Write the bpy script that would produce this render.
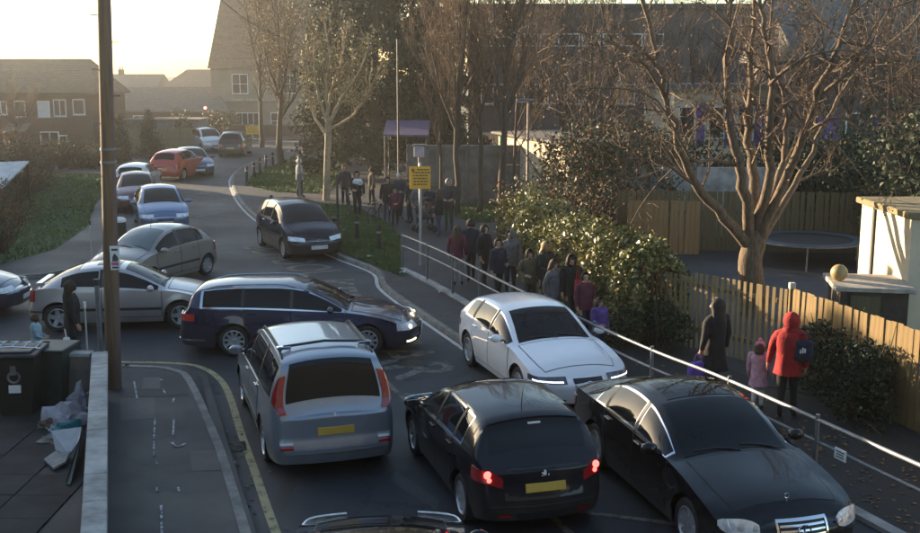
import bpy, bmesh, math, random
import numpy as np
from mathutils import Vector, Matrix, noise

# ------------------------------------------------------------------ camera, sky, sun, exposure
scene = bpy.context.scene
for o in list(bpy.data.objects):
    bpy.data.objects.remove(o)
CAM_H, FOC = 5.6, 1080.0
TILT = math.atan((266.5 - 74) / FOC)
SUN_AZ, SUN_EL = math.radians(54), math.radians(9.5)      # azimuth to the left of the viewing direction
cam = bpy.data.cameras.new('camera')
cam.sensor_width = 36.0
cam.lens = 36.0 * FOC / 920.0
cam.clip_end = 2000
cam_ob = bpy.data.objects.new('camera', cam)
scene.collection.objects.link(cam_ob)
cam_ob.location = (0, 0, CAM_H)
cam_ob.rotation_euler = (math.radians(90) - TILT, 0, 0)
scene.camera = cam_ob

world = bpy.data.worlds.new('World'); scene.world = world
world.use_nodes = True
wn = world.node_tree.nodes; wl = world.node_tree.links
sky = wn.new('ShaderNodeTexSky'); sky.sky_type = 'NISHITA'; sky.sun_disc = False
sky.sun_elevation = SUN_EL; sky.sun_rotation = -SUN_AZ
sky.air_density = 1.0; sky.dust_density = 0.8; sky.ozone_density = 1.2
wl.new(sky.outputs[0], wn['Background'].inputs[0])
wn['Background'].inputs[1].default_value = 0.095

sun = bpy.data.lights.new('sun', 'SUN'); sun.energy = 5.0; sun.angle = math.radians(0.55)
sun.color = (1.0, 0.77, 0.50)
sun_ob = bpy.data.objects.new('sun', sun); scene.collection.objects.link(sun_ob)
SDIR = Vector((-math.sin(SUN_AZ) * math.cos(SUN_EL), math.cos(SUN_AZ) * math.cos(SUN_EL), math.sin(SUN_EL)))
sun_ob.rotation_euler = SDIR.to_track_quat('Z', 'Y').to_euler()
sun_ob.location = SDIR * 80

vs = scene.view_settings
vs.view_transform = 'Standard'; vs.look = 'None'; vs.exposure = 2.0; vs.gamma = 1.0
vs.use_curve_mapping = False

# ------------------------------------------------------------------ helpers
C = scene.collection
rnd = random.Random(7)

def G(px, py, z=0.0):
    """point of the level z that lies in direction (px, py) of the measured photograph grid"""
    a = (px - 460) / FOC; b = (py - 266.5) / FOC
    dz = -math.sin(TILT) - b * math.cos(TILT)
    t = (z - CAM_H) / dz
    return Vector((a * t, (math.cos(TILT) - b * math.sin(TILT)) * t, z))

def AT(px, py, D):
    """point at the distance D (world Y) in direction (px, py)"""
    a = (px - 460) / FOC; b = (py - 266.5) / FOC
    dy = math.cos(TILT) - b * math.sin(TILT)
    t = D / dy
    return Vector((a * t, D, CAM_H + t * (-math.sin(TILT) - b * math.cos(TILT))))

MATS = {}
def mat(name, color, rough=0.7, metal=0.0, var=0.0, scale=6.0, color2=None, bump=0.0, coat=0.0, spec=0.5,
        emit=None, estr=0.0, detail=5.0, stretch=None, bscale=None, trans=0.0, coord='Object'):
    if name in MATS:
        return MATS[name]
    m = bpy.data.materials.new(name); m.use_nodes = True
    nt = m.node_tree; n = nt.nodes; l = nt.links
    b = n['Principled BSDF']
    b.inputs['Roughness'].default_value = rough
    b.inputs['Metallic'].default_value = metal
    b.inputs['Specular IOR Level'].default_value = spec
    if coat:
        b.inputs['Coat Weight'].default_value = coat
        b.inputs['Coat Roughness'].default_value = 0.03
    c = (*color, 1.0)
    b.inputs['Base Color'].default_value = c
    if trans:
        b.inputs['Transmission Weight'].default_value = trans
    if emit:
        b.inputs['Emission Color'].default_value = (*emit, 1); b.inputs['Emission Strength'].default_value = estr
    if var or color2 or bump:
        tc = n.new('ShaderNodeTexCoord'); mp = n.new('ShaderNodeMapping')
        l.new(tc.outputs[coord], mp.inputs[0])
        if stretch:
            mp.inputs['Scale'].default_value = stretch
        nz = n.new('ShaderNodeTexNoise'); nz.inputs['Scale'].default_value = scale
        nz.inputs['Detail'].default_value = detail; nz.inputs['Roughness'].default_value = 0.62
        l.new(mp.outputs[0], nz.inputs['Vector'])
        if var or color2:
            cr = n.new('ShaderNodeValToRGB')
            c2 = color2 if color2 else tuple(min(1, x * (1 + var)) for x in color)
            c1 = color if color2 else tuple(x * (1 - var) for x in color)
            cr.color_ramp.elements[0].position = 0.34; cr.color_ramp.elements[1].position = 0.66
            cr.color_ramp.elements[0].color = (*c1, 1); cr.color_ramp.elements[1].color = (*c2, 1)
            l.new(nz.outputs[0], cr.inputs[0]); l.new(cr.outputs[0], b.inputs['Base Color'])
        if bump:
            bp = n.new('ShaderNodeBump'); bp.inputs['Strength'].default_value = bump
            bp.inputs['Distance'].default_value = 0.02
            if bscale:
                nb = n.new('ShaderNodeTexNoise'); nb.inputs['Scale'].default_value = bscale
                nb.inputs['Detail'].default_value = 4
                l.new(mp.outputs[0], nb.inputs['Vector']); l.new(nb.outputs[0], bp.inputs['Height'])
            else:
                l.new(nz.outputs[0], bp.inputs['Height'])
            l.new(bp.outputs[0], b.inputs['Normal'])
    MATS[name] = m
    return m

def link(o, parent=None):
    C.objects.link(o)
    if parent is not None:
        o.parent = parent
    return o

def obj(name, verts, faces, m, parent=None, smooth=False, mats=None, mi=None, sharp=None, loc=None):
    me = bpy.data.meshes.new(name)
    me.from_pydata([tuple(v) for v in verts], [], [tuple(f) for f in faces])
    for mm in (mats or [m]):
        me.materials.append(mm)
    if mi is not None:
        me.polygons.foreach_set('material_index', mi)
    if smooth:
        me.polygons.foreach_set('use_smooth', [True] * len(me.polygons))
        if sharp:
            mark_sharp(me, sharp)
    me.update()
    o = bpy.data.objects.new(name, me)
    if loc is not None:
        o.location = loc
    return link(o, parent)

def mark_sharp(me, deg):
    bm = bmesh.new(); bm.from_mesh(me)
    lim = math.radians(deg)
    for e in bm.edges:
        if len(e.link_faces) == 2 and e.calc_face_angle(0) > lim:
            e.smooth = False
    bm.to_mesh(me); bm.free()

def share(name, me, parent=None, loc=(0, 0, 0), rot=(0, 0, 0), scale=(1, 1, 1)):
    o = bpy.data.objects.new(name, me); o.location = loc; o.rotation_euler = rot; o.scale = scale
    return link(o, parent)

def thing(name, label, cat, loc=(0, 0, 0), rz=0.0, group=None):
    o = bpy.data.objects.new(name, None); o.location = loc; o.rotation_euler = (0, 0, rz)
    o.empty_display_size = 0.2
    C.objects.link(o)
    return tag(o, label, cat, group)

def tag(o, label=None, cat=None, group=None, kind=None):
    if label: o['label'] = label
    if cat: o['category'] = cat
    if group: o['group'] = group
    if kind: o['kind'] = kind
    return o

class MB:
    """collects shapes into one mesh"""
    def __init__(s): s.v = []; s.f = []
    def add(s, vs_, fs_):
        k = len(s.v); s.v += [tuple(p) for p in vs_]; s.f += [tuple(i + k for i in f) for f in fs_]; return s
    def box(s, c, d, rz=0.0, M=None, taper=1.0):
        vs_ = []
        for z in (-1, 1):
            q = taper if z > 0 else 1.0
            for x, y in ((-1, -1), (1, -1), (1, 1), (-1, 1)):
                p = Vector((x * d[0] / 2 * q, y * d[1] / 2 * q, z * d[2] / 2))
                if rz: p.rotate(Matrix.Rotation(rz, 3, 'Z'))
                if M is not None: p = M @ p
                vs_.append(Vector(c) + p)
        return s.add(vs_, [(3, 2, 1, 0), (4, 5, 6, 7), (0, 1, 5, 4), (1, 2, 6, 5), (2, 3, 7, 6), (3, 0, 4, 7)])
    def cbox(s, c, d, b=0.01, rz=0.0, M=None):
        """box with chamfered edges"""
        x, y, z = d[0] / 2, d[1] / 2, d[2] / 2
        b = min(b, x * .9, y * .9, z * .9)
        vs_ = []; idx = {}
        for sx in (-1, 1):
            for sy in (-1, 1):
                for sz in (-1, 1):
                    for ax in range(3):
                        p = [sx * x, sy * y, sz * z]
                        for a in range(3):
                            if a != ax: p[a] -= (sx, sy, sz)[a] * b
                        idx[(sx, sy, sz, ax)] = len(vs_)
                        p = Vector(p)
                        if rz: p.rotate(Matrix.Rotation(rz, 3, 'Z'))
                        if M is not None: p = M @ p
                        vs_.append(Vector(c) + p)
        fs_ = []
        I = idx
        for q in (-1, 1):
            for ax in range(3):
                o1, o2 = [a for a in range(3) if a != ax]
                loop = []
                for a, b_ in ((-1, -1), (1, -1), (1, 1), (-1, 1)):
                    k = [0, 0, 0]; k[ax] = q; k[o1] = a; k[o2] = b_
                    loop.append(I[(k[0], k[1], k[2], ax)])
                flip = (q < 0) ^ (ax == 1)
                fs_.append(loop[::-1] if flip else loop)
        for ax in range(3):                                   # edge chamfers
            o1, o2 = [a for a in range(3) if a != ax]
            for a in (-1, 1):
                for b_ in (-1, 1):
                    def key(sv, which):
                        k = [0, 0, 0]; k[ax] = sv; k[o1] = a; k[o2] = b_
                        return I[(k[0], k[1], k[2], which)]
                    fs_.append((key(-1, o1), key(1, o1), key(1, o2), key(-1, o2)))
        for sx in (-1, 1):
            for sy in (-1, 1):
                for sz in (-1, 1):
                    fs_.append((I[(sx, sy, sz, 0)], I[(sx, sy, sz, 1)], I[(sx, sy, sz, 2)]))
        return s.add(vs_, fs_)
    def tube(s, pts, r, n=6, cap=True):
        pts = [Vector(p) for p in pts]
        if not hasattr(r, '__len__'): r = [r] * len(pts)
        k = len(s.v); up = None
        for i, p in enumerate(pts):
            d = (pts[min(i + 1, len(pts) - 1)] - pts[max(i - 1, 0)])
            if d.length < 1e-9: d = Vector((0, 0, 1))
            d.normalize()
            if up is None:
                up = d.orthogonal().normalized()
            up = (up - d * up.dot(d))
            up = up.normalized() if up.length > 1e-6 else d.orthogonal().normalized()
            w = d.cross(up)
            for j in range(n):
                a = 2 * math.pi * j / n
                s.v.append(tuple(p + (up * math.cos(a) + w * math.sin(a)) * r[i]))
        for i in range(len(pts) - 1):
            for j in range(n):
                a = k + i * n + j; b = k + i * n + (j + 1) % n
                s.f.append((a, b, b + n, a + n))
        if cap:
            s.f.append(tuple(k + j for j in reversed(range(n))))
            s.f.append(tuple(k + (len(pts) - 1) * n + j for j in range(n)))
        return s
    def lathe(s, prof, n=24, axis='Z', c=(0, 0, 0)):
        k = len(s.v)
        for (r, h) in prof:
            for j in range(n):
                a = 2 * math.pi * j / n
                x, y = r * math.cos(a), r * math.sin(a)
                p = {'Z': (x, y, h), 'Y': (x, h, -y), 'X': (h, x, y)}[axis]
                s.v.append((p[0] + c[0], p[1] + c[1], p[2] + c[2]))
        for i in range(len(prof) - 1):
            for j in range(n):
                a = k + i * n + j; b = k + i * n + (j + 1) % n
                s.f.append((a, b, b + n, a + n))
        return s
    def prism(s, poly, z0, z1):
        n = len(poly); k = len(s.v)
        s.v += [(p[0], p[1], z0) for p in poly] + [(p[0], p[1], z1) for p in poly]
        s.f.append(tuple(k + i for i in reversed(range(n)))); s.f.append(tuple(k + n + i for i in range(n)))
        for i in range(n):
            j = (i + 1) % n
            s.f.append((k + i, k + j, k + n + j, k + n + i))
        return s
    def ball(s, c, r, n=10, m=6):
        if not hasattr(r, '__len__'): r = (r, r, r)
        prof = [(math.sin(math.pi * i / m), -math.cos(math.pi * i / m)) for i in range(m + 1)]
        prof[0] = (1e-3, -1); prof[-1] = (1e-3, 1)
        k = len(s.v); s.lathe(prof, n)
        for i in range(k, len(s.v)):
            p = s.v[i]; s.v[i] = (c[0] + p[0] * r[0], c[1] + p[1] * r[1], c[2] + p[2] * r[2])
        return s
    def build(s, name, m, parent=None, smooth=False, sharp=35, loc=None):
        return obj(name, s.v, s.f, m, parent, smooth, sharp=sharp if smooth else None, loc=loc)

def curve_pts(pts, n=8):
    """Catmull-Rom through the points"""
    P = [Vector(p) for p in pts]; out = []
    for i in range(len(P) - 1):
        p0 = P[max(i - 1, 0)]; p1 = P[i]; p2 = P[i + 1]; p3 = P[min(i + 2, len(P) - 1)]
        for k in range(n):
            t = k / n
            out.append(0.5 * ((2 * p1) + (p2 - p0) * t + (2 * p0 - 5 * p1 + 4 * p2 - p3) * t * t
                              + (3 * p1 - p0 - 3 * p2 + p3) * t ** 3))
    out.append(P[-1].copy())
    return out

def offset_line(pts, d):
    """shift a plan polyline to its right by d"""
    out = []
    for i, p in enumerate(pts):
        t = pts[min(i + 1, len(pts) - 1)] - pts[max(i - 1, 0)]
        n = Vector((t.y, -t.x, 0)).normalized()
        out.append(p + n * d)
    return out

def ribbon(name, pts, w0, w1, z, m, kind='structure', thick=0.0, parent=None):
    """strip between the offsets w0 and w1 to the right of a polyline, at height z"""
    a = offset_line(pts, w0); b = offset_line(pts, w1); n = len(pts)
    v = [(p.x, p.y, z) for p in a] + [(p.x, p.y, z) for p in b]
    f = [(i, n + i, n + i + 1, i + 1) for i in range(n - 1)]
    if thick:
        v += [(p.x, p.y, z - thick) for p in a] + [(p.x, p.y, z - thick) for p in b]
        f += [(i, i + 1, 2 * n + i + 1, 2 * n + i) for i in range(n - 1)]
        f += [(n + i + 1, n + i, 3 * n + i, 3 * n + i + 1) for i in range(n - 1)]
        f += [(0, 2 * n, 3 * n, n), (n - 1, 2 * n - 1, 4 * n - 1, 3 * n - 1)]
    o = obj(name, v, [q[::-1] for q in f], m, parent)
    if kind and parent is None: o['kind'] = kind
    fix_normals(o)
    return o

def fix_normals(o):
    bm = bmesh.new(); bm.from_mesh(o.data); bmesh.ops.recalc_face_normals(bm, faces=bm.faces)
    if len(bm.faces) and all(abs(f.normal.z) > .9 for f in bm.faces) and bm.faces[:][0].normal.z < 0:
        bmesh.ops.reverse_faces(bm, faces=bm.faces)
    bm.to_mesh(o.data); bm.free()

def slab(name, poly, z, m, depth=0.25, kind='structure'):
    """filled plan polygon with its top at z and side walls below"""
    bm = bmesh.new()
    vs_ = [bm.verts.new((p[0], p[1], z - depth)) for p in poly]
    f = bm.faces.new(vs_); bm.normal_update()
    if f.normal.z < 0: f.normal_flip()
    r = bmesh.ops.extrude_face_region(bm, geom=[f])
    bmesh.ops.translate(bm, vec=(0, 0, depth), verts=[g for g in r['geom'] if isinstance(g, bmesh.types.BMVert)])
    bmesh.ops.recalc_face_normals(bm, faces=bm.faces)
    bmesh.ops.triangulate(bm, faces=[f for f in bm.faces if len(f.verts) > 4])
    me = bpy.data.meshes.new(name); bm.to_mesh(me); bm.free(); me.materials.append(m)
    o = bpy.data.objects.new(name, me); link(o)
    if kind: o['kind'] = kind
    return o
# ------------------------------------------------------------------ ground, road, pavements
def asphalt(name, base, spread, scale, crack=0.0, patchy=0.35):
    m = bpy.data.materials.new(name); m.use_nodes = True; MATS[name] = m
    nt = m.node_tree; n = nt.nodes; l = nt.links; b = n['Principled BSDF']
    tc = n.new('ShaderNodeTexCoord')
    n1 = n.new('ShaderNodeTexNoise'); n1.inputs['Scale'].default_value = .35; n1.inputs['Detail'].default_value = 6; n1.inputs['Roughness'].default_value = .6
    n2 = n.new('ShaderNodeTexNoise'); n2.inputs['Scale'].default_value = scale; n2.inputs['Detail'].default_value = 8; n2.inputs['Roughness'].default_value = .75
    n3 = n.new('ShaderNodeTexNoise'); n3.inputs['Scale'].default_value = 90; n3.inputs['Detail'].default_value = 2
    for q in (n1, n2, n3): l.new(tc.outputs['Object'], q.inputs['Vector'])
    a = n.new('ShaderNodeMath'); a.operation = 'MULTIPLY'; a.inputs[1].default_value = patchy; l.new(n1.outputs[0], a.inputs[0])
    c = n.new('ShaderNodeMath'); c.operation = 'MULTIPLY_ADD'; c.inputs[1].default_value = .45; l.new(n2.outputs[0], c.inputs[0]); l.new(a.outputs[0], c.inputs[2])
    d = n.new('ShaderNodeMath'); d.operation = 'MULTIPLY_ADD'; d.inputs[1].default_value = .3; l.new(n3.outputs[0], d.inputs[0]); l.new(c.outputs[0], d.inputs[2])
    cr = n.new('ShaderNodeValToRGB'); e = cr.color_ramp.elements
    e[0].position = .35; e[0].color = (*[x * (1 - spread) for x in base], 1)
    e[1].position = .75; e[1].color = (*[x * (1 + spread * 1.3) for x in base], 1)
    l.new(d.outputs[0], cr.inputs[0])
    vo = n.new('ShaderNodeTexVoronoi'); vo.feature = 'DISTANCE_TO_EDGE'; vo.inputs['Scale'].default_value = .30
    wv = n.new('ShaderNodeVectorMath'); wv.operation = 'MULTIPLY_ADD'; wv.inputs[1].default_value = (.9, .9, .9)
    l.new(n2.outputs[1], wv.inputs[0]); l.new(tc.outputs['Object'], wv.inputs[2]); l.new(wv.outputs[0], vo.inputs['Vector'])
    lt = n.new('ShaderNodeMath'); lt.operation = 'LESS_THAN'; lt.inputs[1].default_value = .007; l.new(vo.outputs[0], lt.inputs[0])
    ml = n.new('ShaderNodeMath'); ml.operation = 'MULTIPLY'; ml.inputs[1].default_value = crack; l.new(lt.outputs[0], ml.inputs[0])
    mx = n.new('ShaderNodeMix'); mx.data_type = 'RGBA'; mx.inputs[7].default_value = (*[x * .35 for x in base], 1)
    l.new(ml.outputs[0], mx.inputs[0]); l.new(cr.outputs[0], mx.inputs[6]); l.new(mx.outputs[2], b.inputs['Base Color'])
    ro = n.new('ShaderNodeMapRange'); ro.inputs[1].default_value = .3; ro.inputs[2].default_value = .8; ro.inputs[3].default_value = .55; ro.inputs[4].default_value = .9
    l.new(n1.outputs[0], ro.inputs[0]); l.new(ro.outputs[0], b.inputs['Roughness'])
    bp = n.new('ShaderNodeBump'); bp.inputs['Strength'].default_value = .35; bp.inputs['Distance'].default_value = .008
    l.new(n3.outputs[0], bp.inputs['Height']); l.new(bp.outputs[0], b.inputs['Normal'])
    return m

M_ROAD = asphalt('road_asphalt', (.031, .034, .040), .35, 4.0, .8)
M_PATH = asphalt('path_asphalt', (.026, .027, .030), .32, 6.0, .6, .5)
M_PATCH = asphalt('patch_asphalt', (.025, .026, .029), .3, 9.0)
M_PATCH2 = asphalt('patch_asphalt_pale', (.055, .055, .057), .3, 9.0)
M_KERB = mat('kerb_concrete', (.20, .195, .18), .85, var=.35, scale=3, bump=.3)
M_CONC = mat('concrete', (.33, .33, .32), .85, var=.35, scale=2.5, bump=.35)
M_CONC_D = mat('concrete_dark', (.14, .135, .125), .9, var=.35, scale=2.0, bump=.4)
M_EARTH = mat('earth_and_turf', (.035, .045, .018), .95, color2=(.075, .06, .035), scale=1.2, bump=.5)
M_GRASS = mat('grass_sod', (.022, .045, .010), .9, color2=(.055, .085, .022), scale=2.6, bump=.6)
M_WORNW = None

def worn(name, col, under, amount=.5, scale=5.0):
    m = bpy.data.materials.new(name); m.use_nodes = True; MATS[name] = m
    nt = m.node_tree; n = nt.nodes; l = nt.links; b = n['Principled BSDF']; b.inputs['Roughness'].default_value = .8
    tc = n.new('ShaderNodeTexCoord'); nz = n.new('ShaderNodeTexNoise'); nz.inputs['Scale'].default_value = scale
    nz.inputs['Detail'].default_value = 9; nz.inputs['Roughness'].default_value = .75
    l.new(tc.outputs['Object'], nz.inputs['Vector'])
    cr = n.new('ShaderNodeValToRGB'); e = cr.color_ramp.elements
    e[0].position = amount - .08; e[0].color = (*under, 1); e[1].position = amount + .08; e[1].color = (*col, 1)
    l.new(nz.outputs[0], cr.inputs[0]); l.new(cr.outputs[0], b.inputs['Base Color'])
    return m
M_YLINE = worn('worn_yellow_line', (.37, .32, .18), (.09, .085, .07), .42)
M_WLINE = worn('worn_white_marking', (.19, .18, .135), (.046, .047, .049), .48)
M_KLINE = worn('worn_white_edge_line', (.55, .55, .55), (.14, .14, .14), .40, 3)
M_CHALK = worn('spray_paint_marks', (.55, .56, .58), (.04, .04, .042), .50, 9)

o = obj('ground', [(-1500, -200, -.06), (1500, -200, -.06), (1500, 2500, -.06), (-1500, 2500, -.06)], [(0, 1, 2, 3)], M_EARTH); o['kind'] = 'structure'
o = obj('road', [(-70, -6, 0), (30, -6, 0), (60, 120, 0), (-70, 120, 0)], [(0, 1, 2, 3)], M_ROAD); o['kind'] = 'structure'

# right-hand block: its kerb line, from the near end to the far bend
RAIL_TOP = [(402, 235), (443, 252), (530, 295), (640, 345), (714, 374), (781, 403), (886, 450), (920, 465)]
rail_line = [G(x, y, 1.1) for x, y in RAIL_TOP]
for p in rail_line: p.z = 0
d = (rail_line[-1] - rail_line[-3]).normalized()
rail_line.append(rail_line[-1] + d * 2.2); rail_line.append(rail_line[-1] + d * 3)
rail_line = curve_pts(rail_line, 5)                             # runs towards the camera
kerb_near = offset_line(rail_line, 1.30)                        # right of travel = the road side
far_px = [(275, 157), (247, 164), (233, 175), (232, 186), (243, 205), (270, 226), (335, 254), (375, 270)]
far_k = [G(x, y, .1) for x, y in far_px]
for p in far_k: p.z = 0
KERB_R = curve_pts(far_k + [p for p in kerb_near[4::5]], 6)      # far to near
KERB_R = [Vector((p.x, p.y, 0)) for p in KERB_R]
poly = [(p.x, p.y) for p in offset_line(KERB_R, -.125)] + [(40, 4), (60, 80), (0, 80), (-8, 77.5)]
pavR = slab('pavement', poly, .10, M_PATH)
ribbon('kerb', KERB_R, -.13, 0, .112, M_KERB, thick=.12)
ribbon('kerb_edge_line', KERB_R[:-14], .03, .13, .004, M_KLINE)
# left near pavement
kl = curve_pts([(-30, 20.05, 0), (-9, 20.1, 0), (-6.2, 20.05, 0), (-5.35, 19.75, 0), (-4.86, 19.0, 0), (-3.79, 16.14, 0), (-3.29, 14.69, 0), (-2.57, 12.46, 0), (-1.4, 8.8, 0), (-.4, 5.5, 0)], 6)
KERB_L = [Vector(p) for p in kl]
pavL = slab('pavement', [(p.x, p.y) for p in offset_line(KERB_L, .125)] + [(-30, 3)], .10, M_PATH)
ribbon('kerb', KERB_L, 0, .13, .112, M_KERB, thick=.12)
yl = curve_pts([G(x, y) for x, y in [(60, 361), (112, 362), (178, 363.5), (205, 369), (222, 382), (231, 400), (240, 430), (256, 475), (275, 530)]] + [Vector((-1.25, 9.5, 0))], 6)
ribbon('yellow_line', yl, -.06, .06, .005, M_YLINE)
# left verge beyond the side road
kv = curve_pts([(-60, 30.5, 0), (-22, 29.6, 0), (-13, 29.4, 0), (-11.3, 30.2, 0), (-11.0, 32.2, 0), (-12.1, 37, 0), (-13.9, 43.3, 0), (-15.4, 49.3, 0), (-16.8, 56, 0), (-17.6, 64, 0), (-18.2, 72, 0), (-20.5, 81, 0), (-26, 92, 0)], 6)
KERB_V = [Vector(p) for p in kv]
slab('verge_base', [(p.x, p.y) for p in offset_line(KERB_V, -.125)] + [(-60, 92)], .10, M_PATH)
ribbon('kerb', KERB_V, -.13, 0, .112, M_KERB, thick=.12)
slab('pavement', [(-26.5, 92.5), (-12, 93), (40, 92), (40, 104), (-45, 104)], .10, M_PATH)

def blades(name, poly, n, h, seed, m, zb=.10, tilt=.5, label=None, kind='stuff', cat=None):
    """short upright blades spread over a plan polygon, joined into one sheet of grass"""
    rg = np.random.default_rng(seed)
    P = np.array([(p[0], p[1]) for p in poly]); lo, hi = P.min(0), P.max(0)
    pts = []
    while len(pts) < n:
        q = rg.uniform(lo, hi, (n * 2, 2)); ins = np.zeros(len(q), bool); j = len(P) - 1
        for i in range(len(P)):
            a, b = P[i], P[j]
            c = ((a[1] > q[:, 1]) != (b[1] > q[:, 1])) & (q[:, 0] < (b[0] - a[0]) * (q[:, 1] - a[1]) / (b[1] - a[1] + 1e-12) + a[0])
            ins ^= c; j = i
        pts += list(q[ins])
    p = np.array(pts[:n]); th = rg.uniform(0, 6.283, n); hh = h * rg.uniform(.45, 1.25, n); w = .010 + .012 * rg.random(n)
    w = w * (1 + p[:, 1] / 25)
    v = np.zeros((n, 3, 3))
    dx, dy = np.cos(th), np.sin(th); bx, by = rg.normal(0, tilt, (2, n)) * hh
    v[:, 0] = np.stack([p[:, 0] - dx * w, p[:, 1] - dy * w, np.full(n, zb)], 1)
    v[:, 1] = np.stack([p[:, 0] + dx * w, p[:, 1] + dy * w, np.full(n, zb)], 1)
    v[:, 2] = np.stack([p[:, 0] + bx, p[:, 1] + by, zb + hh], 1)
    return fast_mesh(name, v.reshape(-1, 3), np.arange(3 * n).reshape(-1, 3), m)

def fast_mesh(name, V, F, m, parent=None, smooth=False, mi=None):
    me = bpy.data.meshes.new(name)
    V = np.asarray(V, np.float32); F = np.asarray(F, np.int32); k = F.shape[1]
    me.vertices.add(len(V)); me.vertices.foreach_set('co', V.ravel())
    me.loops.add(F.size); me.loops.foreach_set('vertex_index', F.ravel())
    me.polygons.add(len(F)); me.polygons.foreach_set('loop_start', np.arange(0, F.size, k, dtype=np.int32))
    for mm in (m if isinstance(m, list) else [m]): me.materials.append(mm)
    if mi is not None: me.polygons.foreach_set('material_index', np.asarray(mi, np.int32))
    if smooth: me.polygons.foreach_set('use_smooth', np.ones(len(F), bool))
    me.update(calc_edges=True); me.validate()
    return link(bpy.data.objects.new(name, me), parent)

M_BLADE = mat('grass_blades', (.05, .10, .022), .8, color2=(.11, .155, .045), scale=1.4, detail=6)
def lawn(poly, n, h, seed, zb=.10):
    s_ = slab('lawn', poly, zb + .012, M_GRASS, .02)
    g_ = blades('grass', poly, n, h, seed, M_BLADE, zb + .01); g_['kind'] = 'stuff'
gl = lambda pts, z=.1: [tuple(G(x, y, z)[:2]) for x, y in pts]
lawn(gl([(246, 186), (250, 178), (268, 167), (300, 160), (338, 160), (340, 180), (326, 194), (275, 192)]), 9000, .10, 3)
lawn(gl([(338, 251), (402, 277), (399, 236), (384, 222), (352, 207), (318, 205), (322, 228)]), 16000, .10, 4)
lawn(gl([(430, 206), (534, 206), (534, 222), (470, 222)]), 5000, .12, 6)
lawn([(-30, 31), (-13.6, 30.6), (-12.9, 34), (-13.6, 39), (-15.6, 46), (-17.2, 53), (-18.8, 60), (-40, 60)], 36000, .11, 5)

# road markings: worn school lettering and zigzags along the right-hand kerb
KD = [0.0]
for i in range(1, len(KERB_R)): KD.append(KD[-1] + (KERB_R[i] - KERB_R[i - 1]).length)
def along(sd, off):
    sd = min(max(sd, 0), KD[-1] - .01)
    i = int(np.searchsorted(KD, sd)) - 1; i = max(0, min(i, len(KERB_R) - 2))
    t = (sd - KD[i]) / (KD[i + 1] - KD[i])
    a, b = KERB_R[i], KERB_R[i + 1]; p = a.lerp(b, t); tg = (b - a).normalized()
    return p + Vector((tg.y, -tg.x, 0)) * off
def s_of(D):
    return KD[min(range(len(KERB_R)), key=lambda i: abs(KERB_R[i].y - D))]
def zigzag(s0, s1, n, o0=.45, o1=2.15, w=.05):
    pts = []
    for k in range(n + 1):
        pts.append(along(s0 + (s1 - s0) * k / n, o0 if k % 2 else o1))
    mb = MB()
    for a, b in zip(pts[:-1], pts[1:]):
        t = (b - a).normalized(); q = Vector((t.y, -t.x, 0)) * w
        a2, b2 = a - t * w * .6, b + t * w * .6
        mb.add([a2 - q, b2 - q, b2 + q, a2 + q], [(0, 1, 2, 3)])
    mb.v = [(v[0], v[1], .005 + .0006 * (i // 4 % 2)) for i, v in enumerate(mb.v)]
    o = mb.build('zigzag_marking', M_WLINE); o['kind'] = 'structure'; fix_normals(o)
zigzag(s_of(62), s_of(41.5), 11); zigzag(s_of(19.5), s_of(9), 8)
eg = [along(x, 2.25) for x in np.linspace(s_of(20.5), s_of(8.5), 14)]
ribbon('edge_marking', eg, -.05, .05, .0052, M_WLINE)
def road_word(txt, s0, s1):
    cu = bpy.data.curves.new('word', 'FONT'); cu.body = txt; cu.size = 1.0; cu.offset = .012
    tmp = bpy.data.objects.new('word', cu); C.objects.link(tmp)
    dg = bpy.context.evaluated_depsgraph_get(); me = bpy.data.meshes.new_from_object(tmp.evaluated_get(dg))
    bpy.data.objects.remove(tmp)
    bm = bmesh.new(); bm.from_mesh(me)
    bmesh.ops.triangulate(bm, faces=bm.faces)
    xs = [v.co.x for v in bm.verts]; ys = [v.co.y for v in bm.verts]
    x0, x1, y0, y1 = min(xs), max(xs), min(ys), max(ys)
    for v in bm.verts:
        p = along(s0 + (s1 - s0) * (v.co.x - x0) / (x1 - x0), 2.05 - 1.35 * (v.co.y - y0) / (y1 - y0))
        v.co = (p.x, p.y, .005)
    bmesh.ops.recalc_face_normals(bm, faces=bm.faces)
    m2 = bpy.data.meshes.new('road_lettering'); bm.to_mesh(m2); bm.free(); m2.materials.append(M_WLINE)
    o = bpy.data.objects.new('road_lettering', m2); link(o); o['kind'] = 'structure'
road_word('SCHOOL', s_of(36.5), s_of(30.6)); road_word('KEEP', s_of(29.5), s_of(25.8)); road_word('CLEAR', s_of(24.8), s_of(20.2))

# patches, covers and spray marks on the near-left pavement
def flat(name, px, z, m, parent=None):
    p = [G(x, y, z) for x, y in px]
    o = obj(name, p, [tuple(range(len(p)))], m, parent); fix_normals(o)
    if parent is None: o['kind'] = 'structure'
    return o
flat('tarmac_patch', [(140, 376), (185, 375), (188, 395), (138, 397)], .104, M_PATCH, pavL)
flat('tarmac_patch', [(120, 398), (154, 397), (155, 418), (121, 421)], .104, M_PATCH2, pavL)
flat('tarmac_patch', [(190, 451), (216, 450), (221, 470), (192, 471)], .104, M_PATCH2, pavL)
flat('tarmac_patch', [(157, 398), (188, 397), (186, 425), (158, 440)], .104, M_PATCH, pavL)
flat('tarmac_patch', [(200, 372), (206, 372), (256, 533), (240, 533)], .1045, M_PATCH, pavL)
cover = flat('access_cover', [(143, 377), (160, 377), (160, 389), (142, 389)], .109, mat('cast_iron', (.05, .05, .052), .6, .5, var=.3, scale=20, bump=.5), pavL)
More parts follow.
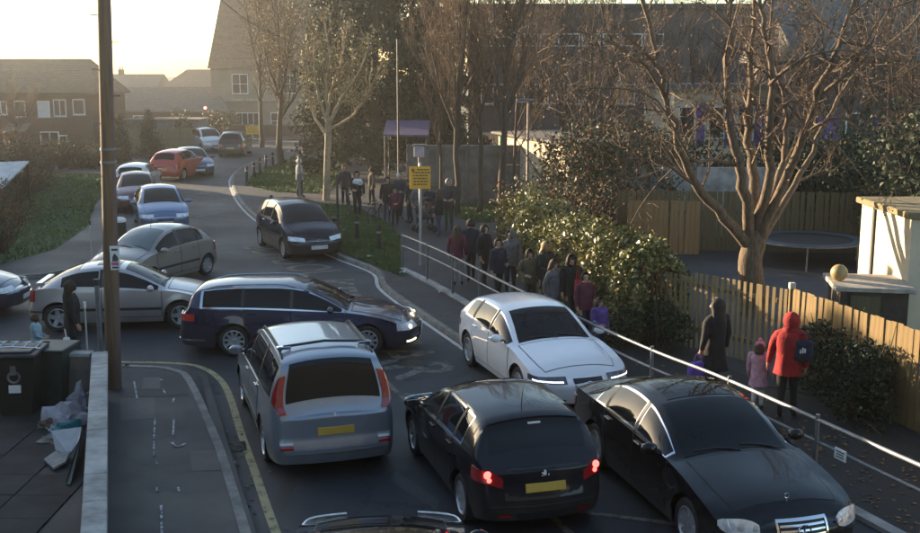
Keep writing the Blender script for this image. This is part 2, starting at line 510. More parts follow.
def dashes(px, z, w=.016):
    for (x0, y0, x1, y1) in px:
        a, b = G(x0, y0, z), G(x1, y1, z); t = (b - a).normalized(); q = Vector((t.y, -t.x, 0)) * w
        o = obj('spray_mark', [a - q, b - q, b + q, a + q], [(0, 1, 2, 3)], M_CHALK, pavL); fix_normals(o)
dashes([(155, 418, 154, 438), (154, 441, 154, 455), (156, 459, 157, 464), (174, 398, 173, 402), (174, 418, 173, 436), (160, 379, 162, 380), (163, 389, 165, 393),
        (157, 487, 157, 491), (134, 381, 137, 398), (178, 487, 179, 491), (161, 505, 162, 533)], .111)
fl = curve_pts([G(x, y, .111) for x, y in [(172, 442), (176, 446), (182, 445), (185, 443)]], 4)
ribbon('spray_mark', fl, -.02, .02, .111, M_CHALK, parent=pavL)
flat('tarmac_patch', [(428, 396), (462, 391), (470, 402), (436, 409)], .003, M_PATCH)
flat('tarmac_patch', [(200, 262), (246, 255), (248, 266), (210, 273)], .003, M_PATCH)
# litter along the right-hand verge and on the road
def scrap(px, py, z, s, m, seed):
    r = random.Random(seed); p = G(px, py, z)
    v = [p + Vector((r.uniform(-s, s), r.uniform(-s, s), r.uniform(0, s * .8))) for _ in range(7)]
    o = obj('litter', v, [(0, 1, 2), (0, 2, 3), (0, 3, 4), (0, 4, 5), (0, 5, 6), (1, 3, 5)], m)
    return o
lit = [(370, 258, 'crumpled pale litter on the grass behind the kerb'), (402, 273, 'crumpled white paper beside the railing end'), (439, 293, 'torn paper scrap lying behind the kerb'), (343, 231, 'white wrapper on the grass by the bollards'),
       (236, 463, 'small white scrap on the road near the yellow line')]
M_LIT = mat('litter_paper', (.62, .62, .60), .7, var=.2, scale=15)
for i, (x, y, lb) in enumerate(lit):
    tag(scrap(x, y, .13 if x > 300 else .01, .13 if x > 300 else .04, M_LIT, i + 3), lb, 'litter', 'scraps of litter')

# darker footpath strip between the railing and the fence, paving in the bin yard, fallen leaves
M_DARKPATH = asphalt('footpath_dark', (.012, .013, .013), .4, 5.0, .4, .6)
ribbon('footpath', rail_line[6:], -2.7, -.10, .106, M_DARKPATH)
M_SLAB = mat('paving_slab', (.030, .031, .032), .85, var=.4, scale=1.6, bump=.3)
sl_me = None; rs_ = random.Random(8)
for i in range(9):
    for k in range(12):
        x_, y_ = -11.6 + i * .76, 8.6 + k * .76
        if x_ > -3.62 - (y_ - 10.46) * .32 - .62: continue
        if sl_me is None:
            o = MB().cbox((0, 0, 0), (.75, .75, .03), .006).build('paving_slab', M_SLAB, pavL); sl_me = o.data; o.location = (x_, y_, .104)
        else: share('paving_slab', sl_me, pavL, (x_, y_, .104 + rs_.uniform(-.003, .004)), (rs_.uniform(-.006, .006), rs_.uniform(-.006, .006), rs_.choice((0, 1.5708, 3.1416)) + rs_.uniform(-.006, .006)))

# ironwork and trench repairs on the carriageway
M_IRON = MATS['cast_iron']
def cover_disc(px, py, r, label):
    c_ = G(px, py, 0)
    o = thing('manhole_cover', label, 'manhole cover', (c_.x, c_.y, 0))
    MB().lathe([(r + .05, .0), (r + .05, .0065), (r, .0065), (r, .004)], 24).build('frame', M_IRON, o)
    MB().lathe([(1e-3, .0072), (r - .01, .0072), (r - .01, .003)], 24).build('lid', M_IRON, o)
    for k in range(5): MB().box((0, (k - 2) * r * .34, .0085), (r * 1.3, .03, .003)).build('tread', M_IRON, o)
cover_disc(415, 362, .32, 'round iron manhole cover in the road behind the silver people carrier')
cover_disc(222, 285, .30, 'round iron manhole cover in the road by the small grey-beige car')
def gully(px, py, ang, label):
    c_ = G(px, py, 0); o = thing('gully_grate', label, 'drain', (c_.x, c_.y, 0), math.radians(ang))
    MB().box((0, 0, .002), (.46, .40, .006)).build('pit', M_PATCH, o)
    for k in range(7): MB().box((-.19 + k * .063, 0, .008), (.028, .38, .006)).build('bar', M_IRON, o)
gully(233, 447, 105, 'iron gully grate in the gutter beside the yellow line'); gully(420, 296, 120, 'iron gully grate in the gutter opposite the railing end')
flat('tarmac_patch', [(262, 520), (290, 470), (300, 472), (276, 533), (266, 533)], .0026, M_PATCH)
flat('tarmac_patch', [(395, 470), (440, 500), (436, 510), (390, 480)], .0028, M_PATCH2)
flat('tarmac_patch', [(300, 290), (420, 345), (412, 350), (292, 294)], .0022, M_PATCH)
flat('tarmac_patch', [(215, 330), (232, 322), (205, 300), (190, 305)], .0024, M_PATCH2)
# ------------------------------------------------------------------ walls, railing, fences
M_GALV = mat('galvanised_steel', (.17, .185, .20), .5, .35, var=.2, scale=6)
M_WOODP = mat('pole_timber', (.17, .105, .055), .85, color2=(.09, .06, .04), scale=3, stretch=(6, 6, .35), bump=.4)
M_PALE = mat('pale_timber', (.30, .22, .11), .85, color2=(.20, .145, .07), scale=3, stretch=(5, 5, .5), bump=.3)
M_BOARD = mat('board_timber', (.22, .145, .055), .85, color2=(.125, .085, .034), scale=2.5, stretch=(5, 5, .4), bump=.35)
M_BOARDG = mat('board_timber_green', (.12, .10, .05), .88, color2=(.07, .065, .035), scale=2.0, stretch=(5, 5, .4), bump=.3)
M_WOODD = mat('timber_dark', (.05, .04, .03), .9, var=.3, scale=4, bump=.3)

rail = thing('railing', 'galvanised two-rail pedestrian railing between the road and the footpath', 'railing', tuple(rail_line[0]))
base = Vector(rail_line[0])
rl = [p - base for p in rail_line]
RD = [0.0]
for i in range(1, len(rl)): RD.append(RD[-1] + (rl[i] - rl[i - 1]).length)
MB().tube([p + Vector((0, 0, 1.10)) for p in rl], .028, 8).build('top_rail', M_GALV, rail, True)
MB().tube([p + Vector((0, 0, .80)) for p in rl], .022, 8).build('middle_rail', M_GALV, rail, True)
post_me = None
sd = 0.0
while sd < RD[-1]:
    i = min(int(np.searchsorted(RD, sd)), len(rl) - 1)
    p = rl[i] if i == 0 else rl[i - 1].lerp(rl[i], (sd - RD[i - 1]) / (RD[i] - RD[i - 1]))
    if post_me is None:
        o = MB().tube([(0, 0, 0), (0, 0, 1.09)], .030, 8).lathe([(.03, .02), (.055, .018), (.055, 0)], 10).build('post', M_GALV, rail, True)
        post_me = o.data; o.location = (p.x, p.y, .08)
    else:
        share('post', post_me, rail, (p.x, p.y, .08))
    sd += 1.98
edge = ribbon('concrete_edging', [p + base for p in rl], -.09, .09, .16, M_CONC, thick=.12, parent=None)
p = rail_line[0]
pt = G(818, 446, .93)
i = min(range(len(rail_line)), key=lambda k: (rail_line[k] - Vector((pt.x, pt.y, 0))).length)
tg_ = (rail_line[i + 1] - rail_line[i - 1]).normalized()
sg_ = thing('rail_sign', 'small white plate fixed on the railing beside the black saloon', 'sign', (rail_line[i].x - .05, rail_line[i].y - .02, .80), math.atan2(tg_.y, tg_.x))
MB().cbox((0, 0, 0), (.22, .012, .15), .004).build('plate', mat('sign_white', (.75, .78, .78), .5, var=.06), sg_)
for z, w in ((.035, .16), (.0, .13), (-.035, .15)):
    MB().box((0, -.009, z), (w, .004, .014)).build('text_line', mat('sign_ink', (.05, .06, .07), .6, var=.1), sg_)

# yard wall with coping on the near left
wallA = [Vector((-2.98, 7.6, 0)), Vector((-3.77, 10.46, 0)), Vector((-6.10, 17.75, 0))]
wl_ = thing('yard_wall', 'rendered garden wall with flat concrete coping in the bottom left', 'wall', tuple(wallA[0]))
def wall_run(a, b, h, t, parent, base, m=M_CONC_D, z0=.1):
    a = a - base; b = b - base; dd = (b - a); L_ = dd.length; ang = math.atan2(dd.y, dd.x)
    c_ = (a + b) / 2
    MB().box((c_.x, c_.y, z0 + h / 2), (L_, t, h), ang).build('wall_face', m, parent)
    n = max(1, round(L_ / .9)); st = L_ / n
    for k in range(n):
        q = a + dd * ((k + .5) / n)
        MB().cbox((q.x, q.y, z0 + h + .035 + .003 * (k % 3)), (st - .006, t + .07, .07), .012, ang).build('coping_slab', M_CONC, parent)
wall_run(wallA[0], wallA[1], .80, .19, wl_, wallA[0]); wall_run(wallA[1], wallA[2], .80, .19, wl_, wallA[0])
wb_ = thing('yard_wall', 'low rendered wall closing the back of the bin yard', 'wall', (-11.5, 17.85, 0))
wall_run(Vector((-11.5, 18.0, 0)), Vector((-6.22, 17.72, 0)), .80, .15, wb_, Vector((-11.5, 17.85, 0)))

# timber fence behind the footpath: pales, then boards
FENCE = [Vector((3.4, 23.2, 0)), Vector((4.75, 21.4, 0)), Vector((6.15, 19.6, 0)), Vector((7.15, 16.1, 0)), Vector((8.6, 11.0, 0))]
fpale = thing('paling_fence', 'open paling fence of narrow upright pales behind the footpath', 'fence', tuple(FENCE[0]))
def pickets(parent, a, b, base, w, gap, h, m, name, rg, jitter=.02, point=False, railz=(.4, 1.3), z0=.1, back=True, thick=.022):
    dd = b - a; L_ = dd.length; u = dd / L_; ang = math.atan2(dd.y, dd.x); nrm = Vector((u.y, -u.x, 0))
    x = 0.0; mes = []
    for v in range(4):
        o_ = MB()
        hh = h + rg.uniform(-jitter, jitter)
        if point: o_.prism([(-w / 2, 0), (w / 2, 0), (w / 2, hh - .06), (w * .15, hh), (-w * .15, hh), (-w / 2, hh - .06)], -thick / 2, thick / 2); o_.v = [(q[0], -q[2], q[1]) for q in o_.v]
        else: o_.cbox((0, 0, hh / 2), (w, thick, hh), .005)
        t_ = o_.build(name, m); fix_normals(t_); mes.append(t_.data); bpy.data.objects.remove(t_)
    while x < L_:
        q = a + u * (x + w / 2) - base
        share(name, rg.choice(mes), parent, (q.x + nrm.x * .0 + rg.uniform(-.004, .004), q.y, z0), (rg.uniform(-.012, .012), rg.uniform(-.02, .02), ang + rg.uniform(-.05, .05)))
        x += w + gap
    for z in railz:
        c_ = (a + b) / 2 - base - nrm * (.05 if back else -.05)
        MB().cbox((c_.x, c_.y, z0 + z), (L_, .05, .09), .008, ang).build('fence_rail', m, parent)
    return nrm
r5 = random.Random(5)
pickets(fpale, FENCE[0], FENCE[1], FENCE[0], .072, .060, 1.45, M_PALE, 'pale', r5, .03, False)
pickets(fpale, FENCE[1], FENCE[2], FENCE[0], .072, .060, 1.58, M_PALE, 'pale', r5, .025, False)
fb = thing('board_fence', 'close-boarded timber fence at the right of the footpath, lit by low sun', 'fence', tuple(FENCE[2]))
pickets(fb, FENCE[2], FENCE[3], FENCE[2], .135, .006, 1.60, M_BOARD, 'board', r5, .012, False, thick=.02)
pickets(fb, FENCE[3], FENCE[4], FENCE[2], .135, .006, 1.60, M_BOARD, 'board', r5, .012, False, thick=.02)
MB().cbox((0, .02, .86), (.09, .09, 1.66), .01).build('fence_post', M_BOARD, fb); MB().cbox((0, .02, 1.74), (.11, .11, .12), .01).build('post_cap', mat('post_white', (.5, .48, .42), .8, var=.2), fb)
for k in (1, 2):
    q = FENCE[2 + k] - FENCE[2]; MB().cbox((q.x + .08, q.y, .86), (.09, .09, 1.6), .01).build('fence_post', M_BOARD, fb)

# back fence behind the trampoline
bf2 = thing('board_fence', 'board fence with sunlight put into its brown, left of the big tree at the back of the garden', 'fence', (5.2, 33.2, 0))
pickets(bf2, Vector((5.2, 33.2, 0)), Vector((7.3, 33.0, 0)), Vector((5.2, 33.2, 0)), .15, .008, 1.75, mat('board_sunlit_tone', (.26, .17, .075), .85, color2=(.17, .11, .05), scale=2.5, stretch=(5, 5, .4)), 'board', r5, .02, z0=0)  # paler, warmer board colour stands in for sunlight on this section
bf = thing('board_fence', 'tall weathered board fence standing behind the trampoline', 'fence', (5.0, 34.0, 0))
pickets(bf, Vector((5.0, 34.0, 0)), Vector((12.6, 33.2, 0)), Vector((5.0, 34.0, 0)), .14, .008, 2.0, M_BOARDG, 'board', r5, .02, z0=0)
bw = thing('concrete_wall', 'pale grey concrete wall panel beside the back fence', 'wall', (5.6, 36.5, 0))
for k in range(4): MB().cbox((k * 1.55, 0, 1.25), (1.5, .12, 2.5), .015).build('panel', M_CONC, bw)
for k in range(5): MB().cbox((k * 1.55 - .775, -.05, 1.3), (.12, .16, 2.6), .01).build('panel_post', M_CONC_D, bw)
cw = thing('concrete_wall', 'grey concrete panel wall behind the row of bare trees', 'wall', (-1.6, 46.2, 0))
for k in range(8):
    for j in range(3): MB().cbox((k * 1.25, .002 * (k % 2), .10 + .42 + j * .84), (1.20, .10, .832), .012).build('panel', M_CONC_D, cw)
for k in range(9): MB().cbox((k * 1.25 - .625, -.03, 1.32), (.11, .18, 2.62), .01).build('panel_post', M_CONC_D, cw)

# ------------------------------------------------------------------ buildings
def brickmat(name, c1, c2, mortar, scale=4.0, bump=.3):
    m = bpy.data.materials.new(name); m.use_nodes = True; MATS[name] = m
    nt = m.node_tree; n = nt.nodes; l = nt.links; b = n['Principled BSDF']; b.inputs['Roughness'].default_value = .9
    tc = n.new('ShaderNodeTexCoord'); mp = n.new('ShaderNodeMapping'); mp.inputs['Rotation'].default_value = (math.radians(90), 0, 0)
    l.new(tc.outputs['Object'], mp.inputs[0])
    br = n.new('ShaderNodeTexBrick'); br.inputs['Scale'].default_value = scale; br.inputs['Mortar Size'].default_value = .012
    br.inputs['Color1'].default_value = (*c1, 1); br.inputs['Color2'].default_value = (*c2, 1); br.inputs['Mortar'].default_value = (*mortar, 1)
    l.new(mp.outputs[0], br.inputs['Vector'])
    nz = n.new('ShaderNodeTexNoise'); nz.inputs['Scale'].default_value = .6; nz.inputs['Detail'].default_value = 6; l.new(tc.outputs['Object'], nz.inputs['Vector'])
    mx = n.new('ShaderNodeMix'); mx.data_type = 'RGBA'; mx.blend_type = 'MULTIPLY'; mx.inputs[0].default_value = .6
    cr = n.new('ShaderNodeValToRGB'); cr.color_ramp.elements[0].position = .3; cr.color_ramp.elements[1].position = .7
    cr.color_ramp.elements[0].color = (.55, .55, .55, 1); cr.color_ramp.elements[1].color = (1, 1, 1, 1)
    l.new(nz.outputs[0], cr.inputs[0]); l.new(br.outputs[0], mx.inputs[6]); l.new(cr.outputs[0], mx.inputs[7]); l.new(mx.outputs[2], b.inputs['Base Color'])
    return m
def tilemat(name, c1, c2, sx=3.0):
    m = mat(name, c1, .85, color2=c2, scale=3.0, bump=.2)
    nt = m.node_tree; n = nt.nodes; l = nt.links
    tc = n.new('ShaderNodeTexCoord'); wv = n.new('ShaderNodeTexWave'); wv.bands_direction = 'Z'; wv.inputs['Scale'].default_value = 1.6; wv.inputs['Distortion'].default_value = .6
    l.new(tc.outputs['Object'], wv.inputs['Vector']); bp = n.new('ShaderNodeBump'); bp.inputs['Strength'].default_value = .6; bp.inputs['Distance'].default_value = .03
    l.new(wv.outputs[1], bp.inputs['Height']); l.new(bp.outputs[0], n['Principled BSDF'].inputs['Normal'])
    return m
M_BRICKD = brickmat('brick_brown', (.13, .075, .05), (.10, .06, .045), (.16, .14, .12))
M_BRICKP = brickmat('brick_purple', (.15, .115, .105), (.115, .09, .085), (.19, .175, .165))
M_BRICKB = brickmat('brick_buff', (.34, .27, .19), (.28, .22, .15), (.33, .29, .24))
M_TILE = tilemat('roof_tile_brown', (.10, .075, .05), (.15, .11, .07))
M_TILE2 = tilemat('roof_tile_grey', (.11, .10, .09), (.16, .14, .12))
M_TILE3 = tilemat('roof_tile_russet', (.20, .13, .085), (.28, .19, .12))
M_WHITE = mat('white_paint', (.72, .72, .70), .6, var=.06, scale=3)
M_RENDER = mat('white_render', (.56, .50, .38), .85, var=.12, scale=1.2, bump=.2)
M_PANE = mat('window_pane', (.03, .036, .042), .06, var=.3, scale=1.5, coat=.4)
M_PURPLE = mat('purple_paint', (.10, .06, .30), .6, var=.15, scale=3)
M_LILAC = mat('lilac_sheet', (.075, .062, .135), .6, var=.15, scale=2)
M_GUTTER = mat('dark_gutter', (.03, .03, .03), .6, var=.2)

def window(parent, x, z, w, h, y=0.0, mull=1, sill=True, fm=None, pm=None, tr=0):
    """window in a wall whose face looks to local -Y at y"""
    fr = MB(); t = .07
    fr.box((x - w / 2 + t / 2, y - .02, z), (t, .10, h)).box((x + w / 2 - t / 2, y - .02, z), (t, .10, h))
    fr.box((x, y - .021, z + h / 2 - t / 2), (w - 2 * t, .10, t)).box((x, y - .021, z - h / 2 + t / 2), (w - 2 * t, .10, t))
    for k in range(1, mull): fr.box((x - w / 2 + w * k / mull, y - .019, z), (t * .8, .09, h - 2 * t))
    for k in range(1, tr + 1): fr.box((x, y - .018, z - h / 2 + h * k / (tr + 1)), (w - 2 * t, .08, t * .7))
    o = fr.build('window', fm or M_WHITE, parent)
    MB().box((x, y - .008, z), (w - .05, .03, h - .05)).build('pane', pm or M_PANE, o)
    if sill: MB().box((x, y - .07, z - h / 2 - .04), (w + .14, .18, .07)).build('sill', M_CONC, o)
    return o
def walls(parent, x0, x1, y0, y1, z0, z1, m, name='wall'):
    return MB().box(((x0 + x1) / 2, (y0 + y1) / 2, (z0 + z1) / 2), (x1 - x0, y1 - y0, z1 - z0)).build(name, m, parent)
def gable_roof(parent, x0, x1, y0, y1, ze, zr, m, hipL=0.0, hipR=0.0, over=.35, t=.16, axis='x'):
    """ridge along x; hips pull the ridge ends in"""
    ym = (y0 + y1) / 2
    a, b, c_, d_ = (x0 - over, y0 - over), (x1 + over, y0 - over), (x1 + over, y1 + over), (x0 - over, y1 + over)
    r0, r1 = (x0 - over + hipL, ym), (x1 + over - hipR, ym)
    v = [(*a, ze), (*b, ze), (*c_, ze), (*d_, ze), (*r0, zr), (*r1, zr)]
    v += [(p[0], p[1], p[2] - t) for p in v[:4]]
    f = [(0, 1, 5, 4), (2, 3, 4, 5), (1, 2, 5), (3, 0, 4), (0, 6, 7, 1), (1, 7, 8, 2), (2, 8, 9, 3), (3, 9, 6, 0), (9, 8, 7, 6)]
    if axis == 'y': v = [(p[1], p[0], p[2]) for p in v]
    o = obj('roof', v, f, m, parent); fix_normals(o); return o
def chimney(parent, x, y, z, h=1.1, m=None):
    o = MB().cbox((x, y, z + h / 2), (.75, .5, h), .02).build('chimney', m or M_BRICKD, parent)
    MB().lathe([(.11, 0), (.09, .35), (.075, .35), (.07, .1)], 10, c=(x - .15, y, z + h)).lathe([(.11, 0), (.09, .35), (.075, .35), (.07, .1)], 10, c=(x + .17, y, z + h)).build('chimney_pot', M_TILE3, o, True)

# left terrace house
h = thing('terrace_house', 'brown brick house with white windows and a long tiled roof at the upper left', 'house', (-31.5, 81, 0))
walls(h, -14, 4.2, 0, 8, -.06, 4.3, M_BRICKD)
gable_roof(h, -14, 4.2, 0, 8, 4.25, 6.75, M_TILE, 0, 1.6)
def wpx(px, py, D, x0): q = AT(px, py, D); return q.x - x0, q.z
for (px, py, w, hh, mu) in ((20, 109, .85, 1.2, 1), (60, 108, .95, 1.25, 2), (79, 107, .9, 1.15, 1), (4, 108, .5, 1.0, 1)):
    x, z = wpx(px, py, 81, -31.5); window(h, x, z, w, hh, 0, mu)
x, z = wpx(44, 109, 81, -31.5); window(h, x, z, .9, 1.2, 0, 1, pm=mat('net_curtain', (.55, .56, .56), .5, var=.1))
x, z = wpx(61, 104, 81, -31.5); window(h, x + .0, z - 2.6, .01 + .6, .6, 0, 1)
x, z = wpx(50, 138, 81, -31.5); window(h, x, z, 1.4, .95, 0, 2)
x, z = wpx(2, 148, 81, -31.5); window(h, x, z, .7, 1.0, 0, 1)
MB().box((-4.9, -.45, 4.18), (18.1, .12, .10)).build('gutter', M_GUTTER, h)
porch = MB(); porch.box((-1.2, -.8, 1.7), (1.7, 1.5, .08), M=Matrix.Rotation(.35, 3, 'X')).build('porch_roof', M_TILE2, h)
chimney(h, -8, 4, 6.4)

# low houses between the left house and the tall one
h = thing('bungalow', 'low brown house with a wide tiled roof in the haze', 'house', (-27.5, 104, 0))
walls(h, -8, 5.2, 0, 7, -.06, 2.2, M_BRICKD); gable_roof(h, -8, 5.2, 0, 7, 2.15, 4.35, M_TILE2, 1.5, 2.2)
window(h, -3, 1.2, 1.4, 1.0, 0, 2); window(h, 1.5, 1.2, 1.2, 1.0, 0, 2)
h = thing('far_house', 'farther pale house, only its roof showing above the low one', 'house', (-44, 145, 0))
walls(h, -6, 3.5, 0, 8, -.06, 3.6, M_BRICKB); gable_roof(h, -6, 3.5, 0, 8, 3.6, 5.6, M_TILE2, 0, 0); chimney(h, -2, 4, 5.3, .9); window(h, 0, 2.6, 1.2, 1.2, 0, 2)
h = thing('far_house', 'farther house with a steep roof just left of the tall building', 'house', (-33, 140, 0))
walls(h, -5, 5, 0, 9, -.06, 3.8, M_BRICKB); gable_roof(h, -5, 5, 0, 9, 3.8, 6.2, M_TILE3, 2.4, 1.5); chimney(h, 2.5, 4.5, 5.7, .8); window(h, -1, 2.7, 1.3, 1.2, 0, 2)
h = thing('garden_shed', 'grey flat-roofed outbuilding beyond the parked cars', 'shed', (-23.2, 84, 0))
walls(h, -2.6, 3.0, 0, 3, -.06, 2.05, mat('shed_grey', (.16, .17, .18), .8, var=.2, scale=2)); MB().box((.2, 1.4, 2.12), (6.0, 3.5, .12)).build('roof', M_TILE2, h)
MB().box((-1.2, -.03, .95), (.9, .06, 1.9)).build('door', M_WOODD, h)
gfen = thing('garden_fence', 'weathered panel fence below the grey outbuilding', 'fence', (-24.6, 76, 0))
pickets(gfen, Vector((-24.6, 76, 0)), Vector((-18.9, 76.6, 0)), Vector((-24.6, 76, 0)), .28, .01, 1.75, mat('panel_timber', (.20, .16, .10), .9, var=.25, scale=3), 'board', r5, .02, z0=.1)

# tall steep-roofed building
T = thing('tall_house', 'tall buff brick house with a very steep tiled roof fading into the haze', 'house', (-24.1, 106, 0))
walls(T, 0, 15, 0, 11, -.06, 6.2, M_BRICKB)
ste = obj('roof', [(-.25, -.25, 6.1), (15.25, -.25, 6.1), (15.25, 11.2, 6.1), (-.25, 11.2, 6.1), (2.0, 1.6, 17.5), (13.2, 1.6, 17.5), (13.2, 9.5, 17.5), (2.0, 9.5, 17.5)],
          [(0, 1, 5, 4), (1, 2, 6, 5), (2, 3, 7, 6), (3, 0, 4, 7), (4, 5, 6, 7), (3, 2, 1, 0)], M_TILE3, T); fix_normals(ste)
def tw(px, py, w, hh, mu, tr=1):
    q = AT(px, py, 106); window(T, q.x + 24.1, q.z, w, hh, 0, mu, tr=tr)
tw(240, 84, 1.55, 1.9, 2); tw(222, 84, .8, 1.6, 1) if False else None
tw(248, 121, 2.2, 1.6, 4, 0); tw(275, 121, .8, 1.6, 1); tw(290, 84, 1.4, 1.8, 2)
MB().box((7.5, -.15, 3.1), (15.1, .3, .18)).build('string_course', M_CONC, T)
MB().box((7.5, -1.2, 3.35), (15, .12, .10)).build('gutter', M_GUTTER, T) if False else None
gw = thing('garden_wall', 'long low garden wall in front of the tall house', 'wall', (-24, 98.5, 0))
MB().box((9, 0, .55), (20, .25, .95)).build('wall_face', M_BRICKD, gw)
for k in range(20): MB().cbox((-.5 + k, 0, 1.06), (.985, .34, .08), .01).build('coping_slab', M_CONC_D, gw)

# school buildings behind the trees on the right
h = thing('school_building', 'long dark brick school block with a pale window band behind the trees', 'building', (0, 66, 0))
walls(h, .5, 19, 0, 12, -.06, 9.4, M_BRICKP)
MB().box((9.7, 6, 9.55), (19.2, 12.6, .3)).build('roof', M_GUTTER, h)
for k in range(9):
    q = AT(503 + k * 14, 40, 66)
    window(h, 1.6 + k * 1.25, q.z, 1.15, .75, 0, 1, sill=False)
for k in range(6):
    window(h, 2.0 + k * 2.6, 4.4, 1.5, 1.2, 0, 2); window(h, 2.0 + k * 2.6, 1.5, 1.5, 1.2, 0, 2)
h = thing('school_building', 'pale rendered school wing with purple doors behind the big tree', 'building', (11.2, 50, 0))
walls(h, -1.4, 3.0, 0, 8, -.06, 4.9, M_RENDER); MB().box((.8, 4, 5.0), (4.8, 8.6, .25)).build('roof', M_CONC_D, h)
for k, x in enumerate((-.8, .55, 1.9)):
    window(h, x, 3.4, .8, 1.5, 0, 1, sill=False)
    MB().box((x + .62, -.03, 3.3), (.42, .06, 1.9)).build('purple_panel', M_PURPLE, h)
h = thing('school_building', 'dark school wing with purple shutters and a white window at the right', 'building', (15.2, 47, 0))
walls(h, -.6, 16, 0, 9, -.06, 6.4, M_BRICKP); gable_roof(h, -.6, 16, 0, 9, 6.3, 9.0, M_TILE2)
for x, w in ((.65, .9), (3.1, .8)): MB().box((x, -.03, 3.3), (w, .06, 1.0)).build('purple_panel', M_PURPLE, h)
window(h, 1.75, 3.35, .65, 1.25, 0, 1, tr=2); window(h, 5.0, 4.9, .8, .9, 0, 1); window(h, 7.2, 3.3, 1.0, 1.2, 0, 2)
cn = thing('canopy', 'lilac sheet canopy on thin posts behind the group of pupils', 'canopy', (-2.8, 52, 0))
obj('canopy_sheet', [(-.9, 0, 2.75), (1.3, -.4, 2.75), (1.3, 3, 3.3), (-.9, 3, 3.3), (-.9, 0, 2.67), (1.3, -.4, 2.67), (1.3, 3, 3.22), (-.9, 3, 3.22)], [(0, 1, 2, 3), (7, 6, 5, 4), (0, 4, 5, 1), (1, 5, 6, 2), (2, 6, 7, 3), (3, 7, 4, 0)], M_LILAC, cn)
for x in (-.8, 1.2):
    for y in (.1, 2.9): MB().tube([(x, y, 0), (x, y, 2.62 + .18 * y)], .04, 6).build('canopy_post', M_GUTTER, cn)

# sunlit hut beyond the trees
hu = thing('hut', 'cream boarded hut catching the sun behind the lamp post', 'hut', (1.75, 48.0, 0), math.radians(-65))
walls(hu, 0, 6.0, 0, 3, .05, 2.9, mat('hut_core', (.3, .26, .2), .9, var=.1))
for k in range(9): MB().cbox((3.0, -.02, .25 + k * .31), (6.04, .03, .30), .008, M=Matrix.Rotation(.05, 3, 'X')).build('board', mat('cream_board', (.62, .50, .36), .8, var=.2, scale=3), hu)
for k in range(9): MB().cbox((-.02, 1.5, .25 + k * .31), (.03, 3.02, .30), .008).build('board', MATS['cream_board'], hu)
obj('roof', [(-.25, -.3, 3.1), (6.3, -.3, 2.95), (6.3, 3.3, 2.95), (-.25, 3.3, 3.1), (-.25, -.3, 3.0), (6.3, -.3, 2.85), (6.3, 3.3, 2.85), (-.25, 3.3, 3.0)], [(0, 1, 2, 3), (7, 6, 5, 4), (0, 4, 5, 1), (1, 5, 6, 2), (2, 6, 7, 3), (3, 7, 4, 0)], M_TILE2, hu)
MB().box((.12, -.05, 1.6), (.16, .06, 2.6)).build('corner_post', mat('green_paint', (.06, .22, .10), .6, var=.2), hu)

# white garage at the right edge and the low shed roof in front of it
g_ = thing('garage', 'white rendered flat-roofed garage at the right edge', 'garage', (9.55, 22.6, 0))
walls(g_, 0, 6, 0, 2.9, -.06, 2.58, M_RENDER)
MB().cbox((2.95, 1.45, 2.66), (6.15, 3.1, .14), .02).build('roof', mat('mossy_felt', (.16, .13, .06), .9, color2=(.24, .19, .10), scale=4, bump=.5), g_)
for y in (2.05,): MB().box((-.025, y, 1.25), (.05, .10, 2.6)).build('downpipe', M_GUTTER, g_)
sh = thing('garden_shed', 'low garden store with a flat grey felt roof behind the board fence', 'shed', (7.95, 22.1, 0), math.radians(-10))
walls(sh, 0, 1.35, 0, 1.6, -.06, 1.12, M_WOODD); MB().cbox((.68, .8, 1.18), (1.62, 1.7, .10), .015).build('roof', mat('pale_felt', (.34, .31, .27), .9, var=.25, scale=5, bump=.3), sh)
MB().box((.5, -.02, .55), (.6, .04, 1.0)).build('door', M_BOARDG, sh)
bl = MB(); bl.ball((0, 0, 0), .18, 18, 12); bo = bl.build('play_ball', mat('yellow_vinyl', (.34, .25, .10), .5, var=.1), None, True)
bo.location = (8.12, 22.75, 1.23 + .182); tag(bo, 'yellow ball resting on the end of the low felt roof behind the board fence', 'ball')

tr = thing('trampoline', 'round garden trampoline with dark mat standing on steel legs', 'trampoline', tuple(AT(806, 285, 31.5)[:2]) + (0,))
RT = 1.55
MB().lathe([(1e-3, .80), (RT - .3, .80), (RT - .3, .79), (1e-3, .79)], 32).build('jumping_mat', mat('mat_black', (.02, .02, .022), .8, var=.2), tr)
MB().lathe([(RT - .31, .82), (RT, .84), (RT + .02, .80), (RT - .31, .80)], 32).build('edge_pad', mat('pad_bluegrey', (.05, .07, .085), .7, var=.15), tr, True)
MB().tube([(RT * math.cos(a), RT * math.sin(a), .78) for a in np.linspace(0, 6.2832, 33)], .025, 6).build('frame', M_GALV, tr, True)
for k in range(6):
    a = k * math.pi / 3 + .2; x, y = RT * math.cos(a), RT * math.sin(a)
    MB().tube([(x, y, .78), (x * 1.02, y * 1.02, 0)], .022, 6).build('leg', M_GALV, tr)
    MB().tube([(x * 1.01, y * 1.01, .8), (x * 1.01, y * 1.01, 1.6)], .016, 5).build('net_pole', M_GUTTER, tr) if k in (1, 2) else None

# houses out of the picture on the left; they keep the street in the shade
h = thing('terrace_house', 'brick terrace out of the picture to the left, shading the street', 'house', (-29.5, 26, 0), math.radians(0))
walls(h, -9, 0, -3, 38, -.06, 5.9, M_BRICKD); gable_roof(h, -3, 38, -9, 0, 5.85, 8.80, M_TILE, axis='y')
h2 = thing('end_house', 'brick house out of the picture beside the bin yard', 'house', (-12.2, 8, 0))
walls(h2, -9, 0, -16, 10.6, -.06, 5.4, M_BRICKD); gable_roof(h2, -16, 10.6, -9, 0, 5.35, 8.2, M_TILE, axis='y')

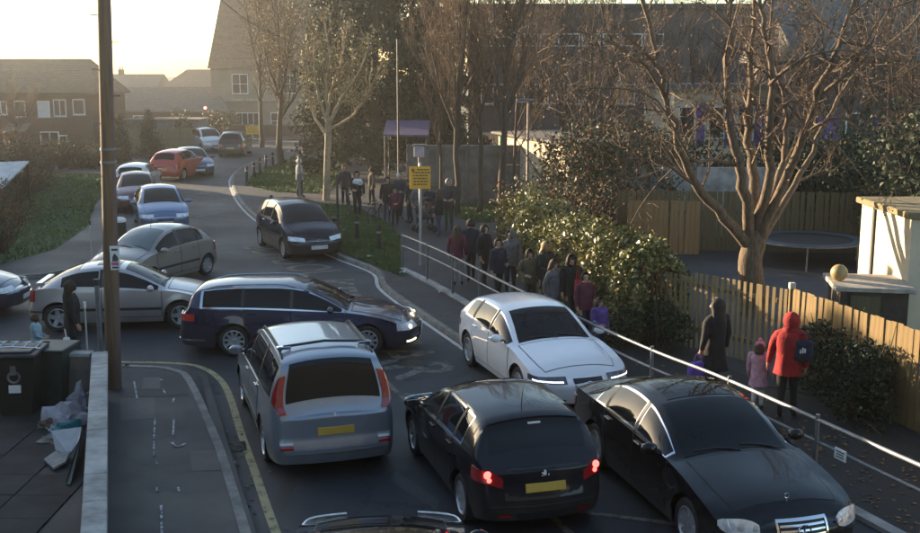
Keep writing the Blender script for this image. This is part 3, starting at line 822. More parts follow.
# the block of flats the camera hangs on, behind the viewer
fl_ = thing('block_of_flats', 'brick block of flats behind the viewer', 'building', (4, -2.2, 0))
walls(fl_, -9, 13, -12, 0, -.06, 13.0, brickmat('brick_slate', (.075, .08, .09), (.06, .064, .072), (.10, .10, .105))); MB().box((2, -6, 13.15), (22.6, 12.6, .3)).build('roof', M_GUTTER, fl_)
for zf in (1.6, 9.8):
    for k in range(6):
        w_ = MB(); x_ = -7 + k * 3.4
        w_.box((x_, .03, zf), (1.5, .08, 1.25)).build('window', M_WHITE, fl_); MB().box((x_, .06, zf), (1.36, .05, 1.11)).build('pane', M_PANE, fl_.children[-1])
# ------------------------------------------------------------------ vehicles
def pchip(pts):
    xs = np.array([p[0] for p in pts], float); ys = np.array([p[1] for p in pts], float)
    h = np.diff(xs); d = np.diff(ys) / h
    m = np.zeros(len(xs)); m[0] = d[0]; m[-1] = d[-1]
    for i in range(1, len(xs) - 1):
        if d[i - 1] * d[i] > 0:
            w1 = 2 * h[i] + h[i - 1]; w2 = h[i] + 2 * h[i - 1]
            m[i] = (w1 + w2) / (w1 / d[i - 1] + w2 / d[i])
    def f(x):
        x = min(max(x, xs[0]), xs[-1])
        i = int(min(max(np.searchsorted(xs, x) - 1, 0), len(xs) - 2))
        t = (x - xs[i]) / h[i]
        return float((1 + 2 * t) * (1 - t) ** 2 * ys[i] + t * (1 - t) ** 2 * h[i] * m[i]
                     + t * t * (3 - 2 * t) * ys[i + 1] + t * t * (t - 1) * h[i] * m[i + 1])
    return f

def glass_mat():
    m = mat('car_glass', (0.008, 0.010, 0.012), 0.03, 0.0, var=.15, scale=2, spec=0.28)
    return m

def paint(name, color, metal=0.35, rough=0.28, grime=0.12):
    if name in MATS: return MATS[name]
    m = mat(name, color, rough, metal, coat=1.0, spec=0.12 if max(color) < .05 else 0.4)
    nt = m.node_tree; n = nt.nodes; l = nt.links; b = n['Principled BSDF']
    tc = n.new('ShaderNodeTexCoord')
    nz = n.new('ShaderNodeTexNoise'); nz.inputs['Scale'].default_value = 2.2; nz.inputs['Detail'].default_value = 9
    nz.inputs['Roughness'].default_value = 0.7
    l.new(tc.outputs['Object'], nz.inputs['Vector'])
    # road film: a dull grey-brown veil, thicker low on the body
    sep = n.new('ShaderNodeSeparateXYZ'); l.new(tc.outputs['Object'], sep.inputs[0])
    mr = n.new('ShaderNodeMapRange'); mr.inputs[1].default_value = 0.75; mr.inputs[2].default_value = 0.2
    mr.inputs[3].default_value = 0.0; mr.inputs[4].default_value = 0.75
    l.new(sep.outputs[2], mr.inputs[0])
    ad = n.new('ShaderNodeMath'); ad.operation = 'ADD'; ad.inputs[1].default_value = grime
    l.new(mr.outputs[0], ad.inputs[0])
    mu = n.new('ShaderNodeMath'); mu.operation = 'MULTIPLY'; mu.use_clamp = True
    l.new(ad.outputs[0], mu.inputs[0]); l.new(nz.outputs[0], mu.inputs[1])
    mx = n.new('ShaderNodeMix'); mx.data_type = 'RGBA'
    mx.inputs[6].default_value = (*color, 1); mx.inputs[7].default_value = (0.11, 0.10, 0.085, 1)
    l.new(mu.outputs[0], mx.inputs[0]); l.new(mx.outputs[2], b.inputs['Base Color'])
    b.inputs['Coat IOR'].default_value = 1.36 if max(color) < .03 else 1.5
    cw = n.new('ShaderNodeMath'); cw.operation = 'SUBTRACT'; cw.inputs[0].default_value = 1.0
    l.new(mu.outputs[0], cw.inputs[1]); l.new(cw.outputs[0], b.inputs['Coat Weight'])
    ro = n.new('ShaderNodeMapRange'); ro.inputs[3].default_value = rough; ro.inputs[4].default_value = 0.6
    l.new(mu.outputs[0], ro.inputs[0]); l.new(ro.outputs[0], b.inputs['Roughness'])
    return m

M_BLACKP = mat('car_black_plastic', (0.018, 0.018, 0.02), 0.55, var=0.2, scale=8)
M_TYRE = mat('tyre_rubber', (0.02, 0.02, 0.021), 0.8, var=0.3, scale=10)
M_ALLOY = mat('wheel_alloy', (0.55, 0.56, 0.58), 0.35, 0.7, var=0.15, scale=7)
M_STEELTRIM = mat('wheel_trim_grey', (0.33, 0.34, 0.36), 0.45, 0.5, var=0.15, scale=7)
M_CHROME = mat('chrome', (0.75, 0.76, 0.78), 0.12, 1.0, var=0.04, scale=5)
M_LAMP = mat('headlamp_lens', (0.78, 0.82, 0.88), 0.10, 0.1, coat=1.0, var=0.25, scale=14)
M_LAMPON = mat('headlamp_lit', (0.9, 0.8, 0.6), 0.2, emit=(1.0, 0.80, 0.50), estr=1.1, var=0.05)
M_LAMPWHITE = mat('daytime_light', (0.9, 0.9, 0.95), 0.2, emit=(0.85, 0.9, 1.0), estr=.55, var=0.05)
M_TAIL = mat('tail_lamp_red', (0.30, 0.012, 0.015), 0.12, coat=1.0, var=0.2, scale=20)
M_BRAKE = mat('brake_lamp_lit', (0.5, 0.01, 0.01), 0.2, emit=(1.0, 0.05, 0.04), estr=2.6, var=0.05)
M_AMBER = mat('indicator_amber', (0.6, 0.2, 0.02), 0.15, coat=1.0, var=0.1)
M_CLEARLAMP = mat('clear_lamp', (0.55, 0.55, 0.57), 0.12, 0.2, coat=1.0, var=0.1)
M_PLATEY = mat('plate_yellow', (0.55, 0.36, 0.06), 0.45, var=0.08, scale=3)
M_PLATEW = mat('plate_white', (0.62, 0.62, 0.6), 0.45, var=0.08, scale=3)
M_PAPER = mat('paper_sticker', (0.75, 0.75, 0.72), 0.6, var=0.05)

WHEELS = {}
def wheel_meshes(r, spokes, dark=False):
    key = (round(r, 3), spokes, dark)
    if key in WHEELS: return WHEELS[key]
    w = 0.105
    t = MB(); rr = r * 0.69
    t.lathe([(rr - .01, -w * .9), (rr + .012, -w), (r - .03, -w), (r - .006, -w * .72), (r, 0), (r - .006, w * .72),
             (r - .03, w), (rr + .012, w), (rr - .01, w * .9)], 28, 'Y')
    to = t.build('tyre', M_TYRE, None, True); tm = to.data; bpy.data.objects.remove(to)
    d = MB()
    d.lathe([(rr + .006, w * .92), (rr - .012, w * .97), (rr - .025, w * .8), (rr - .03, -w * .8)], 28, 'Y')   # rim lip and barrel
    for k in range(spokes):
        a = 2 * math.pi * k / spokes
        M = Matrix.Rotation(a, 3, 'Y')
        wd = (2 * math.pi * rr / spokes) * (0.36 if spokes > 6 else 0.30)
        z0, z1 = 0.03, rr - 0.015
        pr = [(-wd * .62, w * .62, z0), (wd * .62, w * .62, z0), (wd * .40, w * .82, z1), (-wd * .40, w * .82, z1)]
        v = [M @ Vector(p) for p in pr] + [M @ Vector((p[0] * 1.25, p[1] - .03, p[2])) for p in pr]
        d.add(v, [(0, 1, 2, 3), (0, 4, 5, 1), (1, 5, 6, 2), (2, 6, 7, 3), (3, 7, 4, 0)])
    d.lathe([(1e-3, w * .7), (.03, w * .72), (.055, w * .66), (.06, w * .4)], 16, 'Y')
    do = d.build('rim', M_ALLOY if not dark else M_STEELTRIM, None, True); fix_normals(do)
    dm = do.data; bpy.data.objects.remove(do)
    h = MB(); h.lathe([(1e-3, 0.0), (rr * .62, 0.0), (rr * .64, .02), (rr - .03, .015), (rr - .03, -w * .7), (1e-3, -w * .7)], 24, 'Y')
    ho = h.build('brake_disc', M_BLACKP, None, True); hm = ho.data; bpy.data.objects.remove(ho)
    WHEELS[key] = (tm, dm, hm)
    return WHEELS[key]

class Car:
    def __init__(s, name, label, spec, body, loc, heading, group='cars queuing and parked in the street', cat='car', scale=1.0):
        s.sp = dict(spec); sp = s.sp
        s.L, s.W = sp['L'], sp['W']; s.body = body
        s.top, s.belt = pchip(sp['top']), pchip(sp['belt'])
        s.roofw = pchip(sp['roofw'])
        L = s.L
        s.plan = pchip(sp.get('plan', [(0, .80), (.05, .87), (.14, .93), (.4, .985), (.8, 1.0), (L - .9, 1.0), (L - .45, .975), (L - .15, .925), (L - .05, .87), (L, .81)]))
        s.prof = pchip(sp.get('prof', [(0.1, .90), (.2, .945), (.36, .985), (.56, 1.0), (.75, .992), (1.0, .965), (1.4, .94)]))
        s.kf = pchip(sp.get('kf', [(.15, .08), (.3, .01), (.5, 0), (.62, .05), (.8, .20)]))
        s.kr = pchip(sp.get('kr', [(.15, .10), (.3, .02), (.5, 0), (.62, .03), (1.0, .08)]))
        s.fb, s.rb = sp.get('fb', .16), sp.get('rb', .10)
        s.r = sp.get('r', .31); s.uf, s.ur = sp['axles']
        s.sill = sp.get('sill', .19); s.crown = sp.get('crown', .07)
        s.root = thing(name, label, cat, loc, heading, group)
        s.root.scale = (scale,) * 3
        s.build_body(); s.wheels(); s.under()
    # --- surface functions, all in (u = metres behind the nose, ...) and returned in local coordinates
    def fin(s, u, y, z):
        x = u
        if u < .5: x = u + s.kf(z) * (1 - max(u, -.2) / .5) ** 2
        if u > s.L - .5:
            q = 1 - (s.L - u) / .5
            x = u - s.kr(z) * min(q, 1.2) ** 2
        return Vector((s.L / 2 - x, y, z))
    def zbot(s, u):
        z = s.sill + .05 * max(0, 1 - u / .5) + .06 * max(0, 1 - (s.L - u) / .6)
        for ua in (s.uf, s.ur):
            ra = s.r + .055
            if abs(u - ua) < ra:
                z = max(z, s.r + math.sqrt(ra * ra - (u - ua) ** 2))
        return min(z, s.belt(u) - .05)
    def hw(s, u, z):
        w = s.W / 2 * s.plan(u) * s.prof(z)
        for ua in (s.uf, s.ur):                       # flared arches
            d = math.hypot(u - ua, z - s.r) - (s.r + .055)
            if d < .12: w += .014 * max(0, 1 - max(d, 0) / .12)
        return w
    def side(s, u, z, sg=1):
        return s.fin(u, sg * s.hw(u, z), z)
    def zc(s, u):
        return max(s.belt(u) + .012, s.top(u) - s.crown)
    def green(s, u, q, sg=1):
        zb, zc = s.belt(u), s.zc(u)
        wb = s.hw(u, zb); wc = min(s.W / 2 * s.roofw(u), wb - .01)
        y = wb + (wc - wb) * q + .022 * math.sin(math.pi * q) * min(1, (zc - zb) / .3)
        return s.fin(u, sg * y, zb + (zc - zb) * q)
    def roof(s, u, t):
        wb = s.hw(u, s.belt(u)); wc = min(s.W / 2 * s.roofw(u), wb - .01)
        zc, zt = s.zc(u), s.top(u)
        return s.fin(u, wc * t, zt - (zt - zc) * abs(t) ** 2.3)
    def ring(s, end, a, z, sg=1):
        """round the nose (end 'f') or tail: a 0..1 from the centre to the corner, then metres along the flank"""
        if end == 'f':
            if a <= 1: return s.fin(-s.fb * (1 - a * a), sg * a * s.hw(0, z), z)
            return s.side(a - 1, z, sg)
        if a <= 1: return s.fin(s.L + s.rb * (1 - a * a), sg * a * s.hw(s.L, z), z)
        return s.side(s.L - (a - 1), z, sg)
    def build_body(s):
        L = s.L
        us = [0, .02, .05, .1] + list(np.arange(.15, L - .14, .05)) + [L - .1, L - .05, L - .02, L]
        NJ, NG, NT = 8, 5, 6
        V = []; F = []
        def section(u):
            zb, zB = s.zbot(u), s.belt(u)
            half = [s.side(u, zb + (zB - zb) * j / NJ) for j in range(NJ + 1)]
            half += [s.green(u, j / NG) for j in range(1, NG + 1)]
            half += [s.roof(u, 1 - j / NT) for j in range(1, NT + 1)]
            return half
        secs = [section(u) for u in us]
        n = len(secs[0])
        for sec in secs:
            V += sec + [Vector((p.x, -p.y, p.z)) for p in sec[:-1]]
        N = 2 * n - 1
        def vid(i, j): return i * N + j                       # left half 0..n-1 (n-1 is the centre)
        def rid(i, j): return i * N + (n + j if j < n - 1 else n - 1)
        for i in range(len(us) - 1):
            for j in range(n - 1):
                F.append((vid(i, j), vid(i, j + 1), vid(i + 1, j + 1), vid(i + 1, j)))
                F.append((rid(i, j), rid(i + 1, j), rid(i + 1, j + 1), rid(i, j + 1)))
        m = 14
        for i, end, b in ((0, 1, s.fb), (len(us) - 1, -1, s.rb)):   # nose and tail faces
            rows = []
            for j in range(n - 1):
                p = secs[i][j]; ids = [vid(i, j)]
                for k in range(1, m):
                    a = 1 - 2 * k / m
                    q = b * (1 - a * a) * min(1, abs(p.y) / (s.W * .3))
                    V.append(Vector((p.x + end * q, p.y * a, p.z))); ids.append(len(V) - 1)
                ids.append(rid(i, j)); rows.append(ids)
            for j in range(n - 2):
                for k in range(m):
                    F.append((rows[j][k], rows[j + 1][k], rows[j + 1][k + 1], rows[j][k + 1]))
            c = vid(i, n - 1)
            for k in range(m): F.append((rows[-1][k], c, rows[-1][k + 1]))
        o = obj('body', V, F, s.body, s.root, True)
        fix_normals(o); mark_sharp(o.data, 40)
        s.body_ob = o
    def under(s):
        b = MB(); w = s.W / 2 - .27
        b.box((0, 0, .34), (s.L - .5, 2 * w, .26))
        for u in (s.uf, s.ur): b.box((s.L / 2 - u, 0, .5), (s.r * 2.1, 2 * w + .06, .36))
        b.box((0, 0, .27), (s.L - 2.2, s.W - .16, .14))
        b.build('underbody', M_BLACKP, s.root)
    def wheels(s):
        tm, dm, hm = wheel_meshes(s.r, s.sp.get('spokes', 5), s.sp.get('darkrim', False))
        for u in (s.uf, s.ur):
            for sg in (1, -1):
                w = bpy.data.objects.new('wheel', hm); link(w, s.root)
                w.location = (s.L / 2 - u, sg * (s.W / 2 - .105 - .015), s.r)
                w.rotation_euler = (0, 0.4 * u, 0 if sg > 0 else math.pi)
                if u == s.uf: w.rotation_euler.z += s.sp.get('steer', 0)
                share('tyre', tm, w); share('rim', dm, w)
    def patch(s, name, f, A, B, m, off=.004, parent=None, skirt=.012, label=None):
        """panel following the surface f(a, b); A is a list, B a list or a function of a giving (b0, b1) for 8 rows"""
        rows = []
        for a in A:
            if callable(B):
                b0, b1 = B(a); bs = [b0 + (b1 - b0) * k / 7 for k in range(8)]
            else: bs = B
            rows.append([(a, b) for b in bs])
        nb = len(rows[0]); V = []; N = []
        e = .004
        for r in rows:
            for (a, b) in r:
                p = f(a, b); da = f(a + e, b) - f(a - e, b); db = f(a, b + e) - f(a, b - e)
                n = da.cross(db)
                if n.length < 1e-12: n = Vector((0, 0, 1))
                n.normalize()
                ref = Vector((p.x * .25, p.y, (p.z - .55) * 1.2)) if abs(p.x) < s.L / 2 - .35 else Vector((p.x, p.y * .6, (p.z - .5) * .3))
                if n.dot(ref) < 0: n = -n
                V.append(p + n * off); N.append(n)
        F = []
        na = len(rows)
        for i in range(na - 1):
            for j in range(nb - 1):
                F.append((i * nb + j, i * nb + j + 1, (i + 1) * nb + j + 1, (i + 1) * nb + j))
        if skirt:
            loop = [j for j in range(nb)] + [i * nb + nb - 1 for i in range(1, na)] + \
                   [(na - 1) * nb + j for j in range(nb - 2, -1, -1)] + [i * nb for i in range(na - 2, 0, -1)]
            k = len(V)
            for q in loop: V.append(V[q] - N[q] * (skirt + off))
            for i in range(len(loop)):
                j = (i + 1) % len(loop)
                F.append((loop[i], loop[j], k + j, k + i))
        o = obj(name, V, F, m, parent or s.root, True)
        fix_normals(o); mark_sharp(o.data, 50)
        if label: o['label'] = label
        return o
    def lin(s, a, b, n): return [a + (b - a) * i / (n - 1) for i in range(n)]
    # --- furnishing
    def doors(s, splits, z0=None, handles=True, sides=(1, -1), trim=None):
        for sg in sides:
            for (u0, u1) in splits:
                lo = (z0 or s.sill + .11)
                def B(u): return (max(lo, s.zbot(u) + .04), s.belt(u) - .012)
                d = s.patch('door', lambda u, z: s.side(u, z, sg), s.lin(u0 + .013, u1 - .013, 12), lambda u: (B(u)[0] + .013, B(u)[1]), s.body, .006)
                s.patch('shut_line', lambda u, z: s.side(u, z, sg), s.lin(u0 - .004, u1 + .004, 12), B, M_BLACKP, .003, d, 0)
                if handles:
                    p = s.side(u1 - .17, s.belt(u1 - .17) - .10, sg)
                    h = MB(); h.cbox((p.x, p.y + sg * .022, p.z), (.19, .03, .032), .01)
                    h.build('door_handle', s.sp.get('handle_mat', s.body), d)
                if trim:
                    s.patch('door_strip', lambda u, z: s.side(u, z, sg), s.lin(u0 + .02, u1 - .02, 8), [trim, trim + .03, trim + .06], M_BLACKP, .012, d)
    def side_windows(s, spans, q0=.10, q1=.90, trim=None, sides=(1, -1), gap=.012):
        g = glass_mat()
        for sg in sides:
            for (u0, u1) in spans:
                if trim:
                    s.patch('window_trim', lambda u, q: s.green(u, q, sg), s.lin(u0 - .025, u1 + .025, 14), [q0 - .075 + (q1 - q0 + .14) * k / 6 for k in range(7)], trim, .002)
                s.patch('side_window', lambda u, q: s.green(u, q, sg), s.lin(u0 + gap, u1 - gap, 12), [q0 + (q1 - q0) * k / 6 for k in range(7)], g, .006)
    def pillar(s, us, q0=.05, q1=.95, sides=(1, -1), w=.035):
        for sg in sides:
            for u in us:
                s.patch('pillar', lambda a, q: s.green(a, q, sg), [u - w, u, u + w], [q0 + (q1 - q0) * k / 5 for k in range(6)], M_BLACKP, .008)
    def screen(s, name, u0, u1, t=.86, m=None, off=.006, t2=None):
        t2 = t2 or t
        n = 10
        def f(u, k): return s.roof(u, (t + (t2 - t) * (u - u0) / (u1 - u0)) * k)
        o = s.patch(name, f, s.lin(u0, u1, n), s.lin(-1, 1, 11), m or glass_mat(), off)
        return o
    def wipers(s, u, rear=False):
        for y0, y1 in (((.05, -.55), (.62, .08)) if not rear else ((.0, .45),)):
            t0 = y0 / (s.W / 2 * s.roofw(u)); t1 = y1 / (s.W / 2 * s.roofw(u + .1))
            p = [s.roof(u, t0) + Vector((0, 0, .015)), s.roof(u + .06, (t0 + t1) / 2) + Vector((0, 0, .02)), s.roof(u + .09, t1) + Vector((0, 0, .015))]
            MB().tube(p, .009, 4).build('wiper', M_BLACKP, s.root)
    def mirrors(s, u, dz=.07, m=None):
        for sg in (1, -1):
            p = s.side(u, s.belt(u) - .01, sg)
            b = MB(); c = (p.x - .01, p.y + sg * .13, p.z + dz)
            b.ball(c, (.075, .115, .075), 12, 8)
            b.v = [(c[0] + max(-.05, v[0] - c[0]), v[1], v[2]) for v in b.v]
            o = b.build('wing_mirror', m or s.body, s.root, True, 40)
            MB().cbox((p.x, p.y + sg * .03, p.z + dz * .5), (.05, .09, .035), .01).build('mirror_arm', M_BLACKP, o)
            MB().cbox((c[0] - .048, c[1], c[2]), (.012, .17, .10), .005).build('mirror_glass', M_CHROME, o)
    def lamp(s, name, end, a0, a1, zf, m, off=.008, sides=(1, -1), inner=None):
        out = []
        for sg in sides:
            o = s.patch(name, lambda a, z: s.ring(end, a, z, sg), s.lin(a0, a1, 12), zf, m, off)
            if inner:
                for (a, z, r, mm) in inner:
                    p = s.ring(end, a, z, sg); q = s.ring(end, a + .02, z, sg); w = s.ring(end, a, z + .02, sg)
                    nn = (q - p).cross(w - p).normalized()
                    if nn.x * (1 if end == 'f' else -1) < 0: nn = -nn
                    b = MB(); b.lathe([(1e-3, .016), (r * .5, .014), (r * .9, .008), (r, -.01)], 14)
                    R = nn.to_track_quat('Z', 'Y').to_matrix()
                    b.v = [tuple(p + R @ Vector(v)) for v in b.v]
                    b.build('lamp_bulb', mm, o, True)
            out.append(o)
        return out
    def plate(s, end, z, m, w=.52, h=.115, off=.015):
        p = s.ring(end, 0, z); dz = s.ring(end, 0, z + .03) - p
        ang = math.atan2(dz.x, dz.z)
        M = Matrix.Rotation(ang, 3, 'Y')
        b = MB(); b.cbox((p.x + (off if end == 'f' else -off), 0, z), (.018, w, h), .006, M=M)
        return b.build('number_plate', m, s.root)
    def panel(s, name, end, a, z0, z1, m, off=.006, n=9, parent=None):
        def f(k, z): return s.ring(end, abs(k), z, 1 if k >= 0 else -1)
        return s.patch(name, f, s.lin(-a, a, n), s.lin(z0, z1, 6), m, off, parent)
    def rails(s, u0, u1, m, t=.93, h=.05):
        for sg in (1, -1):
            p = [s.roof(u, sg * t) + Vector((0, 0, h if 0 < i < 8 else 0)) for i, u in enumerate(s.lin(u0, u1, 9))]
            MB().tube(p, .017, 6).build('roof_rail', m, s.root, True)
    def badge(s, end, z, m, kind='disc', r=.045):
        p = s.ring(end, 0, z); b = MB()
        sx = 1 if end == 'f' else -1
        if kind == 'lion':
            # rampant animal outline: head, raised paws, body, hind legs, tail
            o = [(-.30, -1), (.05, -1), (.02, -.72), (.22, -.55), (.45, -.95), (.72, -.95), (.50, -.35), (.42, -.05), (.85, .05), (.88, .22),
                 (.40, .22), (.45, .38), (.85, .55), (.80, .70), (.38, .62), (.30, .98), (-.08, 1), (-.28, .72), (-.22, .3), (-.38, -.1),
                 (-.62, .02), (-.75, .42), (-.92, .40), (-.82, -.12), (-.5, -.38), (-.32, -.62)]
            n = len(o)
            v = [(p.x + sx * .010, -sx * a * r * .8, z + c * r * 1.15) for a, c in o] + [(p.x + sx * .022, -sx * a * r * .8, z + c * r * 1.15) for a, c in o]
            ctr = len(v); v.append((p.x + sx * .026, 0, z))
            f = [(i, (i + 1) % n, n + (i + 1) % n, n + i) for i in range(n)]
            me_o = obj('badge', v[:-1], f + [tuple(range(n, 2 * n))], m, s.root)
            fix_normals(me_o); return me_o
        if kind == 'star':
            b.tube([(p.x + sx * .02, r * math.cos(a), z + r * math.sin(a)) for a in np.linspace(0, 2 * math.pi, 17)], .006, 5)
            for k in range(3):
                a = math.pi / 2 + k * 2 * math.pi / 3
                b.tube([(p.x + sx * .02, 0, z), (p.x + sx * .02, r * math.cos(a), z + r * math.sin(a))], [.012, .003], 5)
        else:
            b.lathe([(1e-3, .02), (r * .8, .018), (r, .01), (r, 0)], 16, 'X')
            b.v = [(p.x + sx * v[0], v[1], v[2] + z) for v in b.v]
        o = b.build('badge', m, s.root, True); fix_normals(o); return o
    def bonnet(s, u0, u1, t=.93):
        def f(u, k): return s.roof(u, k)
        bo_ = s.patch('bonnet', f, s.lin(u0, u1, 10), s.lin(-t, t, 11), s.body, .006)
        s.patch('shut_line', f, s.lin(u0 - .016, u1 + .016, 10), s.lin(-t - .018, t + .018, 11), M_BLACKP, .003, bo_, 0)
        return bo_
    def aerial(s, u, h=.18):
        p = s.roof(u, 0)
        MB().tube([p, p + Vector((-.06, 0, h))], [.008, .003], 5).build('aerial', M_BLACKP, s.root)
    def sticker(s, u, t, m=None):
        pass

def wheels_pose(a, b, side, spec, mode):
    """centre and heading of a car from the ground contacts a (rear wheel) and b (front wheel) of its visible side"""
    d = (b - a); d.z = 0; d.normalize()
    left = Vector((-d.y, d.x, 0))
    mid_u = (spec['axles'][0] + spec['axles'][1]) / 2
    m = (a + b) / 2
    c = m - left * side * (spec['W'] / 2 - .06) + d * (mid_u - spec['L'] / 2)
    return Vector((c.x, c.y, 0.004)), math.atan2(d.y, d.x)

HATCH = dict(L=4.03, W=1.75, axles=(.80, 3.34), r=.31,
    top=[(0, .60), (.10, .70), (.4, .82), (.95, .965), (1.08, 1.0), (1.5, 1.23), (1.95, 1.41), (2.4, 1.47), (3.0, 1.455), (3.45, 1.40), (3.60, 1.35), (3.86, 1.04), (3.96, .93), (4.03, .80)],
    belt=[(0, .54), (.3, .70), (.95, .885), (1.3, .92), (3.3, 1.0), (3.75, .98), (3.9, .88), (4.03, .74)],
    roofw=[(0, .66), (.5, .80), (1.0, .82), (1.5, .755), (2.0, .70), (3.2, .665), (3.55, .655), (3.8, .74), (4.03, .74)])

def scaled(spec, L, W, Hh, **kw):
    """the same body stretched to another length, width and height"""
    q = dict(spec); sl = L / spec['L']
    h0 = max(z for _, z in spec['top'])
    def zz(z): return z if z < .5 else .5 + (z - .5) * (Hh - .5) / (h0 - .5)
    q['top'] = [(u * sl, zz(z)) for u, z in spec['top']]
    q['belt'] = [(u * sl, zz(z)) for u, z in spec['belt']]
    q['roofw'] = [(u * sl, z) for u, z in spec['roofw']]
    q['axles'] = tuple(u * sl for u in spec['axles'])
    q['L'], q['W'] = L, W
    q.update(kw)
    return q
def front_pose(px, py, ang, spec):
    """pose of a car whose nose stands over the ground point in direction (px, py), heading ang degrees (0 = right, 90 = away)"""
    p = G(px, py); a = math.radians(ang)
    d = Vector((math.cos(a), math.sin(a), 0))
    c = p - d * spec['L'] / 2
    return Vector((c.x, c.y, .004)), a

def rear_pose(px, py, ang, spec):
    p = G(px, py); a = math.radians(ang)
    c = p + Vector((math.cos(a), math.sin(a), 0)) * spec['L'] / 2
    return Vector((c.x, c.y, .004)), a

def bumper_grille(c, a=.62, z0=.22, z1=.36):
    return c.panel('lower_grille', 'f', a, z0, z1, M_BLACKP, .006)

QG = 'cars stuck in the road in front of the school'
PG = 'cars parked along the left kerb'
FG = 'cars parked at the far bend'

# --- silver people carrier, seen from behind
MPV = dict(L=4.73, W=1.86, axles=(.95, 3.78), r=.335, spokes=5, crown=.08, rb=.07,
    top=[(0, .62), (.12, .76), (.5, .92), (.85, 1.03), (1.0, 1.08), (1.6, 1.45), (2.05, 1.66), (2.6, 1.75), (3.6, 1.75), (4.15, 1.71), (4.38, 1.66), (4.60, 1.16), (4.66, 1.03), (4.73, .93)],
    belt=[(0, .56), (.4, .78), (.95, 1.0), (1.4, 1.04), (4.2, 1.10), (4.55, 1.06), (4.66, .98), (4.73, .86)],
    roofw=[(0, .66), (.6, .80), (1.0, .85), (1.6, .79), (2.1, .755), (4.1, .735), (4.38, .74), (4.6, .86), (4.73, .80)],
    kr=[(.15, .10), (.3, .0), (.48, 0), (.56, .05), (1.0, .08)])
P_SILVER = paint('paint_silver_grey', (0.30, 0.35, 0.42), .55, .30)
loc, ang = wheels_pose(G(267, 463), G(244, 404), 1, MPV, 0)
c = Car('people_carrier', 'silver people carrier with black roof bars, seen from behind beside the yellow line', MPV, P_SILVER, loc, ang, QG)
c.doors([(1.1, 2.25), (2.25, 3.3)], trim=.42)
c.side_windows([(1.15, 2.2), (2.3, 3.28), (3.38, 4.32)], .06, .88)
c.pillar([2.25, 3.33])
c.screen('windscreen', 1.04, 2.0, .90, t2=.86); c.bonnet(.25, .98)
c.screen('rear_window', 4.40, 4.615, .84, t2=.84)
tg = c.panel('tailgate', 'r', .80, .62, .85, P_SILVER, .005)
c.panel('tailgate_strip', 'r', .40, .79, .815, M_CHROME, .012)
rbm = c.panel('rear_bumper', 'r', .97, .40, .46, mat('bumper_strip_grey', (.20, .22, .25), .5, .2, var=.1), .03)
for sg in (1, -1):
    c.patch('tail_light', lambda u, t: c.roof(u, sg * t), c.lin(4.47, 4.70, 9), c.lin(.885, 1.0, 5), M_TAIL, .02)
    c.patch('tail_light', lambda u, q: c.green(u, q, sg), c.lin(4.47, 4.70, 9), c.lin(.02, .98, 6), M_TAIL, .014)
c.lamp('reflector', 'r', .80, 1.02, lambda a: (.52, .585), M_CLEARLAMP, .012)
c.lamp('reflector', 'r', .80, 1.02, lambda a: (.455, .51), M_TAIL, .012)
c.plate('r', .69, M_PLATEY); c.badge('r', .90, mat('badge_silver', (.85, .85, .88), .4, .1, var=.05), 'lion', .045)
c.lamp('headlight', 'f', .55, 1.25, lambda a: (.60, .74), M_LAMP)
bumper_grille(c); c.plate('f', .42, M_PLATEW)
c.mirrors(1.35); c.wipers(1.02)
c.rails(2.2, 4.2, M_BLACKP, .95, .045)
bar = MB()
p0, p1 = c.roof(3.95, -.95), c.roof(3.95, .95)
bar.tube([p0 + Vector((0, 0, .02)), p0 + Vector((0, .06, .085)), c.roof(3.95, 0) + Vector((0, 0, .06)), p1 + Vector((0, -.06, .085)), p1 + Vector((0, 0, .02))], .02, 6)
bar.build('roof_bar', M_BLACKP, c.root, True)
for sg in (1, -1):
    q = c.roof(3.95, sg * .86)
    MB().cbox((q.x, q.y, q.z + .055), (.09, .20, .05), .012).build('roof_bar_foot', M_CHROME, c.root)
c.panel('high_brake_light', 'r', .01, .95, .955, M_TAIL)

# --- dark hatchback with its brake lights on
HB = dict(HATCH); HB.update(spokes=9, r=.315, rb=.12,
    top=[(0, .60), (.10, .70), (.4, .82), (.95, .965), (1.08, 1.0), (1.5, 1.23), (1.95, 1.41), (2.4, 1.47), (3.0, 1.46), (3.45, 1.42), (3.62, 1.37), (3.86, 1.06), (3.95, .98), (4.03, .90)],
    belt=[(0, .54), (.3, .70), (.95, .885), (1.3, .92), (3.3, 1.0), (3.75, 1.01), (3.9, .95), (4.03, .83)],
    roofw=[(0, .66), (.5, .80), (1.0, .82), (1.5, .765), (2.0, .72), (3.2, .71), (3.58, .73), (3.82, .83), (4.03, .78)])
P_BLACK = paint('paint_black_hatch', (0.008, 0.008, 0.013), .0, .25, .10)
loc, ang = wheels_pose(G(465, 523), G(414, 453), 1, HB, 0)
c = Car('hatchback', 'black hatchback with both brake lights glowing, between the silver people carrier and the black saloon', HB, P_BLACK, loc, ang, QG)
c.doors([(1.12, 2.18), (2.18, 3.0)], trim=None)
c.side_windows([(1.2, 2.12), (2.22, 2.95), (3.0, 3.28)], .08, .88, M_CHROME)
c.pillar([2.17, 2.98])
c.screen('windscreen', 1.10, 1.93, .90, t2=.86); c.bonnet(.22, 1.02)
c.screen('rear_window', 3.635, 3.855, .90, t2=.86)
c.panel('tailgate', 'r', .72, .52, .82, P_BLACK, .006)
c.panel('rear_bumper', 'r', .96, .37, .45, P_BLACK, .03)
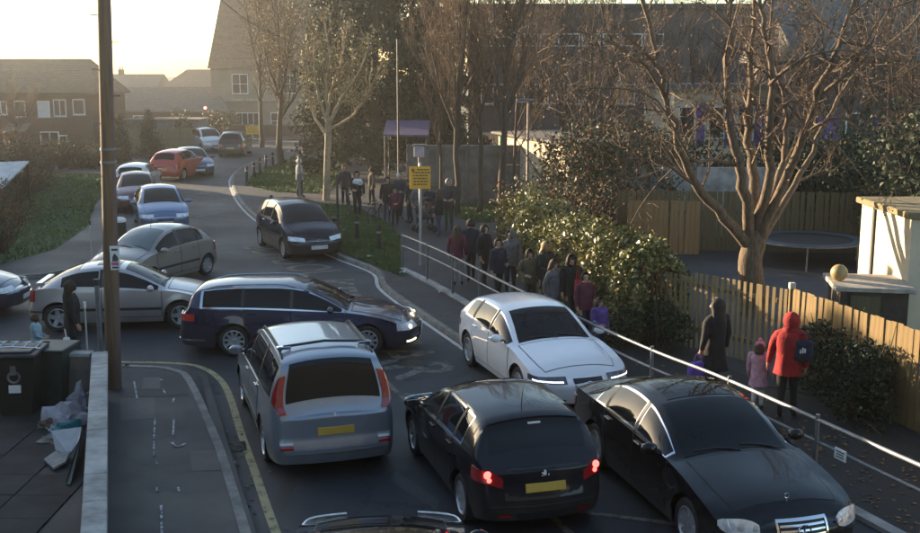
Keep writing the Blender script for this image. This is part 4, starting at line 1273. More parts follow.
for sg in (1, -1):
    o = c.patch('tail_light', lambda a, z: c.ring('r', a, z, sg), c.lin(.74, 1.30, 12), lambda a: (.72 - .06 * max(0, 1 - a) / .26 + .04 * max(0, a - 1), .76 + .11 * min(1, max(0, (a - .70) / .25)) + .05 * max(0, a - 1)), M_TAIL, .012)
    for (a, z, r_) in ((1.0, .83, .050), (.97, .765, .030)):
        p = c.ring('r', a, z, sg)
        MB().ball((p.x - .012, p.y + sg * .006, p.z), (.022, r_, r_), 10, 6).build('brake_light', M_BRAKE, o, True)
    c.patch('reflector', lambda a, z: c.ring('r', a, z, sg), c.lin(.62, .84, 6), c.lin(.30, .34, 4), M_TAIL, .01)
c.panel('rear_vent', 'r', .5, .27, .35, M_BLACKP, .01)
c.plate('r', .66, M_PLATEY, .52, .112); c.badge('r', .785, mat('badge_silver', (.85, .85, .88), .4, .1, var=.05), 'lion', .07)
c.lamp('headlight', 'f', .50, 1.45, lambda a: (.58, .70), M_LAMP); bumper_grille(c); c.plate('f', .40, M_PLATEW)
c.mirrors(1.30); c.wipers(1.08); c.aerial(3.2, .22)
sp = c.screen('rear_spoiler', 3.50, 3.61, .93, P_BLACK, .022)
pp = c.roof(3.66, 0)
MB().cbox((pp.x - .012, 0, pp.z - .01), (.02, .17, .03), .005).build('window_sticker', M_PAPER, c.root)

# --- black saloon on the right
SAL = dict(L=4.87, W=1.855, axles=(.84, 3.71), r=.335, spokes=10, crown=.075, fb=.20,
    top=[(0, .66), (.07, .76), (.4, .855), (1.2, .985), (1.34, 1.015), (1.88, 1.29), (2.28, 1.425), (2.75, 1.47), (3.15, 1.445), (3.55, 1.345), (4.05, 1.12), (4.2, 1.075), (4.65, 1.04), (4.79, .99), (4.87, .88)],
    belt=[(0, .58), (.4, .75), (1.25, .92), (1.6, .95), (3.8, 1.0), (4.25, .99), (4.7, .94), (4.87, .80)],
    roofw=[(0, .72), (.5, .82), (1.2, .845), (1.8, .77), (2.4, .715), (3.15, .70), (3.6, .72), (4.1, .80), (4.7, .82), (4.87, .76)],
    kf=[(.15, .08), (.3, .01), (.5, 0), (.62, .02), (.8, .10)])
P_BLACK2 = paint('paint_black_saloon', (0.005, 0.005, 0.007), .0, .18, .05)
loc, ang = front_pose(792, 574, -75, SAL)
c = Car('saloon_car', 'glossy black saloon with a chrome slatted grille, facing the camera beside the railing', SAL, P_BLACK2, loc, ang, QG)
c.doors([(1.42, 2.42), (2.42, 3.42)])
c.side_windows([(1.5, 2.36), (2.46, 3.35), (3.40, 3.72)], .10, .90, M_CHROME)
c.pillar([2.41, 3.375])
c.screen('windscreen', 1.36, 2.24, .90, t2=.88); c.bonnet(.16, 1.28, .90)
c.screen('rear_window', 3.30, 4.06, .88); c.screen('sunroof', 2.32, 2.95, .72)
g = c.panel('grille', 'f', .40, .46, .68, M_BLACKP, .012)
for k in range(4):
    c.panel('grille_slat', 'f', .37, .485 + k * .05, .505 + k * .05, M_CHROME, .024, parent=g)
c.panel('grille_frame', 'f', .42, .68, .71, M_CHROME, .026, parent=g)
for sg in (1, -1):
    c.patch('grille_frame', lambda a, z: c.ring('f', a, z, sg), c.lin(.39, .425, 3), c.lin(.46, .69, 5), M_CHROME, .026, g)
c.badge('f', .585, M_CHROME, 'star', .085)
c.lamp('headlight', 'f', .665, 1.16, lambda a: (.625 + .05 * (a - .9) - .085 * math.sqrt(max(.04, 1 - ((a - .9) / .27) ** 2)), .635 + .05 * (a - .9) + .085 * math.sqrt(max(.04, 1 - ((a - .9) / .27) ** 2))), M_LAMP, .012, inner=[(.72, .635, .05, M_CLEARLAMP), (.92, .64, .06, M_CLEARLAMP)])
c.panel('lower_grille', 'f', .80, .24, .36, M_BLACKP, .008)
c.plate('f', .41, M_PLATEW)
c.lamp('tail_light', 'r', .62, 1.30, lambda a: (.68, .84), M_TAIL); c.plate('r', .70, M_PLATEY)
c.mirrors(1.66); c.wipers(1.33)
p = c.roof(.14, 0)
MB().tube([p, p + Vector((-.005, 0, .05))], .005, 5).tube([p + Vector((0, .03 * math.cos(a), .075 + .03 * math.sin(a))) for a in np.linspace(0, 6.283, 13)], .004, 4).build('bonnet_emblem', M_CHROME, c.root)

# --- white hatchback
AUD = scaled(HATCH, 4.31, 1.79, 1.44, r=.335, spokes=5, fb=.2, axles=(.84, 3.47),
    top=[(0, .62), (.10, .72), (.4, .83), (1.15, .965), (1.28, 1.0), (1.75, 1.24), (2.15, 1.40), (2.6, 1.445), (3.3, 1.42), (3.75, 1.35), (3.88, 1.31), (4.14, 1.03), (4.22, .94), (4.31, .80)],
    belt=[(0, .56), (.35, .72), (1.2, .895), (1.5, .92), (3.6, 1.0), (4.0, .99), (4.18, .90), (4.31, .75)],
    roofw=[(0, .68), (.5, .82), (1.2, .845), (1.75, .765), (2.2, .71), (3.4, .675), (3.85, .67), (4.1, .75), (4.31, .75)])
P_WHITE = paint('paint_white', (0.84, 0.84, 0.87), .0, .3, .0)
loc, ang = wheels_pose(G(469, 365), G(521, 405), -1, AUD, 0)
c = Car('hatchback', 'white five-door hatchback facing the camera behind the black hatchback', AUD, P_WHITE, loc, ang, QG)
c.doors([(1.30, 2.32), (2.32, 3.22)])
c.side_windows([(1.38, 2.26), (2.37, 3.16), (3.24, 3.62)], .08, .88, M_CHROME)
c.pillar([2.31, 3.2])
c.screen('windscreen', 1.30, 2.12, .90, t2=.87); c.bonnet(.2, 1.22)
c.screen('rear_window', 3.90, 4.13, .84)
c.panel('grille', 'f', .36, .33, .64, M_BLACKP, .012); c.panel('lower_grille', 'f', .8, .22, .31, M_BLACKP, .006)
for o in c.lamp('headlight', 'f', .52, 1.38, lambda a: (.565 + .04 * max(0, a - .8), .67 + .035 * max(0, a - 1)), mat('headlamp_smoked', (.10, .10, .12), .06, .2, coat=1.0, var=.3, scale=12), .010): pass
for sg in (1, -1):
    c.patch('daytime_light', lambda a, z: c.ring('f', a, z, sg), c.lin(.60, 1.22, 10), lambda a: (.580 + .045 * max(0, a - .8), .602 + .045 * max(0, a - .8)), M_LAMPWHITE, .016)
c.plate('f', .40, M_PLATEW); c.lamp('tail_light', 'r', .58, 1.34, lambda a: (.72, .85), M_TAIL); c.plate('r', .60, M_PLATEY)
c.mirrors(1.56, .09); c.wipers(1.28); c.aerial(3.55, .05); c.badge('f', .56, M_CHROME, 'disc', .05)

# --- dark blue estate across the road
EST = dict(L=4.85, W=1.82, axles=(.93, 3.70), r=.335, spokes=10, crown=.07,
    top=[(0, .62), (.10, .73), (.5, .85), (1.15, .965), (1.3, 1.0), (1.8, 1.26), (2.25, 1.45), (2.75, 1.51), (3.6, 1.50), (4.3, 1.44), (4.53, 1.38), (4.73, 1.06), (4.78, .96), (4.85, .84)],
    belt=[(0, .56), (.35, .73), (1.2, .92), (1.55, .95), (4.3, 1.03), (4.63, 1.0), (4.75, .92), (4.85, .78)],
    roofw=[(0, .68), (.5, .82), (1.2, .85), (1.8, .775), (2.3, .73), (4.2, .70), (4.5, .70), (4.73, .80), (4.85, .76)])
P_NAVY = paint('paint_navy', (0.014, 0.018, 0.065), .4, .25, .06)
loc, ang = wheels_pose(G(231, 357), G(371, 357), -1, EST, 0)
c = Car('estate_car', 'dark navy estate with chrome window line and lit headlight, standing across the road', EST, P_NAVY, loc, ang, QG, scale=.965)
c.sp['handle_mat'] = P_NAVY
c.doors([(1.38, 2.5), (2.5, 3.48)])
c.side_windows([(1.42, 4.36)], .05, .93, M_CHROME, gap=.03)
c.pillar([2.49, 3.5], .1, .88)
c.screen('windscreen', 1.33, 2.2, .90, t2=.87); c.bonnet(.2, 1.25); c.screen('rear_window', 4.55, 4.72, .86)
c.panel('grille', 'f', .55, .50, .63, M_BLACKP, .01)
for k in range(3): c.panel('grille_slat', 'f', .53, .52 + k * .04, .53 + k * .04, M_CHROME, .016)
for sg in (1, -1):
    o = c.patch('headlight', lambda a, z: c.ring('f', a, z, sg), c.lin(.56, 1.30, 12), lambda a: (.555, .69 + .03 * max(0, a - 1)), M_LAMP, .012)
    p = c.ring('f', .98, .62, sg)
    MB().ball((p.x + .012, p.y + sg * .01, p.z), (.04, .06, .042), 10, 6).build('lit_bulb', M_LAMPON, o, True)
    c.patch('daytime_light', lambda a, z: c.ring('f', a, z, sg), c.lin(.72, 1.10, 6), c.lin(.30, .335, 4), M_LAMPON, .012)
c.panel('lower_grille', 'f', .66, .22, .36, M_BLACKP, .008); c.plate('f', .42, M_PLATEW); c.badge('f', .585, M_CHROME, 'disc', .055)
c.lamp('tail_light', 'r', .60, 1.34, lambda a: (.76, .90), mat('tail_lamp_bright', (.55, .03, .02), .12, coat=1.0, var=.2), .012); c.plate('r', .62, M_PLATEY)
c.lamp('bumper_strip', 'r', 0, 1.55, lambda a: (.345, .375), M_CHROME, .014)
c.mirrors(1.66); c.wipers(1.31); c.rails(2.35, 4.35, M_CHROME, .96, .04)

# --- silver three-door hatchback in the side road
AST = scaled(HATCH, 4.15, 1.71, 1.42, r=.315, spokes=5, axles=(.86, 3.50),
    top=[(0, .60), (.10, .70), (.5, .82), (1.05, .945), (1.18, .98), (1.7, 1.23), (2.1, 1.38), (2.5, 1.43), (2.95, 1.40), (3.4, 1.27), (3.85, 1.06), (4.0, 1.0), (4.08, .93), (4.15, .80)],
    belt=[(0, .54), (.35, .70), (1.1, .875), (1.5, .90), (3.5, .98), (3.85, .97), (4.05, .88), (4.15, .74)],
    roofw=[(0, .66), (.5, .80), (1.1, .83), (1.7, .745), (2.1, .70), (3.0, .67), (3.45, .67), (3.9, .75), (4.15, .74)])
P_SILVER2 = paint('paint_silver_lilac', (0.47, 0.45, 0.47), .5, .3)
loc, ang = wheels_pose(G(61, 332), G(180, 329), -1, AST, 0)
c = Car('hatchback', 'silver three-door hatchback emerging from the side road behind the telegraph pole', AST, P_SILVER2, loc, ang, QG)
c.sp['handle_mat'] = M_BLACKP
c.doors([(1.25, 2.55)], trim=.46)
c.side_windows([(1.32, 2.52), (2.60, 3.42)], .08, .88)
c.patch('rear_strip', lambda u, z: c.side(u, z, -1), c.lin(2.6, 3.1, 6), [.46, .49, .52], M_BLACKP, .012)
c.pillar([2.55])
c.screen('windscreen', 1.20, 2.06, .90, t2=.86); c.bonnet(.2, 1.12); c.screen('rear_window', 3.05, 3.86, .86)
c.screen('sunroof', 2.2, 2.7, .6)
MB().cbox((c.L / 2 - 3.93, 0, 1.045), (.14, 1.10, .03), .012).box((c.L / 2 - 3.90, .5, 1.015), (.08, .04, .06)).box((c.L / 2 - 3.90, -.5, 1.015), (.08, .04, .06)).build('rear_spoiler', P_SILVER2, c.root)
c.lamp('tail_light', 'r', .66, 1.16, lambda a: (.68, .93), M_TAIL, .012); c.plate('r', .62, M_PLATEY)
c.lamp('headlight', 'f', .50, 1.32, lambda a: (.56, .68), M_LAMP); bumper_grille(c); c.panel('grille', 'f', .4, .52, .58, M_BLACKP); c.plate('f', .40, M_PLATEW)
c.mirrors(1.46); c.wipers(1.18); c.lamp('bumper_strip', 'r', 0, 1.5, lambda a: (.44, .48), M_BLACKP, .014)

# --- grey-beige rounded supermini
MIC = scaled(HATCH, 3.74, 1.66, 1.54, r=.295, spokes=7, darkrim=True, axles=(.70, 3.13), fb=.2, rb=.16,
    top=[(0, .66), (.08, .78), (.3, .90), (.75, 1.02), (.88, 1.06), (1.3, 1.33), (1.7, 1.49), (2.15, 1.545), (2.7, 1.50), (3.1, 1.40), (3.3, 1.31), (3.52, 1.06), (3.62, .95), (3.74, .80)],
    belt=[(0, .58), (.3, .78), (.8, .93), (1.2, .96), (3.0, 1.02), (3.4, .99), (3.6, .88), (3.74, .74)],
    roofw=[(0, .66), (.4, .80), (.85, .82), (1.35, .745), (1.75, .70), (2.8, .66), (3.25, .65), (3.5, .72), (3.74, .72)])
P_BEIGE = paint('paint_grey_beige', (0.27, 0.26, 0.24), .35, .32)
p = G(207, 275); ang = math.radians(247)
d = Vector((math.cos(ang), math.sin(ang), 0)); lf = Vector((-d.y, d.x, 0))
cc = p - lf * (.83 - .06) + d * (3.13 - 1.87)
c = Car('hatchback', 'small rounded grey-beige hatchback turning into the side road behind the silver three-door', MIC, P_BEIGE, (cc.x, cc.y, .004), ang, QG)
c.doors([(.95, 1.95), (1.95, 2.75)], trim=.50)
c.side_windows([(1.02, 1.9), (2.0, 2.7), (2.76, 3.02)], .08, .88)
c.pillar([1.95, 2.73]); c.screen('windscreen', .90, 1.68, .90, t2=.86, m=mat('car_glass_teal', (0.05, 0.085, 0.09), .05, coat=.6, spec=.7)); c.bonnet(.15, .82); c.screen('rear_window', 3.32, 3.52, .84)
c.lamp('headlight', 'f', .55, 1.30, lambda a: (.62, .78), M_LAMP); bumper_grille(c); c.plate('f', .40, M_PLATEW)
c.lamp('tail_light', 'r', .74, 1.2, lambda a: (.66, .90), M_TAIL); c.plate('r', .62, M_PLATEY); c.mirrors(1.1); c.wipers(.88); c.aerial(1.75, .25)

# --- black compact people carrier coming along the road
PIC = scaled(HATCH, 4.28, 1.75, 1.64, r=.31, spokes=7, darkrim=True, axles=(.82, 3.56), fb=.22,
    top=[(0, .64), (.08, .76), (.3, .88), (.7, 1.03), (.85, 1.09), (1.35, 1.38), (1.8, 1.57), (2.3, 1.64), (3.1, 1.63), (3.7, 1.56), (3.88, 1.49), (4.1, 1.10), (4.18, .98), (4.28, .84)],
    belt=[(0, .56), (.3, .76), (.8, .97), (1.2, 1.01), (3.6, 1.08), (4.0, 1.04), (4.18, .92), (4.28, .78)],
    roofw=[(0, .66), (.4, .80), (.85, .84), (1.4, .77), (1.85, .72), (3.4, .69), (3.85, .68), (4.1, .78), (4.28, .76)])
P_BLACK3 = paint('paint_blue_black', (0.012, 0.013, 0.022), .35, .25, .08)
loc, ang = wheels_pose(G(261, 246), G(284, 258.5), -1, PIC, 0)
c = Car('people_carrier', 'black compact people carrier driving towards the camera beside the grass verge', PIC, P_BLACK3, loc, ang, QG)
c.doors([(1.05, 2.15), (2.15, 3.1)], trim=.44); c.side_windows([(1.1, 2.1), (2.2, 3.05), (3.12, 3.66)], .08, .88); c.pillar([2.15, 3.08])
c.screen('windscreen', .90, 1.76, .91, t2=.86); c.bonnet(.15, .8); c.screen('rear_window', 3.9, 4.1, .84)
c.lamp('headlight', 'f', .56, 1.22, lambda a: (.60 + .05 * max(0, a - .56), .70 + .10 * max(0, a - .56)), M_LAMP, .012)
c.panel('grille', 'f', .42, .56, .62, M_BLACKP); c.panel('grille_slat', 'f', .4, .60, .612, M_CHROME, .014)
bumper_grille(c); c.plate('f', .44, M_PLATEW); c.badge('f', .63, M_CHROME, 'disc', .04)
c.lamp('tail_light', 'r', .78, 1.2, lambda a: (.72, .98), M_TAIL); c.plate('r', .62, M_PLATEY); c.mirrors(1.2); c.wipers(.87)

# --- dark car just entering the bottom of the picture
loc, ang = front_pose(383, 572, 93, HB)
P_BLACK4 = paint('paint_black_green', (0.009, 0.011, 0.012), .3, .2, .05)
c = Car('hatchback', 'black car at the bottom edge of the picture, only its bonnet and windscreen showing', scaled(HATCH, 4.2, 1.80, 1.46, r=.31, spokes=7, fb=.22), P_BLACK4, loc, ang, QG)
c.doors([(1.2, 2.3), (2.3, 3.2)]); c.side_windows([(1.25, 2.25), (2.35, 3.1)], .08, .88); c.pillar([2.3])
c.screen('windscreen', 1.15, 2.02, .90, t2=.86); c.bonnet(.22, 1.06); c.screen('rear_window', 3.78, 4.0, .84)
c.lamp('headlight', 'f', .56, 1.40, lambda a: (.58, .70), M_LAMP); c.mirrors(1.36); c.wipers(1.12)
c.lamp('tail_light', 'r', .7, 1.2, lambda a: (.66, .88), M_TAIL); c.plate('r', .6, M_PLATEY)

# --- parked and far cars: one furnished hatchback, other sizes, paints and poses
def plain_car(name, label, spec, pnt, pose, group, tail=M_TAIL, front=True):
    c = Car(name, label, spec, pnt, pose[0], pose[1], group)
    L = spec['L']; k = L / 4.03
    c.doors([(1.12 * k, 2.18 * k), (2.18 * k, 3.05 * k)])
    c.side_windows([(1.2 * k, 2.14 * k), (2.22 * k, 3.0 * k), (3.06 * k, 3.35 * k)], .08, .88)
    c.pillar([2.18 * k, 3.03 * k])
    c.screen('windscreen', 1.10 * k, 1.93 * k, .90, t2=.86); c.bonnet(.22, 1.02 * k)
    c.screen('rear_window', 3.625 * k, 3.845 * k, .84)
    c.lamp('headlight', 'f', .55, 1.32, lambda a: (.58, .70), M_LAMP); bumper_grille(c)
    c.panel('grille', 'f', .42, .48, .56, M_BLACKP); c.plate('f', .40, M_PLATEW)
    c.lamp('tail_light', 'r', .72, 1.22, lambda a: (.66, .88), tail, .012); c.plate('r', .60, M_PLATEY)
    c.mirrors(1.32 * k); c.wipers(1.08 * k)
    return c

HB2 = dict(HATCH); HB2.update(spokes=7, darkrim=True)
P_BLUE = paint('paint_light_blue', (0.10, 0.18, 0.34), .45, .3)
plain_car('hatchback', 'light blue hatchback parked facing the camera, nearest of the cars along the left kerb', scaled(HB2, 4.2, 1.76, 1.52), P_BLUE, front_pose(166, 234, -70, scaled(HB2, 4.2, 1.76, 1.52)), PG)
P_MAROON = paint('paint_maroon', (0.10, 0.022, 0.04), .3, .3)
plain_car('hatchback', 'dark maroon hatchback tucked in behind the light blue hatchback on the left kerb', scaled(HB2, 3.95, 1.70, 1.50), P_MAROON, front_pose(139, 213, -72, HB2), PG)
P_WHITE2 = paint('paint_white_old', (0.60, 0.60, 0.62), .0, .35, .08)
plain_car('saloon_car', 'white car parked with its back to the camera behind the maroon hatchback', scaled(HB2, 4.3, 1.74, 1.44), P_WHITE2, rear_pose(131, 196, 97, HB2), PG)
P_RED = paint('paint_orange_red', (0.48, 0.05, 0.03), .1, .3)
plain_car('hatchback', 'orange-red hatchback parked at an angle on the left kerb', scaled(HB2, 4.2, 1.80, 1.60), P_RED, rear_pose(164, 181, 80, HB2), PG)
P_SLATE = paint('paint_slate_blue', (0.07, 0.10, 0.20), .4, .3)
plain_car('hatchback', 'slate blue hatchback parked facing the camera beyond the orange-red one', scaled(HB2, 4.2, 1.76, 1.52), P_SLATE, front_pose(200, 177, -66, HB2), PG)
P_FARW = paint('paint_white_far', (0.62, 0.62, 0.62), .0, .35, .06)
plain_car('saloon_car', 'white hatchback farthest up the road at the bend', scaled(HB2, 4.2, 1.74, 1.46), P_FARW, front_pose(206, 149, -50, HB2), FG)
plain_car('people_carrier', 'pale silver tall car parked between the far white hatchback and the dark off-roader', scaled(HB2, 4.4, 1.80, 1.70), paint('paint_pale_silver', (.5, .51, .53), .4, .3), front_pose(216, 152.5, -62, HB2), FG)
plain_car('off_roader', 'dark off-roader with a yellow rear plate parked at the far bend', scaled(HB2, 4.4, 1.82, 1.72, r=.35), paint('paint_dark_grey', (.03, .033, .036), .3, .3), rear_pose(231, 157, 93, HB2), FG)
P_NAVY2 = paint('paint_dark_blue', (0.02, 0.03, 0.085), .4, .28)
plain_car('hatchback', 'dark blue car in the side road, only its nose showing at the left edge', scaled(HB2, 4.1, 1.74, 1.45), P_NAVY2, front_pose(20, 311, 2, HB2), QG)
# ------------------------------------------------------------------ trees, hedge, shrubs
M_BARK = mat('bark_brown', (.19, .135, .09), .92, color2=(.065, .046, .03), scale=7, stretch=(2.4, 2.4, .8), bump=1.0, detail=9)
M_BARKP = mat('bark_pale', (.40, .32, .21), .85, color2=(.22, .17, .11), scale=6, bump=.4)
M_BARKD = mat('bark_dark', (.075, .055, .04), .9, color2=(.045, .034, .026), scale=4, stretch=(3, 3, .6), bump=.5)
M_TWIG = mat('twig_brown', (.085, .055, .036), .85, var=.35, scale=1.5)
M_TWIGD = mat('twig_dark', (.075, .05, .034), .9, var=.35, scale=1.0)
M_TWIGR = mat('twig_russet', (.13, .08, .045), .85, var=.35, scale=1.0)
def leafmat(name, c1, c2, rough=.5, sc=1.3):
    m = mat(name, c1, rough, color2=c2, scale=sc, detail=7)
    return m
M_LEAFG = leafmat('leaf_laurel', (.11, .125, .028), (.32, .285, .11), .40)
M_LEAFY = leafmat('leaf_yellowing', (.16, .13, .03), (.26, .20, .07), .75)
M_LEAFB = leafmat('leaf_brown', (.13, .068, .03), (.22, .12, .055), .9)
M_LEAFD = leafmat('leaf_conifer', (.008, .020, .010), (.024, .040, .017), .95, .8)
M_LEAFI = leafmat('leaf_ivy', (.018, .035, .012), (.05, .075, .025), .62, 1.0)
M_PETAL = mat('petal_pink', (.50, .06, .08), .6, var=.2)

def leaves(name, P, size, mats_, seed, parent=None, weights=None, aspect=.55, up=0.0):
    """one rhombic, slightly folded leaf per point"""
    rg = np.random.default_rng(seed); P = np.asarray(P, float); n = len(P)
    a = rg.normal(size=(n, 3)); a[:, 2] += up; a /= np.linalg.norm(a, axis=1)[:, None]
    b = rg.normal(size=(n, 3)); b -= (b * a).sum(1)[:, None] * a; b /= np.linalg.norm(b, axis=1)[:, None]
    c = np.cross(a, b)
    s_ = size * rg.uniform(.6, 1.35, n)[:, None]
    V = np.stack([P - b * s_ * .5, P + c * s_ * aspect * .5 + a * s_ * .08, P + b * s_ * .5, P - c * s_ * aspect * .5 + a * s_ * .08], 1).reshape(-1, 3)
    F = np.arange(4 * n).reshape(-1, 4)
    mi = rg.choice(len(mats_), n, p=weights) if len(mats_) > 1 else None
    return fast_mesh(name, V, F, list(mats_), parent, mi=mi)

class Tree:
    def __init__(s, seed):
        s.rg = random.Random(seed); s.trunk = MB(); s.twig = MB(); s.tips = []
    def limb(s, pts, r0, r1, n=7, fork=True):
        pts = curve_pts(pts, 4); k = len(pts)
        rr = [r1 + (r0 - r1) * (1 - i / (k - 1)) ** 1.7 for i in range(k)]
        pts = [p + Vector((s.rg.gauss(0, 1), s.rg.gauss(0, 1), s.rg.gauss(0, .4))) * (r0 * .16 + .009) if 0 < i < k - 1 else p for i, p in enumerate(pts)]
        s.trunk.tube(pts, rr, n); return pts, rr
    def sprout(s, pts, rr, count, length, level, maxl, ang=(.5, 1.1), upb=.25, t0=.25, wander=.16, shrink=.55, kids=(6, 5, 4), droop=0.0, twigr=.006):
        g = s.rg
        for k in range(count):
            t = t0 + (1 - t0) * ((k + g.random()) / count); x = t * (len(pts) - 1); i = min(int(x), len(pts) - 2)
            p = pts[i].lerp(pts[i + 1], x - i); d = (pts[i + 1] - pts[i]).normalized()
            ax = d.orthogonal().normalized(); ax.rotate(Matrix.Rotation(g.uniform(0, 6.283), 3, d))
            nd = d.copy(); nd.rotate(Matrix.Rotation(g.uniform(*ang), 3, ax)); nd.z += upb; nd.normalize()
            L_ = length * g.uniform(.55, 1.25) * (1.15 - .5 * t); m = 5 if level < maxl else 4
            q = [p.copy()]; dd = nd.copy()
            for j in range(m - 1):
                dd = (dd + Vector((g.gauss(0, wander), g.gauss(0, wander), g.gauss(0, wander) + (upb - droop) * .25))).normalized()
                q.append(q[-1] + dd * L_ / (m - 1))
            r0 = max(twigr, min(rr[i] * .6, length * .02)); r = [r0 * (1 - .7 * j / (m - 1)) for j in range(m)]
            if level == 1 and r0 > .022: s.trunk.tube(q, r, 5, False)
            else: s.twig.tube(q, r, 3 if level >= 2 else 4, False)
            s.tips.append(q[-1]); s.tips.append(q[m // 2])
            if level < maxl:
                s.sprout(q, r, kids[min(level, len(kids) - 1)], length * shrink, level + 1, maxl, ang, upb, .2, wander, shrink, kids, droop, twigr)
    def done(s, name, label, base, mt, mw, group='trees', leaf=None, cat='tree'):
        o = thing(name, label, cat, tuple(base), 0, group)
        b = Vector(base)
        for q in (s.trunk, s.twig): q.v = [(v[0] - b.x, v[1] - b.y, v[2] - b.z) for v in q.v]
        s.trunk.build('trunk', mt, o, True, 60)
        tw = s.twig.build('crown', mw, o)
        if leaf:
            size, ms, per, spread, seed, wts = leaf
            rg = np.random.default_rng(seed); T_ = np.array([tuple(t - b) for t in s.tips])
            P = T_[rg.integers(0, len(T_), int(len(T_) * per))] + rg.normal(0, spread, (int(len(T_) * per), 3))
            lo = leaves('leaves', P, size, ms, seed, o, wts)
        return o

# the big bare tree behind the paling fence
t = Tree(11); D0 = 24.6
A = lambda x, y, dd=0.0: AT(x, y, D0 + dd)
root = AT(752, 310, D0); root.z = 0
fork = A(756, 243)
t.trunk.tube(curve_pts([root + Vector((0, 0, -.1)), root + Vector((.02, 0, .5)), A(750, 262), A(756, 240), A(757, 226)], 4), [.40, .33, .30, .29, .29, .285, .28, .275, .27, .265, .26, .25, .235, .215, .19, .14, .06], 12)
limbs = [([A(752, 248), A(725, 218, -.3), A(693, 180, -.6), A(676, 135, -.8), A(664, 90, -1.0), A(652, 40, -1.1), A(636, -30, -1.2)], .15, .07),
         ([A(753, 244), A(743, 186, -.5), A(735, 150, -.6), A(727, 110, -.7), A(728, 60, -.6), A(732, 0, -.5), A(728, -70, -.4)], .15, .07),
         ([A(754, 243), A(753, 180, .3), A(748, 130, .5), A(751, 80, .5), A(752, 30, .6), A(756, -60, .6)], .16, .07),
         ([A(755, 243), A(767, 182, -.4), A(768, 130, -.7), A(771, 75, -.8), A(765, 30, -.8), A(756, -20, -.8), A(748, -80, -.9)], .14, .06),
         ([A(756, 244), A(772, 198, .5), A(784, 150, .9), A(786, 110, 1.0), A(776, 70, 1.0), A(770, 20, 1.1), A(780, -60, 1.2)], .12, .05),
         ([A(756, 246), A(778, 198, -.3), A(802, 140, -.7), A(820, 90, -1.1), A(838, 45, -1.4), A(856, -10, -1.6), A(868, -60, -1.8)], .14, .06),
         ([A(757, 248), A(784, 204, .6), A(806, 165, 1.1), A(832, 110, 1.6), A(860, 70, 2.0), A(905, 30, 2.4), A(940, -10, 2.8)], .10, .05),
         ([A(700, 188, -.5), A(672, 168, -1.0), A(650, 150, -1.4), A(625, 125, -1.6)], .05, .02),
         ([A(735, 165, -.4), A(712, 160, -1.0), A(690, 158, -1.6), A(655, 100, -2.2), A(600, 88, -2.6), A(560, 95, -2.8), A(540, 110, -3)], .05, .015),
         ([A(664, 95, -1.0), A(640, 60, -1.6), A(600, 38, -2.2), A(565, 30, -2.6), A(530, 45, -3.0)], .055, .015),
         ([A(770, 85, -.8), A(800, 60, -1.5), A(840, 50, -2.0), A(880, 60, -2.4), A(925, 70, -2.6)], .05, .015),
         ([A(820, 95, -1.1), A(850, 70, -1.8), A(885, 15, -2.2), A(930, -5, -2.6)], .05, .02),
         ([A(806, 132, -.8), A(840, 118, -1.5), A(870, 140, -2.0), A(895, 165, -2.3)], .04, .012)]
for pts, r0, r1 in limbs:
    pp_, rr_ = t.limb(pts, r0 * 1.0, r1 * .62, 8)
    t.sprout(pp_, rr_, 12, 1.7, 1, 3, (.5, 1.2), .12, .22, .2, .58, (0, 5, 4), .1, .0055)
t.done('bare_tree', 'large bare many-limbed tree behind the paling fence, its bark catching the sun', root, M_BARK, M_TWIG, 'trees', (.065, (M_LEAFB, M_LEAFY), .30, .035, 3, (.9, .1)))

def upright(seed, px, py, D, height, label, r=.13, spread=.22, count=20, mt=M_BARKD, mw=M_TWIGR, leaf=None, lean=(0, 0), clear=.2, length=2.6, levels=3, kids=(0, 5, 4), limbs=4, group='trees', name='bare_tree', twigr=.007):
    t = Tree(seed); g = t.rg
    b = AT(px, py, D); b.z = 0
    top = b + Vector((lean[0], lean[1], height))
    tr_, rr_ = t.limb([b - Vector((0, 0, .1)), b.lerp(top, .3) + Vector((g.uniform(-.1, .1), 0, 0)), b.lerp(top, .65) + Vector((g.uniform(-.2, .2), 0, 0)), top], r, r * .15, 8)
    t.sprout(tr_, rr_, count, length, 1, levels, (.25, .55 + spread), .35, clear, .11, .55, kids, 0, twigr)
    for k in range(limbs):
        a = g.uniform(0, 6.283); h0 = height * g.uniform(clear, .5)
        p0 = b.lerp(top, h0 / height); e = p0 + Vector((math.cos(a) * height * spread * .8, math.sin(a) * height * spread * .8, (height - h0) * g.uniform(.6, .95)))
        pp_, r2 = t.limb([p0, p0.lerp(e, .4) + Vector((math.cos(a), math.sin(a), 0)) * .25, e], r * .5, r * .1, 6)
        t.sprout(pp_, r2, count // 2, length * .8, 1, levels, (.25, .6 + spread), .35, .15, .12, .55, kids, 0, twigr)
    return t.done(name, label, b, mt, mw, group, leaf)

BL = (.075, (M_LEAFB, M_LEAFY), 1.1, .06, 5, (.88, .12))
upright(21, 458, 218, 42.3, 11.5, 'upright brown twiggy tree, leftmost of the row in front of the concrete wall', .15, .16, 22, leaf=BL, clear=.26)
upright(22, 478, 217, 42.8, 12.5, 'upright brown twiggy tree, second in the row in front of the concrete wall', .14, .15, 22, leaf=BL, clear=.26)
upright(23, 501, 219, 42.0, 12.0, 'upright brown twiggy tree right of the row, nearest the lamp post', .19, .17, 22, leaf=BL, clear=.26)
upright(24, 440, 214, 44.6, 10.0, 'slim brown tree at the left end of the concrete wall', .09, .16, 16, leaf=BL, clear=.22)
upright(25, 515, 212, 44.8, 10.5, 'thin twiggy tree between the lamp post and the concrete wall', .09, .2, 16, leaf=BL, clear=.25)

